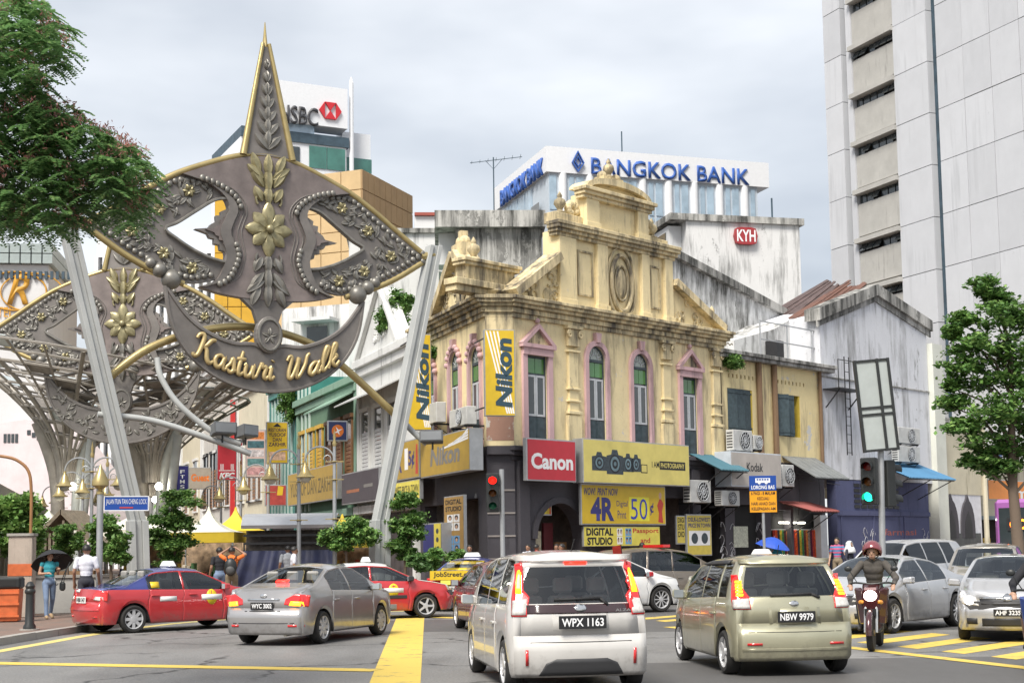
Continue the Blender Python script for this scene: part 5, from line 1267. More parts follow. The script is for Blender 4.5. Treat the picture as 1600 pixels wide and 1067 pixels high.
    INN = [(-3.06, 9.3), (-2.5, 8.55), (-1.87, 8.08), (-1.1, 7.8), (-.45, 7.8), (0, 7.62), (.45, 7.8), (1.1, 7.8), (1.87, 8.08), (2.5, 8.55), (3.06, 9.3)]
    O_, I_ = interp(OUT, 50), interp(INN, 50)
    q = MB(); strip(q, O_, I_, -.12, .12); cr_ = q.build('crescent', BRZ, t)
    q = MB(); q.tube([(a, -.1, b) for a, b in I_], .07, 6); q.tube([(a, -.1, b) for a, b in O_], .06, 6); q.build('crescent_rim', BRZ, cr_)
    sil('stem', BRZ, t, [(-.85, 9.2), (-.45, 8.85), (-.3, 8.4), (-.3, 7.9), (.3, 7.9), (.3, 8.4), (.45, 8.85), (.85, 9.2)], -.1, .12)
    q = MB(); q.prism(arc(0, 8.1, .42, .55, 0, 2*math.pi, 24)[:-1], -.26, .02, 'y'); bs = q.build('boss', BRZ, t, bevel=.03)
    q = MB(); q.tube([(a, -.27, b) for a, b in arc(0, 8.1, .34, .46, 0, 2*math.pi, 24)], .04, 6)
    for j in range(5): petal(q, 0, 8.05, j*1.25+.3, .26, .14, .08, -.25)
    q.build('boss_relief', BRZ3, bs)
    for s_ in (-1, 1):
        for (a, b, rr) in ((2.92, 9.55, .29), (3.26, 9.8, .22), (3.52, 9.98, .17)):
            MB().ball((s_*a, -.05, b), rr, 16, 12).build('ball', BRZ3, t, smooth=80)
    if script: cursive(cr_)
    else:
        q = MB()
        for k in range(90):
            u = rnd.uniform(.2, .8); i = rnd.randrange(6, 45); petal(q, O_[i][0]*u+I_[i][0]*(1-u), O_[i][1]*u+I_[i][1]*(1-u), rnd.uniform(0, 6.3), .3, .16, .08, -.12)
        q.build('vine_relief', BRZ3, cr_, smooth=60)['kind'] = 'stuff'
    return t
GLY = {
 'K': (.8, [[(.02, .72), (.1, .9), (.24, .98), (.3, .85), (.24, .45), (.14, .1), (.0, .0), (-.06, .1)], [(.78, .98), (.62, .9), (.44, .62), (.28, .5)], [(.3, .52), (.46, .46), (.52, .15), (.64, .0), (.8, .14)]]),
 'a': (.56, [[(.44, .4), (.28, .5), (.1, .36), (.08, .12), (.2, .0), (.36, .14), (.46, .48), (.42, .12), (.5, .0), (.6, .12)]]),
 's': (.4, [[(0, .12), (.16, .32), (.24, .54), (.3, .32), (.32, .1), (.2, -.02), (.06, .06)], [(.3, .06), (.42, .14)]]),
 't': (.36, [[(.22, .95), (.16, .5), (.12, .12), (.2, 0), (.36, .12)], [(.0, .6), (.38, .66)]]),
 'u': (.58, [[(.0, .4), (.07, .48), (.06, .12), (.16, 0), (.32, .12), (.4, .48), (.39, .1), (.48, 0), (.6, .12)]]),
 'r': (.5, [[(0, .12), (.12, .5), (.16, .6), (.22, .46), (.36, .47), (.33, .12), (.42, 0), (.52, .12)]]),
 'i': (.34, [[(.02, .4), (.1, .48), (.08, .12), (.16, 0), (.3, .12)], [(.12, .72), (.14, .76)]]),
 'W': (1.06, [[(0, .78), (.08, .94), (.2, .88), (.16, .3), (.22, .02), (.36, .1), (.5, .55), (.52, .85), (.5, .3), (.56, .02), (.7, .1), (.86, .5), (.9, .85), (1.0, .96)]]),
 'l': (.36, [[(0, .12), (.16, .5), (.26, .9), (.18, 1.0), (.1, .7), (.1, .12), (.2, 0), (.34, .12)]]),
 'k': (.52, [[(0, .12), (.16, .5), (.26, .9), (.18, 1.0), (.1, .7), (.06, .0)], [(.08, .22), (.24, .5), (.36, .42), (.2, .26), (.32, .04), (.42, .0), (.54, .14)]]),
}
def cursive(parent):
    s = 'Kasturi Walk'; adv = [(.42 if c == ' ' else GLY[c][0]) for c in s]; tot = sum(adv); x = -2.28; k = 4.5/tot
    for c, a in zip(s, adv):
        if c != ' ':
            q = MB()
            for st in GLY[c][1]:
                P = catmull([(p_[0], 0, p_[1]) for p_ in st], 5)
                pts = []
                for p_ in P:
                    xx = x+p_.x*k+p_.z*.12; zz = 6.78+.115*(x+a*k/2)**2+p_.z*.72+(p_.x-a/2)*k*.23*(x+a*k/2); pts.append((xx, -.2, zz))
                n = len(pts); q.tube(pts, [.05+.025*math.sin(math.pi*i/(n-1)) for i in range(n)], 7)
            q.build('letter', M('gold_letter', (.5, .38, .18), .38, .45, var=.15), parent, smooth=60)
        x += a*k
GC = at(417, 365, 42); GA = R(30)
gate = make_gate('entrance_gate', 'bronze eye-shaped entrance gate with a gold lettered crescent and tall spire', (GC.x, GC.y, 0), GA, True)
def beam(par, p0, p1, w, d, name='leg'):
    """grooved steel box post between two points, w across the gate, d deep"""
    q = MB(); (x0, z0), (x1, z1) = p0, p1
    for (a, b, c, e) in ((-w/2, -w*.18, -d/2, d/2), (w*.18, w/2, -d/2, d/2), (-w*.18, w*.18, -d*.32, d*.32)):
        q.hexa([(x0+a, c, z0), (x0+b, c, z0), (x0+b, e, z0), (x0+a, e, z0), (x1+a, c, z1), (x1+b, c, z1), (x1+b, e, z1), (x1+a, e, z1)])
    return q.build(name, STEEL, par, bevel=.012)
for (b, m_, e) in (((-3.72, .13), (-3.82, 2.6), (-6.05, 11.6)), ((3.62, .13), (3.68, 2.6), (5.62, 11.35))):
    beam(gate, m_, e, .44, .38); beam(gate, b, (m_[0], m_[1]+.02), .54, .46, 'leg_base')
    MB().box(b[0]-.55, b[0]+.55, -.5, .5, .1, .2).build('base_plate', STEEL, gate)
q = MB(); q.tube([(5.15, 0, 10.95), (5.6, 0, 11.05)], .14, 8); q.tube([(-5.2, 0, 10.98), (-5.95, 0, 11.1)], .14, 8); q.build('tip_bracket', GOLD, gate)
MB().tube(catmull([(-4.75, .5, 6.5), (-3.45, .5, 7.56), (-1.87, .5, 8.2), (-.3, .5, 8.42), (1.4, .5, 8.1), (2.63, .5, 7.4), (4.5, .5, 5.9)], 8), .12, 10).build('gilt_arch', GOLD, gate, smooth=60)
for P in ([(-3.2, .3, 7.3), (-3.1, .2, 6.7), (-2.6, 0, 5.9), (-1.6, -.2, 5.1), (-.9, -.3, 4.85)], [(-4.9, .2, 5.6), (-3.4, 0, 5.45), (-1.6, -.2, 4.9), (-.6, -.3, 4.55)], [(4.5, .4, 5.9), (4.9, .2, 5.4), (5.3, 0, 5.0)]):
    MB().tube(catmull(P, 8), .09, 8).build('arm', STEEL, gate, smooth=60)
def floodlight(par_loc, rz, label):
    r = thing('floodlight', label, 'floodlight', par_loc, rz, 'floodlights on the gate arms')
    o = MB().hexa([(-.38, -.2, -.05), (.38, -.2, -.05), (.3, .2, -.12), (-.3, .2, -.12), (-.38, -.2, .3), (.38, -.2, .3), (.3, .2, .2), (-.3, .2, .2)]).build('housing', M('floodlight_grey', (.12, .125, .13), .5), r, bevel=.02); MB().box(-.33, .33, -.215, -.202, 0, .26).build('lens', glassy('floodlight_glass', (.2, .21, .22), .1), r); MB().tube([(0, 0, -.3), (0, 0, -.05)], .03, 6).build('bracket', BLK, r); return r
MG = Matrix.Translation((GC.x, GC.y, 0)) @ Matrix.Rotation(GA, 4, 'Z')
for (x, z, a, lb) in ((-1.45, 5.15, 10, 'floodlight on the gate arm below the crescent, beside its twin'), (-.75, 5.1, 35, 'floodlight at the very tip of the gate arm below the crescent'), (5.35, 5.1, -40, 'floodlight on the short arm of the gate leg nearest the yellow shop')):
    floodlight(MG @ Vector((x, -.3, z)), GA+R(a), lb)
G2 = at(193, 507, 57.5)
gate2 = make_gate('inner_gate', 'second bronze eye-shaped gate in front of the lattice canopy', (G2.x, G2.y, G2.z-11.28), R(4), False)

# ================================================================== lattice canopy on tree-like columns
STC = M('canopy_brown_steel', (.3, .275, .24), .55, .2, var=.2); STL = M('canopy_pale_steel', (.46, .48, .46), .5, .2, var=.1)
PANL = M('canopy_panel', (.24, .215, .19), .6, var=.3); PANW = M('canopy_panel_pale', (.5, .55, .55), .4, var=.1)
def funnel(px, Y, label, rx, ztop, dz):
    p = at(px, 860, Y); t = thing('canopy_column', label, 'canopy', (p.x, p.y, .13)); rnd = random.Random(int(px)); N_ = 26; K = 11
    def pt(i, k):
        a = 2*math.pi*i/N_; u = k/K; rr = .35+(rx-.35)*u**1.55; z = 4.6+(ztop-4.6)*(u**.75); return Vector((rr*math.cos(a), rr*math.sin(a)*1.15+u*1.5, z+dz*math.cos(a)*u))
    for i in range(N_): MB().tube([pt(i, k) for k in range(K+1)], .1 if i % 3 == 0 else .055, 6).build('rib', STC, t, smooth=60)
    for k in range(1, K+1): MB().tube([pt(i, k) for i in range(N_+1)], .06, 5).build('ring', STC, t, smooth=60)
    q = MB()
    for i in range(N_):
        for k in range(2, K):
            if rnd.random() < .32: q.mat(1 if rnd.random() < .15 else 0).add([pt(i, k)*1.0+Vector((0, 0, .1)), pt(i+1, k)+Vector((0, 0, .1)), pt(i+1, k+1)+Vector((0, 0, .1)), pt(i, k+1)+Vector((0, 0, .1))], [(0, 1, 2, 3)])
    o = q.build('roof_panels', [PANL, PANW], t); md = o.modifiers.new('s', 'SOLIDIFY'); md.thickness = .03
    for s_ in (-1, 1):
        MB().tube(catmull([(s_*.55-.5*s_, .2, 0), (s_*.35, .1, 2.4), (s_*.5, 0, 5), (s_*1.2, -.2, 7.2)], 6), .3 if s_ < 0 else .22, 10).build('column', STC if s_ < 0 else STL, t, smooth=60)
    MB().tube(catmull([(.6, -.8, 0), (.95, -.9, 3.0), (1.35, -1.0, 6.6)], 6), .2, 10).build('column', STL, t, smooth=60)
    q = MB().ball((.6, -1.15, 4.4), .16, 10, 8); q.build('lamp', M('lamp_globe_lit', (1, .92, .75), .4, var=0, emit=9), t)
funnel(103, 60.5, 'tree-like canopy column nearer the arcade, carrying a lattice roof', 6.2, 9.9, -1.0)
funnel(236, 61.5, 'tree-like canopy column nearer the shop row, carrying a lattice roof', 5.0, 9.2, .5)
funnel(232, 76, 'tree-like canopy column farther down the walk', 5.0, 9.6, .3)
# ================================================================== plants
def leaf_mat(name, col, tr=.3):
    if name in MATS: return MATS[name]
    m, N, L, b = _nt(name); out = N['Material Output']
    v = _pos(N, L); f = _noise(N, L, v, 1.7, 4, .6)
    c = _mix(N, L, _ramp(N, L, f, .3, .7), tuple(q*.65 for q in col), tuple(min(1, q*1.35) for q in col))
    L.new(c, b.inputs['Base Color']); b.inputs['Roughness'].default_value = .5; b.inputs['Specular IOR Level'].default_value = .35
    t = N.new('ShaderNodeBsdfTranslucent'); L.new(c, t.inputs[0]); mx = N.new('ShaderNodeMixShader'); mx.inputs[0].default_value = tr
    L.new(b.outputs[0], mx.inputs[1]); L.new(t.outputs[0], mx.inputs[2]); L.new(mx.outputs[0], out.inputs['Surface']); MATS[name] = m; return m
LG = [leaf_mat('leaf_green', (.13, .25, .06)), leaf_mat('leaf_deep_green', (.07, .155, .04)), leaf_mat('leaf_light_green', (.23, .36, .1))]
LB = [leaf_mat('leaf_blue_green', (.15, .28, .1), .45), leaf_mat('leaf_dark', (.09, .18, .06), .45), leaf_mat('leaf_fresh', (.24, .37, .13), .45)]
BARK = plaster('bark', (.16, .12, .09), (.06, .05, .04), .5, streak=.6)
def quads_mesh(name, C_, A_, B_, mi):
    """rhombic leaves: centre C, half axes A and B (n x 3 arrays)"""
    n = len(C_); V = np.empty((n, 4, 3)); V[:, 0] = C_-A_; V[:, 1] = C_+B_-A_*.1; V[:, 2] = C_+A_; V[:, 3] = C_-B_-A_*.1
    me = bpy.data.meshes.new(name); me.vertices.add(n*4); me.loops.add(n*4); me.polygons.add(n)
    me.vertices.foreach_set('co', V.ravel()); me.loops.foreach_set('vertex_index', np.arange(n*4)); me.polygons.foreach_set('loop_start', np.arange(0, n*4, 4)); me.polygons.foreach_set('loop_total', np.full(n, 4))
    me.polygons.foreach_set('material_index', mi); me.update(calc_edges=True); me.validate(); return me
def crown_mesh(clumps, per, size, seed=1, up_bias=.6, shell=.55, mixp=(.5, .3, .2)):
    g = np.random.default_rng(seed); C_ = []; 
    for (c, r, k) in clumps:
        n = max(3, int(per*k)); d = g.normal(size=(n, 3)); d /= np.linalg.norm(d, axis=1)[:, None]; rad = np.clip(g.normal(.75, .38, n), .05, 1.9)
        C_.append(np.array(c)+d*rad[:, None]*np.array(r))
    C_ = np.concatenate(C_); n = len(C_)
    nrm = g.normal(size=(n, 3)); nrm[:, 2] = np.abs(nrm[:, 2])+up_bias; nrm /= np.linalg.norm(nrm, axis=1)[:, None]
    a = g.normal(size=(n, 3)); a -= nrm*(a*nrm).sum(1)[:, None]; a /= np.linalg.norm(a, axis=1)[:, None]; b = np.cross(nrm, a)
    s = size*g.uniform(.45, 1.5, n)[:, None]; return quads_mesh('crown', C_, a*s, b*s*.55, g.choice(3, n, p=mixp).astype(np.int32))
def cut_clumps(c, r, n, seed, sub=.42):
    """break one rounded mass into uneven tufts"""
    g = random.Random(seed); out = []
    for i in range(n):
        d = Vector((g.gauss(0, 1), g.gauss(0, 1), g.gauss(0, 1))).normalized()*g.uniform(.35, .95); k = g.uniform(.6, 1.25)*sub
        out.append(((c[0]+d.x*r[0], c[1]+d.y*r[1], c[2]+d.z*r[2]), (r[0]*k, r[1]*k, r[2]*k*.8), k))
    return out
def small_tree(name, label, loc, tiers, h, seed, leaf=.06, cat='tree', per=260, mats=LG, trunk_r=.06, group=None):
    t = thing(name, label, cat, loc, 0, group); cl = []
    for i, (x, y, z, r, rz) in enumerate(tiers): cl += cut_clumps((x, y, z), (r*1.15, r*1.15, rz*1.25), 20, seed+i, .4)
    link_mesh('crown', crown_mesh(cl, per, leaf, seed), mats, t)
    q = MB(); q.tube([(0, 0, 0), (.03, .02, h*.5), (0, 0, h)], [trunk_r, trunk_r*.8, trunk_r*.4], 8)
    for (x, y, z, r, rz) in tiers: q.tube([(0, 0, max(.2, z-r*.9)), (x*.6, y*.6, z-rz*.3), (x, y, z)], [trunk_r*.5, trunk_r*.35, trunk_r*.2], 6)
    q.build('trunk', BARK, t, smooth=60); return t
def P0(px, py, Y): p = at(px, py, Y); return (p.x, p.y, .13)
def tiers_from(px, Y, L_):
    """tiers given as picture ellipses (x, y, rx, ry) around a stem at px"""
    b = at(px, 860, Y); out = []
    for i, (x, y, rx, ry) in enumerate(L_):
        c = at(x, y, Y); s = Y/F; out.append((c.x-b.x, ((i*37) % 11-5)/11*rx*s*.7, c.z-.13, rx*s, ry*s))
    return out
small_tree('clipped_tree', 'cloud-clipped little tree with leafy tiers beside the gate leg and red taxi', P0(272, 860, 43), tiers_from(272, 43, [(282, 780, 26, 12), (258, 808, 24, 13), (285, 815, 22, 12), (250, 838, 20, 12), (278, 850, 24, 13), (262, 872, 18, 10)]), 3.0, 31)
small_tree('clipped_tree', 'cloud-clipped little tree with a rounded top in front of the ochre signs', P0(632, 860, 44), tiers_from(632, 44, [(632, 783, 22, 13), (645, 808, 18, 10), (618, 822, 20, 12), (642, 835, 20, 12), (618, 852, 20, 12), (640, 866, 18, 9)]), 3.1, 41)
small_tree('shrub', 'spreading shrub in front of the blue tarpaulin', P0(540, 870, 43), tiers_from(540, 43, [(520, 835, 18, 12), (552, 822, 20, 12), (540, 845, 24, 12), (572, 838, 18, 12), (530, 852, 16, 8)]), 1.9, 51, cat='shrub')
small_tree('shrub', 'large bright green bush behind the litter bins', P0(25, 860, 38), tiers_from(25, 38, [(5, 795, 24, 22), (35, 800, 24, 24), (50, 830, 18, 22), (15, 835, 26, 24), (-20, 820, 26, 30), (30, 860, 26, 16)]), 2.6, 61, leaf=.07, cat='shrub', mats=[LG[0], LG[2], LG[2]])
small_tree('shrub', 'leafy shrub between the man in white and the gate leg', P0(172, 870, 38), tiers_from(172, 38, [(165, 822, 22, 13), (185, 845, 18, 13), (170, 862, 24, 14), (150, 850, 12, 12), (190, 870, 12, 10)]), 1.8, 71, cat='shrub', mats=[LG[0], LG[2], LG[1]])
small_tree('shrub', 'leafy shrub by the thatched hut', P0(105, 870, 46), tiers_from(105, 46, [(100, 830, 18, 12), (118, 845, 16, 12), (95, 858, 16, 12)]), 1.6, 72, cat='shrub')
small_tree('shrub', 'round clipped shrub in front of the slim blue light box', P0(677, 880, 43.5), tiers_from(677, 43.5, [(677, 872, 15, 11), (672, 880, 12, 8)]), .9, 81, cat='shrub')
small_tree('shrub', 'round clipped shrub below the brown upright board', P0(712, 880, 44.5), tiers_from(712, 44.5, [(711, 870, 13, 10), (713, 878, 11, 8)]), .9, 82, cat='shrub')
small_tree('shrub', 'small dark shrub in shade beside the clipped tree', P0(650, 880, 43), tiers_from(650, 43, [(650, 878, 14, 10), (660, 885, 10, 6)]), .7, 83, cat='shrub', mats=LB)
small_tree('shrub', 'tuft of weeds rooted on the street front cornice', (*FL.w(FL.X(677, 555), -.2).xy, FL.Z(677, 556)), [(0, 0, .15, .45, .25), (.25, 0, .05, .3, .2)], .2, 84, cat='shrub', per=300, leaf=.05, trunk_r=.02)
small_tree('shrub', 'weeds growing at the joint of yellow shop and annex', (*FR.w(FR.X(1133, 560), -.15).xy, FR.Z(1133, 572)), [(0, 0, .2, .4, .3), (.3, 0, .1, .35, .25)], .2, 85, cat='shrub', per=300, leaf=.06, trunk_r=.02)
small_tree('shrub', 'shrubby weeds rooted high on the white gabled shophouse', (*FL.w(FL.X(604, 490), .3).xy, FL.Z(604, 510)), [(0, 0, .5, .6, .6), (.3, 0, 1.1, .5, .5), (-.3, 0, .1, .5, .4)], .6, 86, cat='shrub', per=350, leaf=.08, trunk_r=.03)
small_tree('shrub', 'creeper hanging on the green shophouse corner', (*FL.w(FL.X(463, 620), -.6).xy, FL.Z(463, 650)), [(0, 0, .5, .5, .8), (.2, 0, 1.3, .4, .6), (.6, 0, .2, .4, .5)], .6, 87, cat='shrub', per=400, leaf=.07, trunk_r=.03)
# young street tree at the right
TD = 40.
tr = tiers_from(1590, TD, [(1533, 452, 22, 18), (1560, 470, 20, 16), (1505, 500, 22, 14), (1552, 498, 42, 20), (1600, 500, 40, 26), (1490, 520, 18, 10), (1528, 540, 48, 18), (1585, 550, 46, 24), (1640, 560, 50, 40), (1500, 572, 34, 16), (1550, 590, 55, 22), (1605, 605, 46, 26), (1488, 600, 14, 9), (1490, 628, 28, 13), (1540, 640, 55, 22), (1600, 655, 52, 26), (1655, 640, 45, 50), (1497, 668, 28, 14), (1545, 690, 46, 20), (1600, 700, 42, 26), (1520, 718, 22, 12), (1565, 728, 30, 16), (1640, 710, 36, 26)])
b = at(1590, 860, TD)
t = thing('street_tree', 'young street tree with layered light green foliage near the purple bus', 'tree', (b.x, b.y, .0)); cl = []
for i, (x, y, z, r, rz) in enumerate(tr): cl += cut_clumps((x, y*1.6, z+.13), (r*1.12, r*1.3, rz*1.15), 26, 300+i, .36)
link_mesh('crown', crown_mesh(cl, 150, .075, 5, .9, .2), [LG[0], LG[1], LG[2]], t)
q = MB(); q.tube([(.05, 0, 0), (.02, 0, 1.6), (-.05, 0, 3.2), (0, 0, 5), (.1, 0, 7)], [.2, .17, .14, .1, .03], 10); q.build('trunk', BARK, t, smooth=60)
for i, (x, y, z, r, rz) in enumerate(tr):
    z0 = max(3.0, z-1.0-.3*abs(x)); MB().tube([(0, 0, z0), (x*.5, y*.7, z-.35), (x, y*1.5, z)], [.05, .035, .012], 5).build('branch', BARK, t, smooth=60)
# feathery tree overhanging from the left
g = np.random.default_rng(12); OD = 15.2
ells = [(30, 35, 48, 40), (82, 70, 22, 38), (15, 120, 45, 40), (40, 205, 65, 46), (125, 232, 72, 40), (190, 262, 42, 40), (55, 285, 70, 42), (160, 305, 56, 36), (212, 318, 20, 34), (70, 345, 58, 20), (5, 330, 30, 30), (-70, 60, 70, 80), (-80, 220, 80, 90), (-60, 330, 50, 40), (100, 180, 25, 20), (60, 150, 26, 22)]
org = at(-190, 862, OD); tw = []
for (x, y, rx, ry) in ells:
    for k in range(int(rx*ry/33)):
        a = g.uniform(0, 6.283); rr = math.sqrt(g.uniform(0, 1)); p = at(x+rx*rr*math.cos(a), y+ry*rr*math.sin(a), OD+g.uniform(-1.1, 1.1)); tw.append((p.x-org.x, p.y-org.y, p.z))
Cs, As, Bs = [], [], []
for p in tw:
    p = np.array(p)
    for f_ in range(4):
        az = g.uniform(0, 6.283); d = np.array([math.cos(az), math.sin(az), g.uniform(-.35, .3)]); ln = g.uniform(.15, .3); side = np.array([-math.sin(az), math.cos(az), 0])
        for j in range(11):
            u = (j+1)/11; c = p+d*ln*u+np.array([0, 0, -.12*u*u]); lw = .062*(1-.55*abs(u-.45))
            for s_ in (-1, 1):
                q_ = side*s_+d*.35+np.array([0, 0, -.25+g.normal()*.15]); q_ /= np.linalg.norm(q_); Cs.append(c+q_*lw*.5); As.append(q_*lw*.55); Bs.append(np.cross(q_, [0, 0, 1.])*.0+d*.017)
Cs = np.array(Cs); t = thing('overhanging_tree', 'feathery leaved tree with reddish seed pods overhanging from the pavement edge', 'tree', (org.x, org.y, 0))
link_mesh('crown', quads_mesh('crown', Cs, np.array(As), np.array(Bs), g.choice(3, len(Cs), p=(.5, .32, .18)).astype(np.int32)), LB, t)
PODS = [leaf_mat('pod_red_brown', (.34, .13, .11), .3), leaf_mat('pod_pink', (.4, .2, .17), .3)]
Cs, As, Bs = [], [], []
for (x, y, rx, ry) in ells[:11]+ells[14:]:
    for k in range(int(rx*ry/15)):
        a = g.uniform(-.6, 3.7); rr = g.uniform(.75, 1.12); p = at(x+rx*rr*math.cos(a), y-ry*rr*math.sin(a), OD+g.uniform(-1, 1)); c0 = np.array((p.x-org.x, p.y-org.y, p.z))
        for j in range(4):
            c = c0+g.normal(size=3)*.03; d = g.normal(size=3); d[2] -= .6; d /= np.linalg.norm(d); e = np.cross(d, g.normal(size=3)); e /= np.linalg.norm(e); Cs.append(c); As.append(d*g.uniform(.018, .034)); Bs.append(e*.0075)
pods = link_mesh('seed_pods', quads_mesh('seed_pods', np.array(Cs), np.array(As), np.array(Bs), g.choice(2, len(Cs)).astype(np.int32)), PODS, t); pods['kind'] = 'stuff'
def opx(px, py, dy=0): p = at(px, py, OD+dy); return (p.x-org.x, p.y-org.y, p.z)
MB().tube([(0, 0, 0), (.05, 0, 1.5), (-.05, 0, 3.2), (.1, 0, 5)], [.24, .2, .17, .1], 10).build('trunk', BARK, t, smooth=60)
for P in ([opx(-190, 420), opx(-60, 350), opx(30, 318), opx(100, 270), opx(170, 245)], [opx(-190, 300), opx(-60, 210), opx(30, 190), opx(90, 200)], [opx(-190, 200), opx(-80, 90), opx(10, 60), opx(70, 55)], [opx(30, 318), opx(80, 320), opx(140, 300), opx(200, 300)], [opx(-60, 350), opx(20, 345), opx(80, 345)], [opx(-80, 90), opx(0, 20), opx(50, 20)]):
    MB().tube(catmull(P, 4), [.05*(1-i/(4*(len(P)-1)+1))+.008 for i in range(4*(len(P)-1)+1)], 6).build('branch', BARK, t, smooth=60)

# ================================================================== street furniture
GALV = M('galvanised_pole', (.38, .39, .4), .45, .5, var=.12); TLK = M('signal_black', (.018, .02, .02), .45)
def lens(par, x, y, z, col, lit, d=(0, -1), r=.105):
    nm = 'signal_%s_%s' % (col, 'lit' if lit else 'dark'); c = {'red': (1, .006, .003), 'amber': (1, .3, .01), 'green': (.01, .9, .45)}[col]
    mt = M(nm, c if lit else tuple(q*.12 for q in c), .3, var=0 if lit else .1, emit=1.6 if lit else 0)
    o = MB().lathe([(0, -.03), (r*.7, -.022), (r, 0), (0, 0)], (0, 0, 0), 18, 'y').build('lens', mt, par, smooth=60)
    v = MB(); N_ = 12
    for k in range(N_):   # visor hood
        a, b = math.pi*(-.15+1.3*k/N_), math.pi*(-.15+1.3*(k+1)/N_); R_ = r*1.12
        v.add([(R_*math.cos(a), 0, R_*math.sin(a)), (R_*math.cos(b), 0, R_*math.sin(b)), (R_*math.cos(b), -.2, R_*math.sin(b)-.03), (R_*math.cos(a), -.2, R_*math.sin(a)-.03)], [(0, 1, 2, 3)])
    h = v.build('visor', TLK, o); md = h.modifiers.new('s', 'SOLIDIFY'); md.thickness = .008
    o.location = (x, y, z); return o
def signal_head(par, x, y, z, rz, lit, w=.34, h=1.02):
    hd = empty('signal_head', par, (x, y, z), (0, 0, rz)); MB().box(-w/2, w/2, -.1, .12, -h/2, h/2).build('housing', TLK, hd, bevel=.02)
    for k, c in enumerate(('red', 'amber', 'green')): lens(hd, 0, -.105, .33-.33*k, c, c == lit)
    return hd
b = at(786, 900, 37.5); t = thing('traffic_light', 'traffic light showing red on a grey pole at the yellow shop corner', 'traffic light', (b.x, b.y, 0)); z = at(770, 770, 37.5).z
MB().tube([(0, 0, 0), (0, 0, at(783, 733, 37.5).z)], .065, 12).build('pole', GALV, t, smooth=60); signal_head(t, at(770, 770, 37.5).x-b.x, -.12, z, R(0), 'red'); MB().tube([(-.25, -.02, z+.2), (0, 0, z+.2)], .025, 6).build('bracket', TLK, t)
b = at(1378, 900, 31); t = thing('traffic_light', 'traffic light showing a green arrow below a blank framed board', 'traffic light', (b.x, b.y, 0)); X_ = lambda px, py: at(px, py, 31).x-b.x; Z_ = lambda px, py: at(px, py, 31).z
MB().tube([(0, 0, 0), (X_(1374, 560), 0, Z_(1374, 560))], .07, 12).build('pole', GALV, t, smooth=60)
signal_head(t, X_(1357, 752), -.1, Z_(1357, 752), R(-28), 'green'); signal_head(t, X_(1390, 755), .15, Z_(1390, 755), R(110), None)
bd = empty('framed_board', t, (X_(1366, 634), -.15, Z_(1366, 634)), (0, R(-4.5), 0)); w, h = .66/2*1.1, .98
MB().box(-w, w, -.02, .03, -h, h).build('board', M('board_back_grey', (.36, .39, .38), .5, var=.08), bd)
q = MB(); fr_ = .03
for a in (-w, w, .12): q.box(a-fr_, a+fr_, -.05, .05, -h-fr_, h+fr_)
for zz in (-h, h, -.05, -.2): q.box(-w, w, -.045, .045, zz-fr_*.8, zz+fr_*.8)
q.build('board_frame', TLK, bd)
# bus lane sign
b = at(1196, 900, 47); t = thing('bus_lane_sign', 'blue and orange bus lane sign on a grey post', 'sign', (b.x, b.y, 0)); X_ = lambda px, py: at(px, py, 47).x-b.x; Z_ = lambda px, py: at(px, py, 47).z
MB().tube([(0, .05, 0), (0, .05, Z_(1194, 745))], .05, 10).build('post', GALV, t)
x0, x1 = X_(1171, 770), X_(1213, 770); ORG = M('sign_amber', (.75, .32, .01), .4, var=.04); SBL = M('sign_blue', (.01, .06, .3), .4, var=.04)
MB().box(x0, x1, -.03, 0, Z_(1192, 766), Z_(1192, 743)).build('blue_plate', SBL, t); MB().box(x0, x1, -.03, 0, Z_(1192, 800), Z_(1192, 767)).build('amber_plate', ORG, t)
lettering(t, 'LORONG BAS', WHT, x0+.06, x1-.06, Z_(1192, 764), Z_(1192, 758), -.036, bold=.02)
zb_ = Z_(1192, 753); q = MB(); q.box(x0+.2, x1-.2, -.038, -.032, zb_-.02, zb_+.13)
q.prism(arc(x0+.33, zb_-.02, .05, .05, 0, 6.28, 10)[:-1], -.04, -.034, 'y'); q.prism(arc(x1-.33, zb_-.02, .05, .05, 0, 6.28, 10)[:-1], -.04, -.034, 'y'); bs = q.build('bus_symbol', WHT, t)
for k in range(5): MB().box(x0+.24+k*.085, x0+.3+k*.085, -.043, -.039, zb_+.06, zb_+.11).build('bus_symbol_window', SBL, bs)
for k, (s_, f0, f1) in enumerate((('6 PAGI - 8 MALAM', 767.5, 773), ('KECUALI', 776, 781), ('HARI AHAD DAN', 784, 789), ('KELEPASAN AM', 792, 797))): lettering(t, s_, INK, x0+(.25 if k == 1 else .05), x1-(.25 if k == 1 else .05), Z_(1192, f1), Z_(1192, f0), -.036, bold=.015)
# street name sign with lantern
b = at(155, 900, 32.5); t = thing('street_name_sign', 'blue street name plate on a grey pole topped by a gold lantern', 'sign', (b.x, b.y, .13)); X_ = lambda px, py: at(px, py, 32.5).x-b.x; Z_ = lambda px, py: at(px, py, 32.5).z-.13
MB().tube([(0, 0, 0), (0, 0, Z_(155, 770))], .075, 12).build('pole', GALV, t, smooth=60)
pl = empty('name_plate', t, (.08, 0, Z_(190, 786)), (0, 0, R(18))); MB().box(0, 1.0, -.02, .02, -.17, .17).build('plate', SBL, pl, bevel=.01)
q = MB(); 
for a in ((0, 1, .15, .17), (0, 1, -.17, -.15), (0, .02, -.15, .15), (.98, 1, -.15, .15)): q.box(a[0], a[1], -.026, -.021, a[2], a[3])
q.build('plate_border', WHT, pl); lettering(pl, 'JALAN TUN TAN CHENG LOCK', WHT, .05, .95, -.05, .1, -.025, bold=-.006); MB().box(.35, .65, -.026, -.022, -.11, -.08).build('plate_mark', PRINT_R, pl)
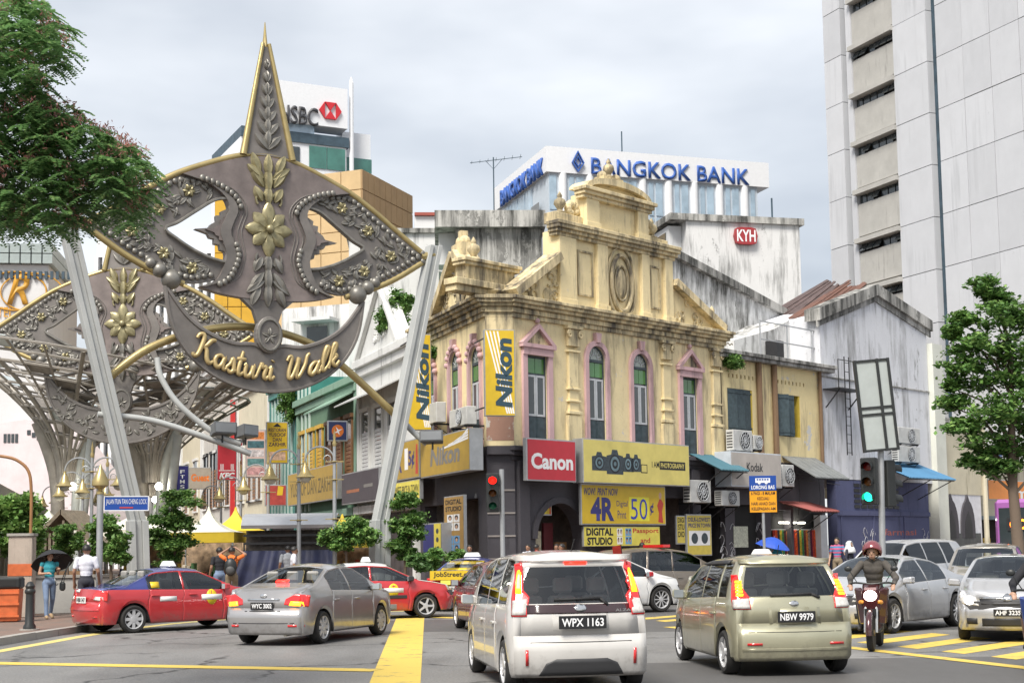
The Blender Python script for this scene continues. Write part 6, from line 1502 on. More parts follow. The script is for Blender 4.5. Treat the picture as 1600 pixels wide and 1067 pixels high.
def lantern(par, z): return MB().lathe([(.0, 0), (.09, 0), (.09, .05), (.05, .08), (.06, .12), (.19, .2), (.19, .3), (.1, .48), (.05, .58), (.02, .66), (0, .7)], (0, 0, z), 14).build('lantern', GOLD, par, smooth=40)
lantern(t, Z_(155, 772))
# gold bell lamps along the walk
def bell_lamp(label, px, Y, side, py_top=690, two=False):
    b = at(px, 880, Y); t = thing('street_lamp', label, 'street lamp', (b.x, b.y, .13), 0, 'gold bell lamps along the walk'); H_ = 4.75
    MB().tube([(0, 0, 0), (0, 0, H_)], [.075, .05], 10).build('pole', GALV, t, smooth=60)
    q = MB(); q.lathe([(.0, 0), (.05, 0), (.07, .1), (.03, .2), (.05, .3), (0, .55)], (0, 0, H_), 10)
    for z in (2.5, 3.7, 4.25): q.lathe([(.06, 0), (.11, .03), (.06, .06)], (0, 0, z), 12); q.box(-.28, .28, -.015, .015, z+.02, z+.05)
    q.build('gilt_rings', GOLD, t, smooth=40)['kind'] = 'stuff'
    for s_ in ((side, -side) if two else (side,)):
        q = MB(); q.tube([(s_*(.45-.45*math.cos(a)), 0, 4.3+.45*math.sin(a)) for a in [i*math.pi/12 for i in range(13)]], .028, 6); q.tube([(s_*(.2+.14*math.cos(a)*(1-a/9)), 0, 4.35+.16*math.sin(a)*(1-a/9)) for a in [i*.5 for i in range(13)]], .016, 5); q.build('arm', GALV, t, smooth=60)
        bl = MB().lathe([(0, .5), (.04, .5), (.05, .38), (.1, .32), (.13, .2), (.2, .08), (.3, 0), (.29, -.02), (0, .05)], (s_*.9, 0, 3.82), 16).build('bell_shade', GOLD, t, smooth=50)
        MB().ball((s_*.9, 0, 3.8), .19, 12, 8, (1, 1, .8)).build('globe', M('globe_white', (.6, .58, .5), .3), bl, smooth=60)
    return t
for px, Y, lb in ((523, 43.5, 'by the square navy sign'), (467, 44.5, 'standing before the grey stall roof'), (419, 52, 'in front of the teal shophouse'), (376, 60, 'in front of the red fried chicken sign'), (345, 68, 'below the orange lettered sign')): bell_lamp('gold bell street lamp ' + lb, px, Y, -1)
for px, Y, lb in ((142, 47, 'behind the street name plate'), (166, 52, 'seen between street name plate and gate leg'), (128, 55, 'over the thatched hut'), (118, 62, 'over the white tents'), (95, 66, 'at the foot of the canopy column')): bell_lamp('gold bell street lamp ' + lb, px, Y, -1, two=True)
# bollard, bins, low wall
b = gr(46, 984, .13); t = thing('bollard', 'black cast iron bollard on the kerb', 'bollard', (b.x, b.y, .13)); MB().lathe([(.0, 0), (.13, 0), (.13, .08), (.095, .14), (.085, .75), (.11, .78), (.11, .83), (.085, .86), (.1, .92), (.05, 1.0), (0, 1.02)], (0, 0, 0), 16).build('post', TLK, t, smooth=40); MB().lathe([(.0, 0), (.2, 0), (.2, .03), (0, .03)], (0, 0, -.002), 16).build('base_plate', KS, t)
b = gr(14, 971, .13); t = thing('litter_bin', 'orange litter bin under a dark lid with a grey stone column behind', 'bin', (b.x, b.y, .13), R(8)); ORB = M('bin_orange', (.55, .13, .04), .5, var=.2, scale=5)
MB().hexa([(-.24, -.22, .02), (.24, -.22, .02), (.24, .22, .02), (-.24, .22, .02), (-.28, -.25, .78), (.28, -.25, .78), (.28, .25, .78), (-.28, .25, .78)]).build('body', ORB, t, bevel=.02)
q = MB()
for zz in (.12, .4, .66): q.box(-.275, .275, -.27, -.245, zz, zz+.05)
q.build('rib', ORB, t); MB().box(-.3, .3, -.28, .28, .785, 1.05).build('lid', TLK, t, bevel=.04); MB().box(-.2, .2, -.29, -.281, .85, .98).build('slot', DARK, t)
b = gr(20, 966, .13); t = thing('column_post', 'square stone-faced service column with an orange band', 'post', (b.x, b.y+.6, .13), R(5))
MB().box(-.3, .3, -.2, .2, 0, 2.05).build('column', plaster('stone_column', (.45, .38, .32), amount=.4), t, bevel=.02); MB().box(-.3, .3, -.215, -.201, 1.05, 1.35).build('orange_band', ORB, t); MB().box(-.33, .33, -.24, .24, 2.052, 2.12).build('cap', KS, t)
MB().tube(catmull([(.2, 0, 2.1), (.2, 0, 3.1), (.12, 0, 3.7), (-.2, 0, 4.0), (-.6, 0, 4.1)], 6), .04, 8).build('bent_pipe', M('pipe_copper', (.3, .15, .06), .5), t, smooth=60)
b = at(80, 925, 38.2); t = thing('planter_wall', 'low grey concrete planter wall behind the walkers', 'planter', (b.x, b.y, .13), R(8)); MB().box(-1.6, 1.6, 0, .5, 0, .95).build('wall', W_GREY, t, bevel=.02); MB().box(-1.65, 1.65, -.05, .55, .952, 1.02).build('coping', KS, t)
b = at(680, 925, 42.6); t = thing('planter_wall', 'low grey kerbed planter under the clipped shrubs', 'planter', (b.x, b.y, .13), R(14)); MB().box(-2.4, 1.6, 0, .6, 0, .42).build('wall', W_GREY, t, bevel=.02)
# black kerb railing along the cross street
rl = thing('kerb_railing', 'black steel pedestrian railing along the shop pavement', 'railing'); pts = [p for p in KERB if 47 < p.y < 66]
for i in range(0, len(pts)-1):
    a, b = pts[i]+Vector((-.35, .3, 0)), pts[i+1]+Vector((-.35, .3, 0)); n = max(2, int((b-a).length/.16))
    q = MB()
    for k in range(n): p = a.lerp(b, k/n); q.tube([(p.x, p.y, .25), (p.x, p.y, 1.05)], .011, 4)
    for z in (.22, 1.05): q.tube([(a.x, a.y, z), (b.x, b.y, z)], .02, 5)
    q.tube([(a.x, a.y, .13), (a.x, a.y, 1.1)], .03, 6); q.build('railing_panel', TLK, rl)
# ================================================================== market stalls
TARP = M('tarp_navy', (.025, .03, .075), .5, var=.35, scale=2.5, bump=.5, bscale=5); TENTW = M('tent_white', (.7, .68, .58), .7, var=.06); TENTY = M('tent_yellow', (.65, .47, .03), .7, var=.08)
def tent(label, px, Y, w, h, m_top, m_val, py=None):
    b = at(px, 870, Y); t = thing('stall_tent', label, 'tent', (b.x, b.y, .13), 0, None); z0 = h
    q = MB(); N_ = 10; rows = []
    for k in range(N_+1):
        u = k/N_; s_ = (1-u)**1.5; rows.append((w*s_*.5+.02, z0+.85*u*(.3+.7*u)))
    vs = []; fs = []
    for (hw, z) in rows: vs += [(-hw, -hw, z), (hw, -hw, z), (hw, hw, z), (-hw, hw, z)]
    for k in range(N_):
        for j in range(4): fs.append((k*4+j, k*4+(j+1) % 4, k*4+4+(j+1) % 4, k*4+4+j))
    q.add(vs, fs); q.build('canopy', m_top, t); q = MB(); hw = w*.5+.01
    for a, b_ in (((-hw, -hw), (hw, -hw)), ((hw, -hw), (hw, hw)), ((hw, hw), (-hw, hw)), ((-hw, hw), (-hw, -hw))): q.add([(*a, z0-.32), (*b_, z0-.32), (*b_, z0+.01), (*a, z0+.01)], [(0, 1, 2, 3)])
    q.build('valance', m_val, t)
    for sx in (-1, 1):
        for sy in (-1, 1): MB().tube([(sx*w*.48, sy*w*.48, 0), (sx*w*.48, sy*w*.48, z0)], .03, 6).build('post', GALV, t)
    return t
tent('white peaked stall tent with a yellow valance by the clipped tree', 326, 46, 2.0, 2.2, TENTW, TENTY)
tent('yellow stall tent beside the white peaked one', 368, 50, 2.0, 2.3, TENTY, TENTY)
tent('white stall tent behind the gate leg base', 215, 52, 3.4, 2.4, TENTW, TENTW)
tent('white stall tent beyond the large bush', 75, 56, 3.6, 2.5, TENTW, TENTW)
tent('yellow stall tent against the green shophouse', 535, 50, 2.6, 2.0, TENTY, TENTY)
b = at(455, 880, 46); t = thing('market_stall', 'market stall with a curved grey metal roof and navy tarpaulin sides', 'stall', (b.x, b.y, .13), R(3)); hw = 1.45
q = MB(); pr = [(-.75, 0), (-.8, .12), (-.45, .42), (.2, .55), (.8, .5)]
vs = []; fs = []
for k, (y, z) in enumerate(pr): vs += [(-hw-.05, y, 2.3+z*.9), (hw+.05, y, 2.3+z*.9)]
q.add(vs, [(2*k, 2*k+1, 2*k+3, 2*k+2) for k in range(len(pr)-1)]); o = q.build('roof', M('stall_roof_grey', (.5, .51, .53), .4, .3, var=.08), t); md = o.modifiers.new('s', 'SOLIDIFY'); md.thickness = .03
for k in range(3): MB().box(-hw, hw, -.6, -.56, 1.55+k*.25, 1.62+k*.25).build('shelf_rail', BLK, t)
MB().box(-hw+.05, hw-.05, -.3, .7, .9, 2.25).build('stall_back', M('stall_dark_goods', (.06, .05, .045), .8, var=.5, scale=8), t)
vs = []; fs = []; nx, nz = 30, 8; random.seed(9)
for j in range(nz+1):
    for i in range(nx+1):
        u, v = i/nx, j/nz; x = -hw*(1+.32*v)+2*hw*(1+.2*v)*u; vs.append((x, -.72-.35*v-.07*math.sin(u*19+v*3)*(.3+v)-.05*math.sin(u*43), 1.6-1.6*v))
fs = [(j*(nx+1)+i, (j+1)*(nx+1)+i, (j+1)*(nx+1)+i+1, j*(nx+1)+i+1) for j in range(nz) for i in range(nx)]
MB().add(vs, fs).build('tarpaulin', TARP, t, smooth=60)
THATCH = M('thatch', (.2, .165, .12), .9, var=.35, scale=9, bump=.8, bscale=30)
b = at(112, 880, 50); t = thing('thatched_hut', 'small kiosk with a steep thatched roof', 'kiosk', (b.x, b.y, .13), R(-6))
for s_ in (-1, 1):
    q = MB(); q.hexa([(s_*1.45, -1, 1.55), (s_*1.45, 1, 1.55), (0.02*s_, 1, 2.95), (.02*s_, -1, 2.95), (s_*1.5, -1, 1.72), (s_*1.5, 1, 1.72), (.02*s_, 1, 3.12), (.02*s_, -1, 3.12)]); q.build('roof_slope', THATCH, t)
for s_ in (-1, 1): MB().tube([(s_*1.0, -.8, 0), (s_*1.0, -.8, 1.9)], .06, 6).build('post', BARK, t)
for k in range(11): x = -.8+k*.16; MB().box(x, x+.09, -.86, -.82, 1.75, 2.75-abs(x)*.9).build('gable_slat', THATCH, t)
MB().box(-1, 1, -.5, .5, 0, 1.0).build('counter', M('counter_wood', (.25, .15, .08), .7, var=.3), t)
# crowded goods under the tents
random.seed(31)
for (px, Y, w, lb) in ((325, 47, 2.0, 'goods table under the white peaked tent'), (372, 51, 2.0, 'goods table under the yellow tent'), (250, 53, 3.0, 'goods table behind the cloud-clipped tree'), (545, 51, 2.2, 'goods table under the yellow tent by the green shophouse')):
    b = at(px, 880, Y); t = thing('goods_table', lb, 'table', (b.x, b.y, .13)); MB().box(-w/2, w/2, -.4, .4, .75, .8).build('table_top', M('counter_wood', (.25, .15, .08), .7, var=.3), t)
    for sx in (-1, 1):
        for sy in (-1, 1): MB().tube([(sx*w*.45, sy*.35, 0), (sx*w*.45, sy*.35, .75)], .025, 5).build('leg', GALV, t)
    MB().box(-w/2, w/2, .55, .6, .8, 2.1).build('display_back', M('display_mixed', (.35, .25, .16), .8, var=.6, scale=5), t)
    for k in range(int(w*7)):
        x = -w/2+.08+k/7; h = random.uniform(.1, .45); cn, cc = random.choice((('red', (.5, .08, .05)), ('cream', (.5, .45, .35)), ('navy', (.06, .08, .2)), ('yellow', (.55, .4, .06)), ('green', (.1, .25, .1)), ('brown', (.3, .2, .12))))
        o = MB().box(x, x+.11, -.3, .1, .805, .805+h).build('goods', M('goods_%.2f_%.2f' % cc[:2], cc, .6, var=.3, scale=8), None, bevel=.01); o.location = (b.x, b.y, .13); setp(o, 'small ' + cn + ' packet on the ' + lb, 'wares', 'wares on the market tables')
# ================================================================== vehicles
def paint(name, col, metal=.35, rough=.32):
    if name in MATS: return MATS[name]
    m, N, L, b = _nt(name); v = _pos(N, L, world=False); f = _noise(N, L, v, 2.5, 5, .6)
    vz = N.new('ShaderNodeSeparateXYZ'); L.new(v, vz.inputs[0])
    c = _mix(N, L, _ramp(N, L, f, .3, .75), tuple(q*.9 for q in col), tuple(min(1, q*1.06) for q in col))
    d = _noise(N, L, v, 9, 6, .7); dz = N.new('ShaderNodeMath'); dz.operation = 'SUBTRACT'; L.new(d, dz.inputs[0]); L.new(vz.outputs['Z'], dz.inputs[1])
    c = _mix(N, L, _ramp(N, L, dz.outputs[0], .12, .75), c, (.16, .14, .12))     # road film on the sills
    L.new(c, b.inputs['Base Color']); b.inputs['Metallic'].default_value = metal; b.inputs['Roughness'].default_value = rough; b.inputs['Coat Weight'].default_value = .9; b.inputs['Coat Roughness'].default_value = .05
    MATS[name] = m; return m
LINING = M('car_lining', (.035, .034, .034), .9); RUB = M('rubber_black', (.018, .018, .019), .75, var=.25); TYRE = M('tyre', (.022, .021, .02), .85, var=.3, scale=9, bump=.3)
RIMS = M('rim_silver', (.55, .55, .56), .35, .3, var=.1); CGL = car_glass('car_window_glass', (.8, .83, .82)); CGLD = car_glass('car_window_glass_dark', (.12, .14, .14)); PLASTIC = M('plastic_dark', (.03, .03, .032), .55); SEAT = M('seat_grey', (.3, .29, .27), .85, var=.2)
TL_RED = M('tail_lamp_red', (.6, .02, .02), .15, var=.15, scale=20, coat=1); TL_CLR = M('lamp_clear', (.55, .53, .5), .12, var=.2, scale=25, coat=1); TL_LIT = M('brake_lamp_lit', (1, .012, .006), .3, var=0, emit=2.2); TL_AMB = M('amber_led_lit', (1, .3, .01), .3, var=0, emit=1.3); HL_LIT = M('headlamp_lit', (1, .93, .8), .3, var=0, emit=3.5)
CHROME = M('chrome', (.6, .6, .6), .12, .95, var=.03); PLATE_K = M('plate_black', (.015, .015, .016), .4); PLATE_W = M('plate_white', (.7, .7, .68), .5)
def ip(P, y): return float(np.interp(y, [p[0] for p in P], [p[1] for p in P]))
def smooth_prof(P, n=240, k=9):
    xs = np.linspace(P[0][0], P[-1][0], n); ys = np.interp(xs, [p[0] for p in P], [p[1] for p in P]); pad = np.concatenate([[ys[0]]*k, ys, [ys[-1]]*k]); ker = np.hanning(2*k+1); ker /= ker.sum()
    return list(zip(xs, np.convolve(pad, ker, 'valid')))
WHEELS = {}
def wheel_meshes(r, w, style):
    if (r, w, style) in WHEELS: return WHEELS[(r, w, style)]
    q = MB(); ri = r*.66
    q.lathe([(ri, -w*.42), (ri+.02, -w*.5), (r-.035, -w*.5), (r-.008, -w*.36), (r, -w*.1), (r, w*.1), (r-.008, w*.36), (r-.035, w*.5), (ri+.02, w*.5), (ri, w*.42)], (0, 0, 0), 32, 'x', False)
    ty = q.mesh('tyre'); ty.polygons.foreach_set('use_smooth', [True]*len(ty.polygons)); ty.set_sharp_from_angle(angle=R(40)); ty.materials.append(TYRE)
    q = MB(); q.mat(1).lathe([(0, w*.05), (ri, w*.05), (ri, w*.08), (0, w*.08)], (0, 0, 0), 24, 'x'); q.mat(0)
    n = {'alloy': 5, 'multi': 10, 'cover': 8}[style]
    for k in range(n):
        a = 2*math.pi*k/n; hw = {'alloy': .2, 'multi': .09, 'cover': .27}[style]
        p = [(.06*math.cos(a-hw*2.2), .06*math.sin(a-hw*2.2)), (ri*math.cos(a-hw*.62), ri*math.sin(a-hw*.62)), (ri*math.cos(a+hw*.62), ri*math.sin(a+hw*.62)), (.06*math.cos(a+hw*2.2), .06*math.sin(a+hw*2.2))]
        q.prism(p, w*.28, w*.4, 'x')
    q.lathe([(ri*.93, w*.2), (ri*1.0, w*.45), (ri*1.05, w*.47), (ri*1.05, w*.1), (ri*.93, w*.1)], (0, 0, 0), 28, 'x', False); q.lathe([(0, w*.3), (.07, w*.3), (.06, w*.43), (0, w*.44)], (0, 0, 0), 14, 'x')
    rm = q.mesh('rim'); rm.materials.append(RIMS); rm.materials.append(M('brake_dark', (.03, .03, .03), .6)); WHEELS[(r, w, style)] = (ty, rm); return ty, rm
ROWS = 18; RAIL = 13
def car(name, label, sp, body, upper, loc, heading, group='vehicles at the junction', glass=None, lining=True):
    t = thing(name, label, sp.get('cat', 'car'), loc, R(-heading), group); L_, hw, zb = sp['L'], sp['W']/2, sp.get('zb', .2)
    top = smooth_prof(sp['top'], k=sp.get('sm', 7)); belt = smooth_prof(sp['belt']); wpl = smooth_prof(sp['plan'], k=10); tail, nose = sp['tail'], sp['nose']; roofmax = max(z for _, z in top); wr_ = sp['wr']; ax = (sp['yr'], sp['yf']); RA = sp['r']+.055
    def section(y):
        w = ip(wpl, y)*hw; tz = ip(top, y); bz = min(ip(belt, y), tz-.07); g_ = max(0, min(1, (tz-bz-.07)/(roofmax-bz-.07))); rail = tz-(.03+.05*g_); wr2 = (w*.95)*(1-g_)+wr_*hw*g_*(w/hw)**.3
        A_ = zb
        for a in ax:
            d = RA*RA-(y-a)**2
            if d > 0: A_ = max(A_, sp['r']+math.sqrt(d)-.01)
        mz = [A_+.05, .5, .68, bz-.1]; 
        for i in range(4): mz[i] = max(mz[i], A_+.045+.012*i)
        fx = [1-.03/hw, 1.0, 1.0, .985]
        P = [(0, zb), (w-.33, zb), (w-.32, A_), (w-.035, A_), (w*.99, mz[0]), (w, mz[1]), (w, mz[2]), (w*.985, mz[3]), (w*.955, bz), (w*.945, bz+.02)]
        g0, g1 = P[-1], (wr2+.012, rail-.03)
        if g1[1] < g0[1]+.006: g1 = (min(wr2+.012, g0[0]-.003), g0[1]+.006)
        for u in (1/3, 2/3, 1): P.append((g0[0]*(1-u)+g1[0]*u+.02*math.sin(math.pi*u)*g_, g0[1]*(1-u)+g1[1]*u))
        rail = max(rail, g1[1]+.006); P.append((wr2, rail)); tz = max(tz, rail+.004)
        for f_ in (1-.07/max(.2, wr2), .7, .38, 0): P.append((wr2*f_, tz-(tz-rail)*abs(f_)**2.6))
        return P
    S = set(np.linspace(0, 1, 40)); 
    for a in ax:
        for d in np.linspace(-RA*1.02, RA*1.02, 13): S.add((a+d+L_/2)/L_)
    for a, b in sp['win']: S |= {(a+L_/2)/L_, (b+L_/2)/L_}
    for k_ in ('ws', 'rw'):
        if k_ in sp: S |= {(sp[k_][0]+L_/2)/L_, (sp[k_][1]+L_/2)/L_}
    for a, b in sp.get('doors', []): S |= {(a+L_/2)/L_, (b+L_/2)/L_}
    S = sorted(S); S2 = [S[0]]
    keys = {(v+L_/2)/L_ for ab in sp['win']+sp.get('doors', [])+[sp[k_] for k_ in ('ws', 'rw') if k_ in sp] for v in ab} | {0., 1.}
    for s_ in S[1:]:
        if s_-S2[-1] > .006: S2.append(s_)
        elif any(abs(s_-k_) < 1e-9 for k_ in keys) and not any(abs(S2[-1]-k_) < 1e-9 for k_ in keys): S2[-1] = s_
    S = S2; n = len(S); tb, nb_ = sp.get('tb', .07), sp.get('nb', .12)
    secT, secN = section(-L_/2), section(L_/2)
    def ends(r):
        f_ = 1. if r <= RAIL else secT[r][0]/secT[RAIL][0]; fn = 1. if r <= RAIL else secN[r][0]/secN[RAIL][0]
        return -L_/2+ip(tail, secT[r][1])+tb*f_*f_, L_/2-ip(nose, secN[r][1])-nb_*fn*fn
    E_ = [ends(r) for r in range(ROWS)]; V = []; m_ = 2*(ROWS-1)
    for s_ in S:
        col = []
        for r in range(ROWS):
            y = E_[r][0]+s_*(E_[r][1]-E_[r][0]); P = section(y); x, z = P[r]
            if s_ == 0: z = secT[r][1]; x = secT[r][0]
            if s_ == 1: z = secN[r][1]; x = secN[r][0]
            col.append((x, y, z))
        V += col + [(-x, y, z) for x, y, z in col[-2:0:-1]]
    faces = []
    for i in range(n-1):
        for k in range(m_):
            k2 = (k+1) % m_; faces.append(((i*m_+k, i*m_+k2, (i+1)*m_+k2, (i+1)*m_+k), 's', i, k if k < ROWS-1 else m_-1-k))
    NC = 2*(ROWS-1-RAIL)
    for end, base, sec, prof, sg, bg in (('t', 0, secT, tail, 1, tb), ('n', (n-1)*m_, secN, nose, -1, nb_)):
        topi = [base+RAIL+j for j in range(NC+1)]; fr_ = [V[q_][0]/V[topi[0]][0] for q_ in topi]; rows = []
        for r in range(1, RAIL):
            row = [base+r]
            for j in range(1, NC):
                x = fr_[j]*sec[r][0]; z = sec[r][1]; V.append((x, sg*(-L_/2+ip(prof, z)+bg*fr_[j]**2), z)); row.append(len(V)-1)
            row.append(base+m_-r); rows.append(row)
        rows.append(topi)
        for a in range(len(rows)-1):
            for j in range(NC):
                f_ = (rows[a][j], rows[a+1][j], rows[a+1][j+1], rows[a][j+1]); faces.append((f_ if end == 'n' else f_[::-1], end, a+1, j))
        f_ = tuple(rows[0]) + (base,); faces.append((f_ if end == 'n' else f_[::-1], end, 0, 0))
    full = bpy.data.meshes.new('full'); full.from_pydata(V, [], [f[0] for f in faces]); full.update(); bm = bmesh.new(); bm.from_mesh(full); bmesh.ops.recalc_face_normals(bm, faces=bm.faces); bm.faces.ensure_lookup_table()
    bvh = BVHTree.FromBMesh(bm)
    yof = lambda i: -L_/2+(S[i]+S[i+1])/2*L_
    def part_of(fi):
        _, kd, i, k = faces[fi]
        if kd == 's':
            y = yof(i)
            if 9 <= k < 12:
                for wi, (a, b) in enumerate(sp['win']):
                    if a < y < b: return ('window', wi, 1 if fi % m_ < ROWS-1 else -1)
            if k >= RAIL+1 or (k >= RAIL and False):
                if sp['ws'][0] < y < sp['ws'][1]: return ('windscreen',)
                if 'rw' in sp and sp['rw'][0] < y < sp['rw'][1]: return ('rear_window',)
                if y > sp['ws'][1]+.02: return ('bonnet',)
                if 'rw' in sp and y < sp['rw'][0]-.02: return ('boot_lid',)
            if 3 <= k < 9:
                for di, (a, b) in enumerate(sp.get('doors', [])):
                    if a < y < b: return ('door', di, 1 if fi % m_ < ROWS-1 else -1)
            return ('body',)
        if kd == 't':
            if sp.get('hatch') and 9 <= i < 12 and 1 <= k < NC-1: return ('rear_window',)
            if sp.get('hatch') and 6 <= i < 9 and 1 <= k < NC-1: return ('tailgate',)
            if not sp.get('hatch') and 6 <= i and 1 <= k < NC-1: return ('boot_lid',)
            return ('bumper_rear',) if 3 <= i <= 5 else ('body',)
        return ('bumper_front',) if 3 <= i <= 5 else ('body',)
    groups = {}
    for fi in range(len(faces)): groups.setdefault(part_of(fi), []).append(fi)
    doors = {}
    for key, fl in sorted(groups.items(), key=lambda q_: (q_[0][0] in ('window',), str(q_[0]))):
        b2 = bmesh.new(); vm = {}
        for fi in fl:
            vs = []
            for v_ in bm.faces[fi].verts:
                if v_.index not in vm: vm[v_.index] = b2.verts.new(v_.co)
                vs.append(vm[v_.index])
            try: nf = b2.faces.new(vs)
            except ValueError: continue
            _, kd, i, k = faces[fi]
            if key[0] in ('body', 'boot_lid', 'bonnet', 'tailgate', 'bumper_rear', 'bumper_front', 'door'):
                hi = (kd == 's' and (k >= sp.get('up_row', 12) or (k >= 9 and sp.get('up_pillar') and yof(i) < sp['up_pillar']))) or key[0] == 'bonnet' or (key[0] == 'boot_lid' and kd == 's') or (kd == 't' and i >= 11 and sp.get('hatch'))
                nf.material_index = 2 if (kd == 's' and k < 3) else (1 if hi else 0)
        bmesh.ops.recalc_face_normals(b2, faces=b2.faces)
        if sum(f.normal.dot(f.calc_center_median()-Vector((0, f.calc_center_median().y*.8, .7))) for f in b2.faces) < 0: bmesh.ops.reverse_faces(b2, faces=b2.faces)
        nm = key[0]
        if nm in ('window', 'windscreen', 'rear_window'):
            for f in b2.faces: f.material_index = 0
            res = bmesh.ops.inset_region(b2, faces=b2.faces[:], thickness=.022 if nm == 'window' else .03, use_even_offset=True)
            for f in res['faces']: f.material_index = 1
            mats = [glass or CGL, RUB]; nm = nm
        else:
            if nm in ('door', 'boot_lid', 'tailgate', 'bonnet'):
                res = bmesh.ops.inset_region(b2, faces=b2.faces[:], thickness=.005, use_even_offset=True); bmesh.ops.delete(b2, geom=res['faces'], context='FACES')
            mats = [body, upper or body, PLASTIC, LINING]
        me = bpy.data.meshes.new(nm); b2.to_mesh(me); b2.free(); me.polygons.foreach_set('use_smooth', [True]*len(me.polygons)); me.set_sharp_from_angle(angle=R(38))
        par = t
        if key[0] == 'window' and key[1:] in doors: par = doors[key[1:]]
        o = link_mesh(nm, me, mats, par)
        if key[0] == 'door': doors[key[1:]] = o
        if nm in ('window', 'windscreen', 'rear_window'): pass
        else: md = o.modifiers.new('solid', 'SOLIDIFY'); md.thickness = .014; md.offset = -1; md.material_offset = 3; md.material_offset_rim = 0
    bm.free(); bpy.data.meshes.remove(full)
    ty, rm = wheel_meshes(sp['r'], sp.get('ww', .19), sp.get('rim', 'cover'))
    for y in ax:
        for s_ in (1, -1):
            w_ = empty('wheel', t, (s_*(hw-.115), y, sp['r']), (0, 0, 0 if s_ > 0 else math.pi)); 
            if y == sp['yf'] and sp.get('steer'): w_.rotation_euler = (0, 0, (0 if s_ > 0 else math.pi)+R(sp['steer']))
            link_mesh('tyre', ty, None, w_); link_mesh('rim', rm, None, w_)
    if lining:
        MB().box(-hw+.12, hw-.12, -L_/2+.5, L_/2-.6, zb+.06, .5).build('cabin_floor', LINING, t)
        MB().box(-hw+.14, hw-.14, sp['ws'][1]-.55, sp['ws'][1]-.1, .6, .93).build('dashboard', LINING, t, bevel=.05)
        for y, xs_ in ((sp['seats'][0], (-.36, .36)), (sp['seats'][1], (-.42, 0, .42))):
            for x in xs_:
                q = MB(); w_ = .23 if len(xs_) == 2 else .2; q.hexa([(x-w_, y, .5), (x+w_, y, .5), (x+w_, y+.14, .5), (x-w_, y+.14, .5), (x-w_*.85, y-.2, 1.1), (x+w_*.85, y-.2, 1.1), (x+w_*.85, y-.1, 1.1), (x-w_*.85, y-.1, 1.1)]); q.box(x-w_, x+w_, y, y+.5, .42, .56); q.box(x-.12, x+.12, y-.24, y-.15, 1.13, 1.32); q.build('seat', SEAT, t, bevel=.03)
    # mirrors, handles
    my = sp['win'][-1][1]-.12; mz = ip(belt, my)+.08
    for s_ in (1, -1):
        q = MB(); q.hexa([(s_*(hw-.06), my-.05, mz-.07), (s_*(hw+.16), my-.06, mz-.06), (s_*(hw+.14), my+.09, mz-.05), (s_*(hw-.06), my+.06, mz-.06), (s_*(hw-.06), my-.05, mz+.05), (s_*(hw+.16), my-.06, mz+.08), (s_*(hw+.13), my+.09, mz+.07), (s_*(hw-.06), my+.06, mz+.05)]); mr = q.build('mirror', sp.get('mirror') or body, t, bevel=.025); MB().box(s_*(hw+.0), s_*(hw+.14), my-.068, my-.062, mz-.045, mz+.065).build('mirror_glass', glassy('mirror_glass', (.3, .33, .35), .02), mr)
        for di, (a, b) in enumerate(sp.get('doors', [])):
            if (di, s_) in doors: MB().box(s_*(hw-.012), s_*(hw+.025), a+.08, a+.27, .77, .805).build('handle', sp.get('handle') or body, doors[(di, s_)], bevel=.01)
    t['bx'] = 0
    return t, bvh
def patch(bvh, t, outline, view, name, mat, off=.006, thick=.02, sub=2, o=None):
    bm = bmesh.new(); s_ = -1 if view == 'lq' else 1
    d = {'rq': Vector((-.6, .8, 0)), 'lq': Vector((.6, .8, 0)), 'rear': Vector((0, 1, 0)), 'front': Vector((0, -1, 0)), 'right': Vector((-1, 0, 0)), 'left': Vector((1, 0, 0)), 'top': Vector((0, 0, -1))}[view]
    mk = {'rq': lambda u, v: Vector((o[0]+.8*u+5.4, o[1]+.6*u-7.2, v)), 'lq': lambda u, v: Vector((-o[0]-.8*u-5.4, o[1]+.6*u-7.2, v)), 'rear': lambda u, v: Vector((u, -9, v)), 'front': lambda u, v: Vector((u, 9, v)), 'right': lambda u, v: Vector((9, u, v)), 'left': lambda u, v: Vector((-9, u, v)), 'top': lambda u, v: Vector((u, v, 9))}[view]
    f = bm.faces.new([bm.verts.new(mk(u, v)) for u, v in outline]); bmesh.ops.triangulate(bm, faces=[f])
    for _ in range(sub): bmesh.ops.subdivide_edges(bm, edges=bm.edges[:], cuts=1, use_grid_fill=True)
    dep = []
    for v in bm.verts:
        h = bvh.ray_cast(v.co, d)
        dep.append(h[3] if h[0] is not None else None)
    ok = [q for q in dep if q is not None]; md_ = sorted(ok)[len(ok)//2] if ok else 9.
    for v, q in zip(bm.verts, dep): v.co = v.co + d*(min(q if q is not None else 99, md_+.11)-off)
    bmesh.ops.recalc_face_normals(bm, faces=bm.faces)
    if sum(f.normal.dot(d) for f in bm.faces) > 0: bmesh.ops.reverse_faces(bm, faces=bm.faces)
    me = bpy.data.meshes.new(name); bm.to_mesh(me); bm.free(); me.polygons.foreach_set('use_smooth', [True]*len(me.polygons)); me.set_sharp_from_angle(angle=R(50)); ob = link_mesh(name, me, mat, t); md = ob.modifiers.new('solid', 'SOLIDIFY'); md.thickness = thick; md.offset = -1; return ob
def mx(P): return [(-a, b) for a, b in P]
def rc(x0, x1, z0, z1): return [(x0, z0), (x1, z0), (x1, z1), (x0, z1)]
def ell(x, z, a, b, n=16): return [(x+a*math.cos(2*math.pi*i/n), z+b*math.sin(2*math.pi*i/n)) for i in range(n)]
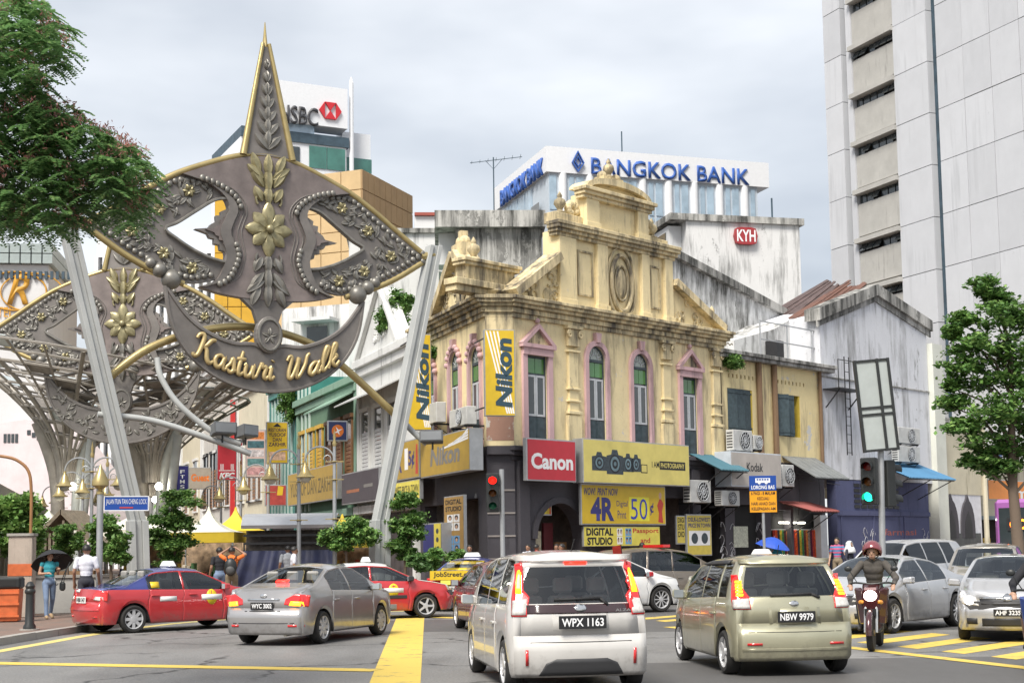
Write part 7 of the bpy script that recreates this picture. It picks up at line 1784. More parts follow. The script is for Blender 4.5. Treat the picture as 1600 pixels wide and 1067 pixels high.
def plate(t, y, z, s, face=PLATE_K, ink=WHT, w=.5, h=.13, front=False, x=0.):
    pl = empty('number_plate', t, (x, y, z), (0, 0, math.pi if front else 0)); MB().box(-w/2, w/2, 0, .015, -h/2, h/2).build('plate', face, pl, bevel=.004); lettering(pl, s, ink, -w*.44, w*.44, -h*.32, h*.32, -.004, bold=.02); return pl
SED = dict(L=4.3, W=1.7, wr=.66, r=.3, yr=-1.28, yf=1.27, zb=.2, sm=6, seats=(.15, -.75), ws=(.42, 1.2), rw=(-1.5, -.72), win=[(-1.02, -.12), (-.06, .98)], doors=[(-.98, -.09), (-.08, .98)],
    top=[(-2.15, .98), (-1.85, 1.04), (-1.52, 1.08), (-.72, 1.40), (-.2, 1.46), (.4, 1.43), (1.2, 1.02), (1.4, .97), (1.95, .84), (2.15, .7)], belt=[(-2.15, .95), (-1, .95), (1, .89), (2.15, .78)], plan=[(-2.15, .88), (-1.8, .97), (-1, 1), (1, 1), (1.7, .96), (2.15, .8)],
    tail=[(.15, .1), (.3, .02), (.45, 0), (.62, .01), (.75, .06), (.98, .1)], nose=[(.15, .12), (.3, .03), (.5, 0), (.65, .05), (.75, .12)], tb=.1, nb=.2)
def sedan(**k): s = dict(SED); s.update(k); return s
def side_sticker(bvh, t, y, z, w=.5, both=False):
    for v, s_ in (('right', 1), ('left', -1)):
        patch(bvh, t, ell(y, z, .13, .17), v, 'door_sticker', M('sticker_yellow', (.75, .55, .02), .5), .004, .004, 1); patch(bvh, t, rc(y-w/2, y+w/2, z-.055, z+.055), v, 'door_sticker', PLATE_W, .007, .004, 1)
def roof_sign(t, y, z, w=.5):
    q = MB().hexa([(-w/2, y-.1, z), (w/2, y-.1, z), (w/2, y+.1, z), (-w/2, y+.1, z), (-w*.36, y-.06, z+.13), (w*.36, y-.06, z+.13), (w*.36, y+.06, z+.13), (-w*.36, y+.06, z+.13)]); return q.build('roof_sign', M('taxi_sign_white', (.72, .72, .7), .4, var=.04), t, bevel=.02)
def wiper(bvh, t, P, view='rear'):
    for (a, b) in zip(P[:-1], P[1:]):
        d = Vector((b[0]-a[0], b[1]-a[1])).normalized(); n = Vector((-d.y, d.x))*.012; patch(bvh, t, [(a[0]+n.x, a[1]+n.y), (a[0]-n.x, a[1]-n.y), (b[0]-n.x, b[1]-n.y), (b[0]+n.x, b[1]+n.y)], view, 'wiper', RUB, .03, .02, 1)
def exhaust(t, x, y, z=.22): MB().tube([(x, y+.4, z), (x, y-.03, z-.02)], .03, 10).build('exhaust', M('exhaust_steel', (.3, .27, .22), .4, .8), t); MB().box(-.55, .55, y+.1, y+.5, .2, .3).build('underbody', PLASTIC, t)
def gpos(px, py): p = gr(px, py); return p
# --- white people carrier
ALZ = dict(L=4.22, W=1.7, wr=.74, r=.31, yr=-1.42, yf=1.33, zb=.2, sm=6, hatch=True, cat='car', seats=(.25, -.8), ws=(.62, 1.5), win=[(-1.72, -1.1), (-1.02, -.08), (-.02, 1.12)], doors=[(-1.02, -.05), (-.04, 1.1)], rim='alloy', steer=0,
    top=[(-2.11, 1.56), (-1.7, 1.63), (-.8, 1.66), (.1, 1.64), (.65, 1.56), (1.5, 1.1), (1.65, 1.05), (2.0, .92), (2.11, .8)], belt=[(-2.11, 1.02), (-1, 1.0), (1.2, .92), (2.11, .84)], plan=[(-2.11, .92), (-1.8, .985), (-1, 1), (1.2, 1), (1.8, .95), (2.11, .8)],
    tail=[(.15, .1), (.28, .02), (.5, 0), (.7, .03), (.95, .08), (1.05, .13), (1.5, .33), (1.65, .42)], nose=[(.15, .12), (.35, .02), (.55, 0), (.7, .06), (.8, .14)], tb=.1, nb=.22)
WH = paint('paint_pearl_white', (.56, .54, .51), .05, .3)
c = gr(905, 1085); al, bv = car('people_carrier', 'white people carrier with brake lights lit, waiting behind the broad yellow band', ALZ, WH, None, (c.x-.3, c.y+2.05, 0), -9.5)
for f in (lambda P: P, mx):
    vq = 'rq' if f(((1, 0),))[0][0] > 0 else 'lq'; O = (.8, -2.05)
    patch(bv, al, [(-.1, .9), (.08, .9), (.13, 1.1), (.15, 1.5), (.06, 1.52), (-.01, 1.2), (-.09, 1.12)], vq, 'tail_lamp', TL_RED, .012, .03, 3, O)
    patch(bv, al, [(.0, 1.16), (.065, 1.16), (.115, 1.44), (.065, 1.44)], vq, 'brake_light', TL_AMB, .02, .02, 2, O)
    patch(bv, al, [(.065, 1.45), (.115, 1.45), (.12, 1.5), (.07, 1.5)], vq, 'brake_light', TL_LIT, .02, .02, 1, O); patch(bv, al, [(.07, 1.16), (.11, 1.16), (.135, 1.44), (.12, 1.44)], vq, 'brake_light', TL_LIT, .02, .02, 1, O)
    patch(bv, al, [(-.09, .92), (.07, .92), (.1, 1.08), (-.07, 1.1)], vq, 'lamp_clear', TL_CLR, .02, .02, 2, O)
    patch(bv, al, f([(.62, .34), (.655, .34), (.655, .52), (.625, .52)]), 'rear', 'reflector', TL_RED, .012, .02, 1)
patch(bv, al, rc(-.62, .62, .93, 1.03), 'rear', 'garnish', M('garnish_dark', (.03, .01, .012), .15, coat=1), .012, .02, 3)
patch(bv, al, [(-.5, .22), (.5, .22), (.42, .36), (.3, .41), (-.3, .41), (-.42, .36)], 'rear', 'diffuser', PLASTIC, .012, .03, 2); patch(bv, al, rc(-.13, .13, 1.49, 1.525), 'rear', 'brake_light', TL_LIT, .015, .03, 1)
patch(bv, al, rc(-.7, .7, 1.535, 1.6), 'rear', 'spoiler', WH, .05, .07, 3); patch(bv, al, ell(0, .99, .07, .045), 'rear', 'emblem', CHROME, .022, .02, 1); wiper(bv, al, [(-.3, 1.09), (.25, 1.1), (.34, 1.02)])
patch(bv, al, rc(-.6, .6, .6, .607), 'rear', 'shut_line', RUB, .004, .01, 2); plate(al, -2.15, .83, 'WPX 1163', w=.56, h=.15); patch(bv, al, rc(-.33, .33, .73, .93), 'rear', 'plate_recess', WH, .004, .01, 1); lettering(al, 'ALZA', CHROME, .4, .58, .945, .975, -2.1, bold=.01)
MB().tube([(0, -1.55, 1.64), (0, -1.75, 1.78)], .006, 5).build('aerial', RUB, al)
# --- pale gold hatchback
MYV = dict(ALZ); MYV.update(L=3.7, W=1.67, r=.29, yr=-1.2, yf=1.24, wr=.7, rim='alloy', seats=(.1, -.8), ws=(.5, 1.3), win=[(-1.5, -1.1), (-.98, -.12), (-.06, .98)], doors=[(-.98, -.09), (-.08, .98)],
    top=[(-1.85, 1.5), (-1.5, 1.545), (-.6, 1.56), (.1, 1.54), (.55, 1.47), (1.3, 1.04), (1.45, 1.0), (1.75, .88), (1.85, .76)], belt=[(-1.85, 1.0), (-.9, .98), (1.0, .9), (1.85, .8)], plan=[(-1.85, .9), (-1.5, .985), (-.8, 1), (1, 1), (1.5, .95), (1.85, .8)], tail=[(.15, .08), (.28, .02), (.5, 0), (.68, .05), (.95, .1), (1.05, .15), (1.5, .42), (1.6, .5)])
PG = paint('paint_pale_gold', (.45, .43, .3), .55, .3)
c = gr(1243, 1056); my_, bv = car('hatchback', 'pale gold hatchback with lit tail lamps beside the motorcycle', MYV, PG, None, (c.x-.2, c.y+1.75, 0), -7)
for f in (lambda P: P, mx):
    vq = 'rq' if f(((1, 0),))[0][0] > 0 else 'lq'; O = (.78, -1.8)
    patch(bv, my_, [(-.13, .86), (.1, .86), (.15, 1.0), (.2, 1.22), (.2, 1.3), (.11, 1.3), (.02, 1.14), (-.09, 1.02)], vq, 'tail_lamp', TL_RED, .012, .03, 3, O); patch(bv, my_, [(-.12, .87), (.1, .87), (.12, .98), (-.09, 1.0)], vq, 'lamp_clear', TL_CLR, .02, .02, 2, O)
    for k in range(5): patch(bv, my_, rc(-.02+k*.014, .07+k*.014, 1.03+k*.042, 1.058+k*.042), vq, 'brake_light', TL_AMB, .026, .02, 1, O)
    patch(bv, my_, [(-.06, 1.01), (.12, 1.01), (.16, 1.25), (.08, 1.25)], vq, 'brake_light', TL_LIT, .018, .02, 1, O); patch(bv, my_, f(rc(.45, .64, .4, .43)), 'rear', 'reflector', TL_RED, .01, .02, 1)
plate(my_, -1.85, .76, 'NBW 9979', w=.5, h=.14); patch(bv, my_, rc(-.34, .34, .67, .88), 'rear', 'plate_recess', PG, .003, .01, 1); patch(bv, my_, ell(0, .93, .06, .035), 'rear', 'emblem', CHROME, .015, .02, 1); wiper(bv, my_, [(-.3, 1.04), (.25, 1.05), (.36, 1.0)]); patch(bv, my_, rc(-.62, .62, .565, .572), 'rear', 'shut_line', RUB, .004, .01, 2)
patch(bv, my_, rc(-.62, .62, 1.44, 1.5), 'rear', 'spoiler', PG, .05, .07, 3); patch(bv, my_, rc(-.7, .7, .33, .36), 'rear', 'bumper_crease', PG, .012, .02, 3)
for v, s_ in (('left', -1), ('right', 1)):
    patch(bv, my_, [(-.95, 1.44), (.3, 1.42), (.3, 1.47), (-.95, 1.49)], v, 'rain_guard', PLASTIC, .03, .02, 2)
MB().tube([(0, -1.1, 1.55), (-.02, -1.25, 1.68)], .006, 5).build('aerial', RUB, my_)
# --- silver sedan
SV = paint('paint_silver', (.4, .39, .39), .6, .3)
c = gr(416, 1009); vi, bv = car('sedan', 'silver sedan with its brake lights on, turning past the red and blue taxi', sedan(), SV, None, (c.x+.62, c.y+1.95, 0), 19)
def sedan_tail(t, bv, lit=True, y0=.62, chrome=True):
    for f in (lambda P: P, mx):
        patch(bv, t, f([(.42, .74), (.83, .7), (.86, .9), (.62, .93), (.44, .84)]), 'rear', 'tail_lamp', TL_RED, .012, .03, 3)
        patch(bv, t, f([(.52, .73), (.78, .71), (.76, .79), (.54, .8)]), 'rear', 'brake_light', TL_AMB if lit else TL_CLR, .02, .02, 2); patch(bv, t, f(rc(.5, .78, .34, .38)), 'rear', 'reflector', TL_RED, .01, .02, 1)
sedan_tail(vi, bv); plate(vi, -2.13, .72, 'WYC 3002', w=.46, h=.13); patch(bv, vi, rc(-.32, .32, .82, .85), 'rear', 'trim_bar', CHROME, .02, .02, 2); patch(bv, vi, ell(0, .9, .07, .04), 'rear', 'emblem', CHROME, .015, .02, 1); patch(bv, vi, rc(-.36, .36, .62, .635), 'rear', 'shut_line', RUB, .003, .01, 2); exhaust(vi, .42, -2.0); patch(bv, vi, rc(-.62, .62, .4, .415), 'rear', 'bumper_seam', PLASTIC, .004, .01, 2)
patch(bv, vi, rc(-.12, .12, 1.14, 1.17), 'rear', 'brake_light', TL_LIT, .02, .02, 1)
# --- red and blue taxi
RD = paint('paint_taxi_red', (.5, .03, .035), .1, .3); BL = paint('paint_taxi_blue', (.035, .05, .22), .2, .35); WHT2 = paint('paint_white', (.7, .7, .7), 0, .35); MAR = paint('paint_maroon', (.14, .02, .025), .3, .3)
c = gr(143, 990); tx, bv = car('taxi', 'red taxi with a blue roof and boot waiting by the kerb', sedan(W=1.69, top=[(-2.15, .95), (-1.75, .99), (-1.5, 1.0), (-.75, 1.35), (-.2, 1.39), (.35, 1.36), (1.15, .96), (1.4, .93), (2.0, .8), (2.15, .68)], belt=[(-2.15, .92), (-1, .9), (1, .85), (2.15, .76)], up_row=13, up_pillar=-.95), RD, BL, (c.x+1.35, c.y+1.5, 0), 50)
sedan_tail(tx, bv, False); plate(tx, -2.13, .72, 'HBB 347', PLATE_W, INK, .48, .14); roof_sign(tx, -.1, 1.39); side_sticker(bv, tx, .55, .72); patch(bv, tx, rc(-.7, -.3, .66, .76), 'right', 'door_sticker', PLATE_W, .006, .004, 1); patch(bv, tx, rc(-.5, -.2, .88, .95), 'rear', 'boot_sticker', PLATE_W, .012, .006, 1); patch(bv, tx, rc(-.88, -.68, .95, 1.08), 'right', 'window_sticker', SIGNY, .008, .004, 1); patch(bv, tx, rc(-.75, .75, .5, .53), 'rear', 'bumper_crease', RD, .012, .02, 3); exhaust(tx, -.45, -2.0)
# --- red and white taxi
c = gr(655, 963); tx2, bv = car('taxi', 'red taxi with a white roof and bonnet crossing behind the silver sedan', sedan(W=1.67, rim='alloy', top=[(-2.15, .97), (-1.75, 1.0), (-1.5, 1.01), (-.85, 1.37), (-.2, 1.4), (.35, 1.36), (1.1, .96), (1.4, .92), (2.0, .8), (2.15, .7)], up_row=13, up_pillar=-1.0, mirror=PLASTIC), RD, WHT2, (c.x-1.22, c.y-.35, 0), 74)
roof_sign(tx2, -.1, 1.4); side_sticker(bv, tx2, .45, .7); patch(bv, tx2, rc(-1.5, 1.5, .5, .58), 'right', 'rub_strip', PLASTIC, .012, .02, 3); patch(bv, tx2, rc(-.85, -.62, .98, 1.14), 'right', 'window_sticker', SIGNY, .008, .004, 1)
patch(bv, tx2, rc(-2.05, 2.05, .22, .36), 'right', 'sill_trim', M('sill_grey', (.2, .2, .2), .6), .008, .01, 3)
# --- maroon sedan and lettered taxi beyond
c = gr(752, 995); ms, bv = car('sedan', 'maroon sedan half hidden by the white people carrier', sedan(), MAR, None, (c.x+.45, c.y+2.2, 0), -12); sedan_tail(ms, bv, True)
c = gr(706, 955); jt, bv = car('taxi', 'maroon taxi with a bright yellow lettered banner across its boot', sedan(up_row=13, mirror=PLASTIC), MAR, BL, (c.x+.55, c.y+1.9, 0), 12); sedan_tail(jt, bv, False)
bn = empty('boot_banner', jt, (0, -2.17, .98)); MB().box(-.7, .7, 0, .02, -.12, .13).build('banner', SIGNY, bn); lettering(bn, 'JobStreet.com', INK, -.6, .6, -.07, .1, -.004, bold=.02); MB().box(-.4, .4, 0, .018, -.25, -.13).build('banner', M('sign_lemon', (.72, .62, .1), .5), bn); plate(jt, -2.16, .62, 'HBB 17', PLATE_W, INK, .46, .13); roof_sign(jt, -.1, 1.46); patch(bv, jt, rc(-.5, .5, 1.28, 1.36), 'rear', 'window_banner', SIGNY, .012, .01, 1); patch(bv, jt, rc(-.6, .6, 1.12, 1.18), 'rear', 'window_banner', SIGNY, .012, .01, 1)
# --- white coupe and brown people carrier
c = gr(1003, 958); cp, bv = car('coupe', 'white coupe with dark alloy wheels and a small flag, passing behind the people carrier', sedan(W=1.75, r=.33, rim='multi', mirror=paint('paint_red_mirror', (.5, .02, .03), .1)), WHT2, None, (c.x-.95, c.y+.7, 0), 62)
MB().tube([(-.4, .9, 1.3), (-.4, .85, 1.75)], .012, 6).build('flag_pole', RUB, cp); MB().add([(-.4, .9, 1.42), (-.4, .6, 1.45), (-.4, .58, 1.7), (-.4, .85, 1.74)], [(0, 1, 2, 3), (3, 2, 1, 0)]).build('flag', PRINT_R, cp)
MPV = dict(ALZ); MPV.update(L=4.5, top=[(-2.25, 1.5), (-1.8, 1.6), (-.8, 1.66), (.1, 1.64), (.6, 1.57), (1.5, 1.08), (1.7, 1.03), (2.15, .9), (2.25, .78)], belt=[(-2.25, 1.0), (-1, .98), (1.2, .92), (2.25, .84)], plan=[(-2.25, .9), (-1.9, .985), (-1, 1), (1.2, 1), (1.8, .95), (2.25, .8)], rim='cover')
BRW = paint('paint_bronze', (.24, .2, .16), .6, .3)
c = at(1030, 900, 42); mp, bv = car('people_carrier', 'bronze brown people carrier standing before the studio boards', MPV, BRW, None, (c.x, c.y, 0), 60); MB().box(-.5, .5, -.2, .05, 1.66, 1.74).build('roof_light_bar', TL_RED, mp)
# --- taxi roof behind the hatchback
c = at(1195, 900, 33); ft, bv = car('taxi', 'pale taxi almost hidden behind the gold hatchback', sedan(), paint('paint_champagne', (.42, .4, .33), .5), None, (c.x, c.y, 0), 44); roof_sign(ft, -.1, 1.46)
# --- oncoming white sedan with turned alloys
SIL = paint('paint_pale_silver', (.52, .52, .53), .5, .3)
c = (gr(1405, 988)+gr(1481, 979))/2; ws_, bv = car('sedan', 'pale silver sedan with bright multi-spoke wheels behind the motorcyclist', sedan(L=4.6, W=1.8, r=.33, ww=.22, rim='multi', yr=-1.35, yf=1.35), SIL, None, (c.x-.6, c.y+.52, 0), 180+42)
def front_set(t, bv, L_, lit, z=.68, w=.62, grille=True):
    for f in (lambda P: P, mx):
        patch(bv, t, f([(w-.16, z-.07), (w+.12, z-.04), (w+.18, z+.1), (w-.1, z+.08)]), 'front', 'headlamp', TL_CLR, .012, .03, 2)
        if lit: patch(bv, t, f(ell(w, z+.02, .075, .07)), 'front', 'headlamp_bulb', HL_LIT, .022, .02, 1)
        patch(bv, t, f(rc(w-.12, w+.05, .3, .4)), 'front', 'fog_lamp_recess', PLASTIC, .01, .02, 1)
    if grille: patch(bv, t, [(-.42, z-.05), (.42, z-.05), (.46, z+.06), (-.46, z+.06)], 'front', 'grille', PLASTIC, .012, .02, 2); patch(bv, t, rc(-.45, .45, z+.05, z+.075), 'front', 'grille_bar', CHROME, .02, .02, 2)
    patch(bv, t, rc(-.42, .42, .27, .4), 'front', 'air_intake', PLASTIC, .01, .02, 2)
front_set(ws_, bv, 4.6, False)
c = gr(1575, 1003); pp, bv = car('sedan', 'silver sedan with headlights on, facing the crossing', sedan(L=4.3, W=1.72), SIL, None, (c.x+.7, c.y+1.85, 0), 180+20); front_set(pp, bv, 4.3, True); plate(pp, 2.16, .5, 'AHF 3235', w=.46, h=.12, front=True); patch(bv, pp, [(-.07, .7), (.07, .7), (.08, .78), (0, .82), (-.08, .78)], 'front', 'emblem', CHROME, .03, .02, 1)
BEI = paint('paint_beige', (.36, .33, .29), .45, .35)
c = at(1552, 930, 32.5); mv, bv = car('minivan', 'beige minivan behind the silver sedan with headlights on', dict(MPV, L=4.4, W=1.75), BEI, None, (c.x+.4, c.y+1.5, 0), 180+22); front_set(mv, bv, 4.4, False, .78)
c = at(1410, 905, 41); ov, bv = car('minivan', 'silver off-roader with dark glass below the blue shop front', dict(MPV, L=4.6, W=1.78, top=[(-2.3, 1.72), (-1.9, 1.78), (-.8, 1.8), (.2, 1.78), (.7, 1.7), (1.3, 1.15), (1.5, 1.1), (2.2, 1.0), (2.3, .9)], belt=[(-2.3, 1.1), (-1, 1.08), (1.2, 1.04), (2.3, .92)], plan=[(-2.3, .92), (-1.9, .985), (-1, 1), (1.2, 1), (1.8, .95), (2.3, .85)], r=.36, yf=1.4), SIL, None, (c.x, c.y, 0), 180+52, glass=CGLD); front_set(ov, bv, 4.6, False, .85)
# --- purple bus
b = at(1556, 870, 50); b = b+Vector((1.25*.73+5.5*.68, -1.25*.68+5.5*.73, 0)); bs = thing('bus', 'purple bus with an orange route display at the end of the street', 'bus', (b.x, b.y, 0), R(-43)); PUR = paint('paint_purple', (.36, .12, .38), .05, .4)
MB().box(-1.25, 1.25, -5.5, 5.5, .35, 3.15).build('body', PUR, bs, bevel=.12); MB().box(-1.05, 1.05, -5.53, -5.49, 1.2, 2.85).build('rear_window', GL_DK, bs); MB().box(-.75, .55, -5.56, -5.531, 2.05, 2.5).build('route_display', BLK, bs); lettering(bs, 'GOKL', M('led_orange', (1, .14, .01), .4, var=0, emit=3), -.65, .45, 2.1, 2.45, -5.57, bold=.03); MB().box(-.7, .7, -5.53, -5.501, .62, 1.0).build('notice', PLATE_W, bs)
for s_ in (-1, 1):
    for k in range(5): MB().box(s_*1.24, s_*1.262, -5+k*2.05, -3.1+k*2.05, 1.5, 2.7).build('window', GL_DK, bs)
    for y in (-3.2, 3.2): MB().lathe([(0, -.15), (.48, -.15), (.5, 0), (.48, .15), (0, .15)], (s_*1.1, y, .5), 20, 'x').build('wheel', TYRE, bs)
    MB().box(s_*.8, s_*1.1, -5.53, -5.501, .7, 1.0).build('tail_lamp', TL_RED, bs)
# ================================================================== people
SK = [M('skin_brown', (.3, .16, .1), .55, var=.08), M('skin_tan', (.42, .25, .17), .55, var=.08)]
HAIR = M('hair_black', (.015, .013, .012), .5, var=.3, scale=20); EYE = M('eye_dark', (.02, .015, .012), .3); LIP = M('lips', (.28, .1, .08), .5); SHOE = M('shoe_dark', (.03, .028, .026), .6)
def cloth(name, col, stripes=None):
    if name in MATS: return MATS[name]
    m, N, L, b = _nt(name); v = _pos(N, L, world=False); f = _noise(N, L, v, 6, 5, .6); c = _mix(N, L, _ramp(N, L, f, .3, .7), tuple(q*.72 for q in col), tuple(min(1, q*1.15) for q in col))
    if stripes:
        w = N.new('ShaderNodeTexWave'); w.bands_direction = 'Z'; w.inputs['Scale'].default_value = 2.6; w.inputs['Distortion'].default_value = .3; L.new(v, w.inputs['Vector']); c = _mix(N, L, _ramp(N, L, w.outputs['Fac'], .45, .55), c, stripes)
    L.new(c, b.inputs['Base Color']); b.inputs['Roughness'].default_value = .85; _bump(N, L, _noise(N, L, _pos(N, L, (1, 1, .5), False), 9, 4), .5, .03, b); MATS[name] = m; return m
def stand(step=0., arm_l=None, arm_r=None, lean=0., head=(0, 0)):
    """joints of a 1.70 m figure, x right, y forward; arms as (elbow, hand)"""
    J = dict(pel=(0, 0, .93), che=(0, lean*.6, 1.28), nek=(0, lean, 1.44), hed=(head[0], lean+.02+head[1], 1.575)); J['hip'] = {1: (.09, 0, .9), -1: (-.09, 0, .9)}
    J['kne'] = {s: (s*.1, .05+s*step*.5, .5) for s in (1, -1)}; J['ank'] = {s: (s*.1, s*step-(.06 if s*step < 0 else 0), .085+(.05 if s*step < -.05 else 0)) for s in (1, -1)}; J['toe'] = {s: (s*.12, J['ank'][s][1]+.17, .035) for s in (1, -1)}; J['sho'] = {s: (s*.185, lean, 1.4) for s in (1, -1)}
    J['elb'] = {1: (.25, -.02+lean*.6, 1.13), -1: (-.25, -.02+lean*.6, 1.13)}; J['han'] = {1: (.26, .1+lean*.5, .9), -1: (-.26, .1+lean*.5, .9)}
    for s, a in ((1, arm_r), (-1, arm_l)):
        if a: J['elb'][s], J['han'][s] = a
    return J
def person(label, loc, rz, J, skin, shirt, trousers, sleeve=.55, hair='short', scale=1., shoe=None, female=False, helmet=None, group='people on the street', vox=.013, long_trousers=True):
    t = thing('person', label, 'person', loc, rz, group); q = MB(); seg = []
    def cap(a, b, ra, rb, tag, n=5):
        a, b = Vector(a), Vector(b); q.tube([a.lerp(b, i/n) for i in range(n+1)], [ra+(rb-ra)*i/n for i in range(n+1)], 12); q.ball(a, ra, 12, 8); q.ball(b, rb, 12, 8); seg.append((a, b, ra, rb, tag))
    def blob(c, r, sq, tag): q.ball(c, r, 16, 12, sq); c = Vector(c); seg.append((c-Vector((0, 0, r*sq[2]*.4)), c+Vector((0, 0, r*sq[2]*.4)), r*max(sq[0], .6)*.8, r*max(sq[0], .6)*.8, tag))
    P = {k: (Vector(v) if not isinstance(v, dict) else {s: Vector(w) for s, w in v.items()}) for k, v in J.items()}
    tors = P['nek']-P['pel']; tn = tors.normalized(); w = .93 if female else 1.
    blob(P['pel'], .15, (1.08, .8, .85), 2)
    for u, r, sx in ((.15, .135, 1.0), (.35, .13, 1.02), (.55, .14, 1.1), (.75, .145, 1.2), (.9, .115, 1.35)): blob(P['pel']+tors*u, r*w, (sx, .76, .9), 1)
    cap(P['nek']-tn*.04, P['hed']-Vector((0, 0, .05)), .058, .052, 0); h = P['hed']; q.ball(h+Vector((0, 0, .03)), .1, 16, 12, (.8, .97, 1.0)); q.ball(h+Vector((0, .025, -.045)), .07, 14, 10, (.82, .95, 1.0)); seg.append((h-Vector((0, 0, .06)), h+Vector((0, 0, .08)), .095, .095, 0))
    q.ball(h+Vector((0, .1, -.012)), .02, 8, 6, (.7, 1, 1.3))
    for s in (1, -1):
        q.ball(h+Vector((s*.08, 0, 0)), .025, 8, 6, (.5, .8, 1.2)); sh, el, ha, hi, kn, an, to = (P[k][s] for k in ('sho', 'elb', 'han', 'hip', 'kne', 'ank', 'toe'))
        m_ = sh.lerp(el, sleeve*1.0 if sleeve < 1 else 1.)
        cap(sh, m_, .062*w, .056*w, 1)
        if sleeve < 1: cap(m_, el, .047*w, .041*w, 0); cap(el, ha, .04*w, .029*w, 0)
        else: cap(el, ha, .05*w, .038*w, 1)
        d = (ha-el).normalized(); sd_ = d.cross(Vector((0, 0, 1))); sd_ = sd_.normalized() if sd_.length > .1 else Vector((1, 0, 0)); up_ = sd_.cross(d)
        pc = ha+d*.045; cap(ha, ha+d*.075, .03, .034, 0)
        for k in range(4): b0 = ha+d*.08+sd_*(.027-.018*k); ln = (.06, .072, .068, .052)[k]; mid = b0+d*ln*.55-up_*.008; cap(b0, mid, .0115, .011, 0, 2); cap(mid, mid+d*ln*.5-up_*.025, .011, .009, 0, 2)
        cap(ha+d*.03+sd_*.03, ha+d*.07+sd_*.055-up_*.01, .013, .011, 0, 2)
        cap(hi, kn, .09*(1.03 if female else 1), .066, 2); cap(kn, an, .064, .05 if long_trousers else .042, 2 if long_trousers else 0); cap(an-Vector((0, 0, .03)), to, .046, .038, 3)
    me = q.mesh('body'); o = bpy.data.objects.new('tmp', me); COL.objects.link(o); md = o.modifiers.new('r', 'REMESH'); md.mode = 'VOXEL'; md.voxel_size = vox; sm = o.modifiers.new('s', 'SMOOTH'); sm.iterations = 4; sm.factor = .5
    b = eval_mesh(o); bpy.data.objects.remove(o); n = len(b.polygons); C_ = np.empty(n*3); b.polygons.foreach_get('center', C_); C_ = C_.reshape(-1, 3); best = np.full(n, 9.); tag = np.zeros(n, np.int32)
    for (a, c, ra, rb, tg) in seg:
        a_, c_ = np.array(a), np.array(c); d = c_-a_; u = np.clip(((C_-a_)@d)/max(1e-9, d@d), 0, 1); dist = np.linalg.norm(C_-(a_+u[:, None]*d), axis=1)-(ra+(rb-ra)*u); k = dist < best; best[k] = dist[k]; tag[k] = tg
    tag[(C_[:, 2] < P['pel'].z+.02) & (tag == 1) & (np.abs(C_[:, 0]) < .2)] = 2 if not helmet else 1
    b.materials.clear(); link_mesh('body', b, [skin, shirt, trousers, shoe or SHOE], t); b.polygons.foreach_set('material_index', tag); b.polygons.foreach_set('use_smooth', [True]*n); b.update()
    for s in (1, -1): MB().ball(h+Vector((s*.033, .087, .012)), .013, 8, 6, (1.2, .6, .7)).build('eye', EYE, t)
    MB().ball(h+Vector((0, .082, -.062)), .022, 8, 6, (1.1, .5, .3)).build('mouth', LIP, t)
    if hair:
        q = MB(); vs = []; fs = []; nu, nv = 20, 9
        for i in range(nv+1):
            for k in range(nu):
                a = 2*math.pi*k/nu; front = max(0, math.sin(a)); lim = {'short': 1.75, 'long': 2.3, 'hijab': 2.9}[hair]-front*({'short': .75, 'long': 1.2, 'hijab': .0}[hair]); e = lim*i/nv; rr = .112 if hair != 'hijab' else .125
                x, y, z = rr*.86*math.sin(e)*math.cos(a), rr*1.0*math.sin(e)*math.sin(a)-.008, .035+rr*math.cos(e)
                if hair == 'long' and i > 5 and math.sin(a) < .3: z -= (i-5)*.06; y -= .02
                vs.append(h+Vector((x, y, z)))
        fs = [(i*nu+k, i*nu+(k+1) % nu, (i+1)*nu+(k+1) % nu, (i+1)*nu+k) for i in range(nv) for k in range(nu)]
        if hair != 'hijab': q.add(vs, fs); q.build('hair', HAIR, t, smooth=70)
    if hair == 'hijab':
        q = MB(); prof = []
        for i in range(13):
            e = i/12*math.pi*.8; 
            for k in range(24): a = 2*math.pi*k/24; rr = .128 if i < 10 else .128+.05*(i-9); prof.append(h+Vector((rr*.88*math.sin(e) if i < 10 else 0, 0, 0))*0+Vector((rr*.9*math.sin(e)*math.cos(a)*(1 if i < 9 else 1.25), rr*math.sin(e)*math.sin(a)*(1 if i < 9 else 1.2)-.01, .03+.13*math.cos(e)-(.05*(i-8) if i > 8 else 0))))
        fs = [(i*24+k, i*24+(k+1) % 24, (i+1)*24+(k+1) % 24, (i+1)*24+k) for i in range(12) for k in range(24) if not (4 <= i <= 8 and 3 <= k <= 8)]
        o = q.add(prof, fs).build('headscarf', cloth('scarf_white', (.7, .7, .72)), t, smooth=70); md = o.modifiers.new('s', 'SOLIDIFY'); md.thickness = .012
    if scale != 1: t.scale = (scale,)*3
    return t
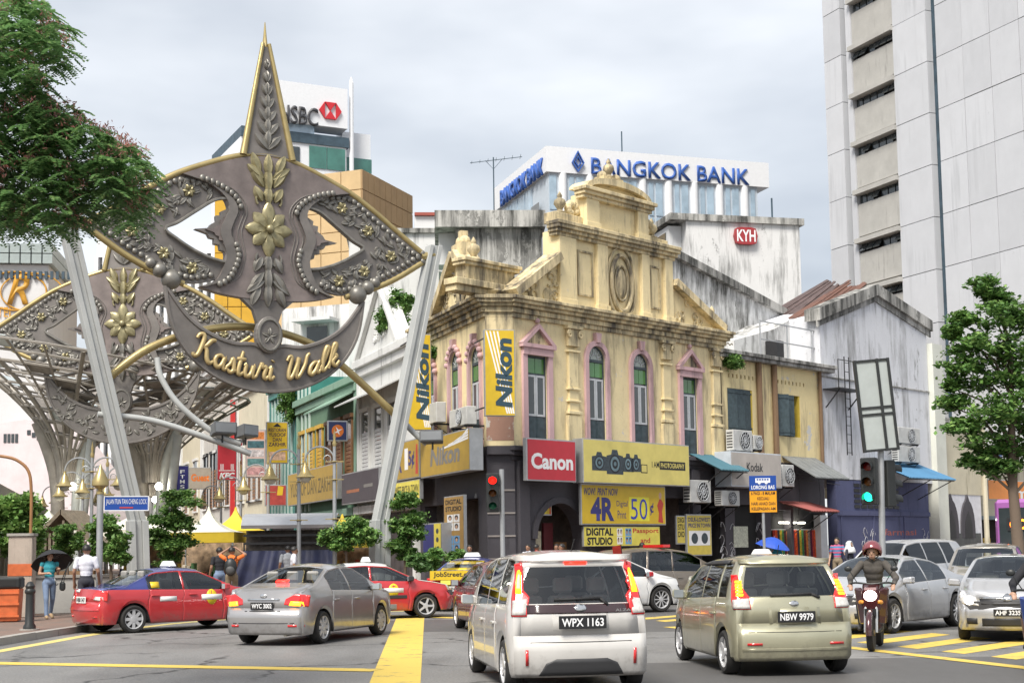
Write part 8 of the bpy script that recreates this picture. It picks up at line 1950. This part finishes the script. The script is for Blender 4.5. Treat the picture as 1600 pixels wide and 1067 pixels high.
def umbrella(label, loc, rot, r, col, nm):
    t = thing('umbrella', label, 'umbrella', loc); t.rotation_euler = rot; q = MB(); n = 8; vs = [(0, 0, .34)]; K = 5
    for k in range(1, K+1):
        for i in range(n*3):
            a = 2*math.pi*i/(n*3); u = k/K; sag = 1-.06*u*(1-abs(((i % 3)-0)/1.5-1)) if i % 3 else 1; vs.append((r*u*sag*math.cos(a), r*u*sag*math.sin(a), .34*(1-u**1.8)))
    m_ = n*3; fs = [(0, 1+i, 1+(i+1) % m_) for i in range(m_)] + [(1+(k-1)*m_+i, 1+k*m_+i, 1+k*m_+(i+1) % m_, 1+(k-1)*m_+(i+1) % m_) for k in range(1, K) for i in range(m_)]
    o = q.add(vs, fs).build('canopy', M(nm, col, .55, var=.15), t); md = o.modifiers.new('s', 'SOLIDIFY'); md.thickness = .004
    MB().tube([(0, 0, .4), (0, 0, -.5)], .008, 6).build('shaft', ALU, t); MB().tube(catmull([(0, 0, -.5), (0, 0, -.58), (.03, 0, -.62), (.06, 0, -.58)], 4), .012, 6).build('handle', TLK, t)
    for i in range(n): a = 2*math.pi*i/n; MB().tube([(0, 0, .1), (r*.5*math.cos(a), r*.5*math.sin(a), .235)], .003, 4).build('rib', ALU, t)
    return t
def ground(px, Y): p = at(px, 880, Y); return (p.x, p.y, .13)
JEAN = cloth('denim_blue', (.16, .22, .33)); DTR = cloth('trousers_dark', (.03, .03, .04)); WSH = cloth('shirt_white', (.66, .66, .72)); GSH = cloth('shirt_grey', (.4, .42, .45))
wl_ = gr(76, 966, .13); wl_ = Vector((wl_.x, wl_.y, .13))
wm = person('woman in a teal top and jeans walking under a black umbrella', wl_, R(-150), stand(.2, arm_l=((-.24, -.1, 1.14), (-.2, .16, 1.24)), arm_r=((.25, -.02, 1.15), (.1, .17, 1.16))), SK[1], cloth('top_teal', (.04, .3, .36)), JEAN, .12, 'long', .96, M('shoe_tan', (.4, .28, .16), .6), True, vox=.011)
bg_ = thing('shoulder_bag', 'black shoulder bag hanging at the hip of the woman in teal', 'bag', wl_+Vector((.36, -.1, 0)), R(-150)); MB().box(-.05, .05, -.15, .15, .68, .9).build('pouch', TLK, bg_, bevel=.04); MB().tube(catmull([(0, -.12, .88), (-.06, -.08, 1.1), (-.18, -.02, 1.38), (-.08, .07, 1.2), (0, .12, .88)], 6), .012, 6).build('strap', TLK, bg_)
umbrella('black umbrella tilted back over the woman in teal', wl_+Vector((.0, .22, 1.36)), (R(-28), R(-8), R(20)), .52, (.012, .012, .014), 'umbrella_black')
person('man in a white short-sleeved shirt walking away beside the street name pole', ground(135, 32), R(8), stand(.16), SK[0], WSH, DTR, .62, 'short', 1.04)
person('man in a grey shirt facing the stall tarpaulin, half behind his companion', ground(450, 44.5), R(20), stand(0), SK[0], GSH, DTR, .6, 'short', 1.02); person('man in a white shirt looking sideways before the tarpaulin', ground(459, 42.5), R(-75), stand(0), SK[0], WSH, DTR, .6, 'short', 1.0)
ORS = cloth('shirt_orange', (.75, .17, .03))
ph = ground(362, 39); person('photographer in an orange shirt with both arms raised', ph, R(4), stand(0, arm_l=((-.36, .1, 1.5), (-.12, .2, 1.66)), arm_r=((.36, .1, 1.5), (.12, .2, 1.66))), SK[0], ORS, cloth('trousers_khaki', (.22, .17, .11)), .6, 'short', 1.0)
bp = thing('backpack', 'black backpack worn by the photographer in orange', 'backpack', ph, R(4)); MB().ball((0, -.22, 1.17), .2, 14, 10, (.85, .62, 1.25)).build('pack', TLK, bp, smooth=60); MB().ball((0, -.32, 1.08), .12, 12, 8, (1, .5, 1)).build('pocket', M('pack_grey', (.06, .06, .06), .6), bp, smooth=60)
for s in (1, -1): MB().tube([(s*.1, -.16, 1.38), (s*.13, -.02, 1.47), (s*.14, .1, 1.36)], .02, 6).build('strap', TLK, bp)
cmr = thing('camera', 'small dark camera held up by the photographer in orange', 'camera', (ph[0], ph[1], ph[2]), R(4)); MB().box(-.07, .07, .24, .3, 1.67, 1.76).build('body', TLK, cmr, bevel=.01); MB().lathe([(.035, 0), (.03, .08), (0, .08)], (0, .3, 1.71), 12, 'y').build('lens', TLK, cmr)
person('person in black beside the orange photographer', ground(343, 41), R(30), stand(.1), SK[0], cloth('shirt_black', (.02, .02, .025)), JEAN, .6, 'short', 1.0)
for (px, Y, rz, sh, lb) in ((826, 47.5, 150, WSH, 'person in a pale shirt at the arched shop door'), (838, 48.5, -60, cloth('shirt_red', (.4, .04, .04)), 'person in a red shirt at the arched shop door'), (870, 49, 170, GSH, 'person in grey in front of the wooden door'), (879, 47.5, 100, cloth('shirt_brown', (.3, .15, .07)), 'person in a brown shirt in front of the wooden door'), (734, 46, 180, cloth('shirt_black', (.02, .02, .025)), 'person in black by the yellow pillar strip'), (1004, 47.5, 20, cloth('shirt_black', (.02, .02, .025)), 'person in black before the passport photo board')):
    person(lb, ground(px, Y), R(rz), stand(.08), SK[0], sh, DTR, .6, 'short', .99, vox=.016)
person('man in a pink and blue striped shirt standing by the railing', ground(1309, 50), R(150), stand(0, arm_l=((-.28, .05, 1.15), (-.42, .2, 1.0))), SK[1], cloth('shirt_striped', (.5, .1, .2), (.06, .2, .38)), cloth('trousers_khaki', (.22, .17, .11)), .62, 'short', 1.04)
person('woman in a white headscarf and dark dress by the railing', ground(1328, 48.5), R(-130), stand(.1), SK[1], cloth('dress_dark', (.04, .04, .06)), cloth('dress_dark', (.04, .04, .06)), 1.0, 'hijab', .95, female=True)
person('person in teal under a blue umbrella by the clothes rail', ground(1212, 51), R(160), stand(0, arm_r=((.26, .1, 1.2), (.12, .2, 1.35))), SK[0], cloth('top_teal', (.04, .3, .36)), DTR, .6, 'short', .96); ub = ground(1208, 50.6); umbrella('blue umbrella beside the clothes rail', (ub[0], ub[1], 1.62), (R(8), R(12), 0), .62, (.02, .08, .45), 'umbrella_blue')

# ================================================================== motorcycles and riders
MRN = paint('paint_bike_maroon', (.06, .012, .015), .3, .25)
def motorcycle(label, loc, rz, col):
    t = thing('motorcycle', label, 'motorcycle', loc, rz, 'motorcycles at the crossing'); r = .29
    for y in (.62, -.62):
        w_ = empty('wheel', t, (0, y, r)); q = MB(); q.lathe([(r-.07, -.045), (r-.02, -.05), (r, -.015), (r, .015), (r-.02, .05), (r-.07, .045)], (0, 0, 0), 28, 'x'); q.build('tyre', TYRE, w_, smooth=50)
        q = MB(); q.lathe([(r-.085, -.03), (r-.065, -.04), (r-.065, .04), (r-.085, .03)], (0, 0, 0), 24, 'x'); q.lathe([(0, -.06), (.05, -.06), (.05, .06), (0, .06)], (0, 0, 0), 12, 'x')
        for k in range(5): a = k*1.2566; q.tube([(0, .04*math.cos(a), .04*math.sin(a)), (0, (r-.07)*math.cos(a+.15), (r-.07)*math.sin(a+.15))], .014, 5)
        q.build('rim', M('rim_gold_dark', (.25, .19, .1), .4, .6), w_)
    for s in (-1, 1): MB().tube([(s*.085, .62, r), (s*.085, .42, .86)], .024, 8).build('fork', ALU, t)
    MB().tube([(0, .62+.31*math.cos(a), r+.32*math.sin(a)) for a in [i*.25-.1 for i in range(10)]], .05, 8).build('front_mudguard', col, t, smooth=60)
    q = MB(); q.hexa([(-.14, .5, .62), (.14, .5, .62), (.16, .25, .6), (-.16, .25, .6), (-.12, .52, .98), (.12, .52, .98), (.14, .3, 1.06), (-.14, .3, 1.06)]); q.build('headlamp_cowl', col, t, bevel=.03)
    MB().ball((0, .53, .86), .085, 14, 10, (1.2, .6, 1)).build('headlight', HL_LIT, t, smooth=60); 
    for s in (-1, 1): MB().ball((s*.15, .5, .76), .035, 8, 6, (1.3, .8, 1)).build('indicator', M('indicator_amber', (.5, .2, .02), .2, coat=1), t)
    q = MB(); q.prism([(.4, .6), (.32, .98), (.05, .74), (-.2, .72), (-.25, .5), (.0, .34), (.25, .32)], -.13, .13, 'x'); q.build('leg_shield', col, t, bevel=.03)
    [MB().hexa([(s*.1, .42, .42), (s*.2, .3, .4), (s*.22, .12, .42), (s*.12, .2, .4), (s*.13, .5, .95), (s*.27, .34, .98), (s*.27, .24, .98), (s*.14, .4, 1.0)]).build('side_cowl', col, t, bevel=.02) for s in (-1, 1)]; MB().box(-.12, .12, -.25, .2, .26, .5).build('engine', M('engine_grey', (.12, .12, .12), .5, .5), t, bevel=.04); q = MB(); q.prism([(.08, .72), (.02, .8), (-.35, .82), (-.75, .9), (-.8, .84), (-.3, .7)], -.14, .14, 'x'); q.build('seat', RUB, t, bevel=.04)
    q = MB(); q.prism([(-.2, .7), (-.78, .84), (-.85, .76), (-.35, .52)], -.12, .12, 'x'); q.build('tail_fairing', col, t, bevel=.03); MB().tube([(.14, .1, .28), (.16, -.3, .27), (.17, -.85, .36)], [.025, .03, .05], 10).build('exhaust', ALU, t); MB().box(-.09, .09, -.89, -.84, .74, .8).build('tail_lamp', TL_RED, t)
    MB().tube(catmull([(-.36, .2, 1.03), (-.25, .3, 1.06), (0, .36, 1.04), (.25, .3, 1.06), (.36, .2, 1.03)], 4), .016, 8).build('handlebar', TLK, t)
    for s in (-1, 1): MB().tube([(s*.22, .3, 1.06), (s*.33, .28, 1.24)], .007, 5).build('mirror_stem', TLK, t); MB().ball((s*.36, .27, 1.28), .06, 10, 8, (1, .4, .75)).build('mirror', TLK, t, smooth=60); MB().tube([(s*.14, -.1, .3), (s*.26, -.1, .3)], .015, 6).build('foot_peg', TLK, t)
    MB().box(-.09, .09, .585, .6, .55, .66).build('front_plate', PLATE_K, t); return t
def rider(label, loc, rz, shirt, trousers, helm, bare=False):
    J = dict(pel=(0, -.22, .92), che=(0, -.12, 1.2), nek=(0, -.06, 1.4), hed=(0, 0, 1.53)); J['hip'] = {s: (s*.1, -.2, .88) for s in (1, -1)}; J['kne'] = {s: (s*.21, .2, .74) for s in (1, -1)}; J['ank'] = {s: (s*.22, -.08, .37) for s in (1, -1)}; J['toe'] = {s: (s*.23, .1, .32) for s in (1, -1)}
    J['sho'] = {s: (s*.19, -.06, 1.35) for s in (1, -1)}; J['elb'] = {s: (s*.36, .02, 1.13) for s in (1, -1)}; J['han'] = {s: (s*.34, .17, 1.04) for s in (1, -1)}
    t = person(label, loc, rz, J, SK[1], shirt, trousers, 1.0, None, 1.0, helmet=True, vox=.011, group='riders at the crossing', long_trousers=not bare); h = Vector(J['hed'])
    vs = []; nu, nv = 24, 10
    for i in range(nv+1):
        for k in range(nu): a = 2*math.pi*k/nu; e = (2.15-.85*max(0, math.sin(a))**.7)*i/nv; vs.append(h+Vector((.135*math.sin(e)*math.cos(a), .15*math.sin(e)*math.sin(a)-.012, .035+.145*math.cos(e))))
    o = MB().add(vs, [(i*nu+k, i*nu+(k+1) % nu, (i+1)*nu+(k+1) % nu, (i+1)*nu+k) for i in range(nv) for k in range(nu)]).build('helmet', helm, t, smooth=70); md = o.modifiers.new('s', 'SOLIDIFY'); md.thickness = .025; md.offset = -1
    MB().tube([h+Vector((s*.1, .02, -.05)) if i != 1 else h+Vector((0, .05, -.12)) for i, s in enumerate((1, 0, -1))], .009, 5).build('chin_strap', TLK, t); return t
g1 = gr(1362, 1017); hd_ = R(-(180+20)); c = Vector((g1.x, g1.y, 0)) + Vector((math.sin(R(20)), math.cos(R(20)), 0))*.62
motorcycle('dark maroon motorcycle with its headlight on beside the gold hatchback', c, hd_, MRN)
rider('rider in a maroon helmet and dark jacket on the maroon motorcycle', c, hd_, cloth('jacket_dark', (.09, .08, .07)), DTR, paint('helmet_maroon', (.22, .05, .06), .2, .2))
g2 = gr(1630, 1056); c = Vector((g2.x, g2.y, 0)) + Vector((math.sin(R(24)), math.cos(R(24)), 0))*.62
motorcycle('blue and white motorcycle in front of the silver sedan with headlights on', c, R(-(180+24)), paint('paint_bike_blue', (.05, .09, .3), .2, .3)); rider('bare-legged rider on the blue and white motorcycle', c, R(-(180+24)), cloth('shirt_black', (.02, .02, .025)), cloth('shorts_dark', (.05, .05, .06)), paint('helmet_dark', (.03, .03, .035), .2, .2), True)

for (px, Y, rz, sh, lb) in ((300, 52, 150, cloth('shirt_red', (.4, .04, .04)), 'shopper in red among the market stalls'), (392, 53, -40, cloth('top_teal', (.04, .3, .36)), 'shopper in teal beside the grey roofed stall'), (235, 55, 20, WSH, 'shopper in white behind the gate leg'), (318, 57, 170, cloth('shirt_brown', (.3, .15, .07)), 'shopper in brown beneath the white peaked tent'), (585, 52, 60, GSH, 'shopper in grey beside the gate leg and green shophouse')):
    person(lb, ground(px, Y), R(rz), stand(.1), SK[0], sh, DTR, .6, 'short', 1., vox=.02)
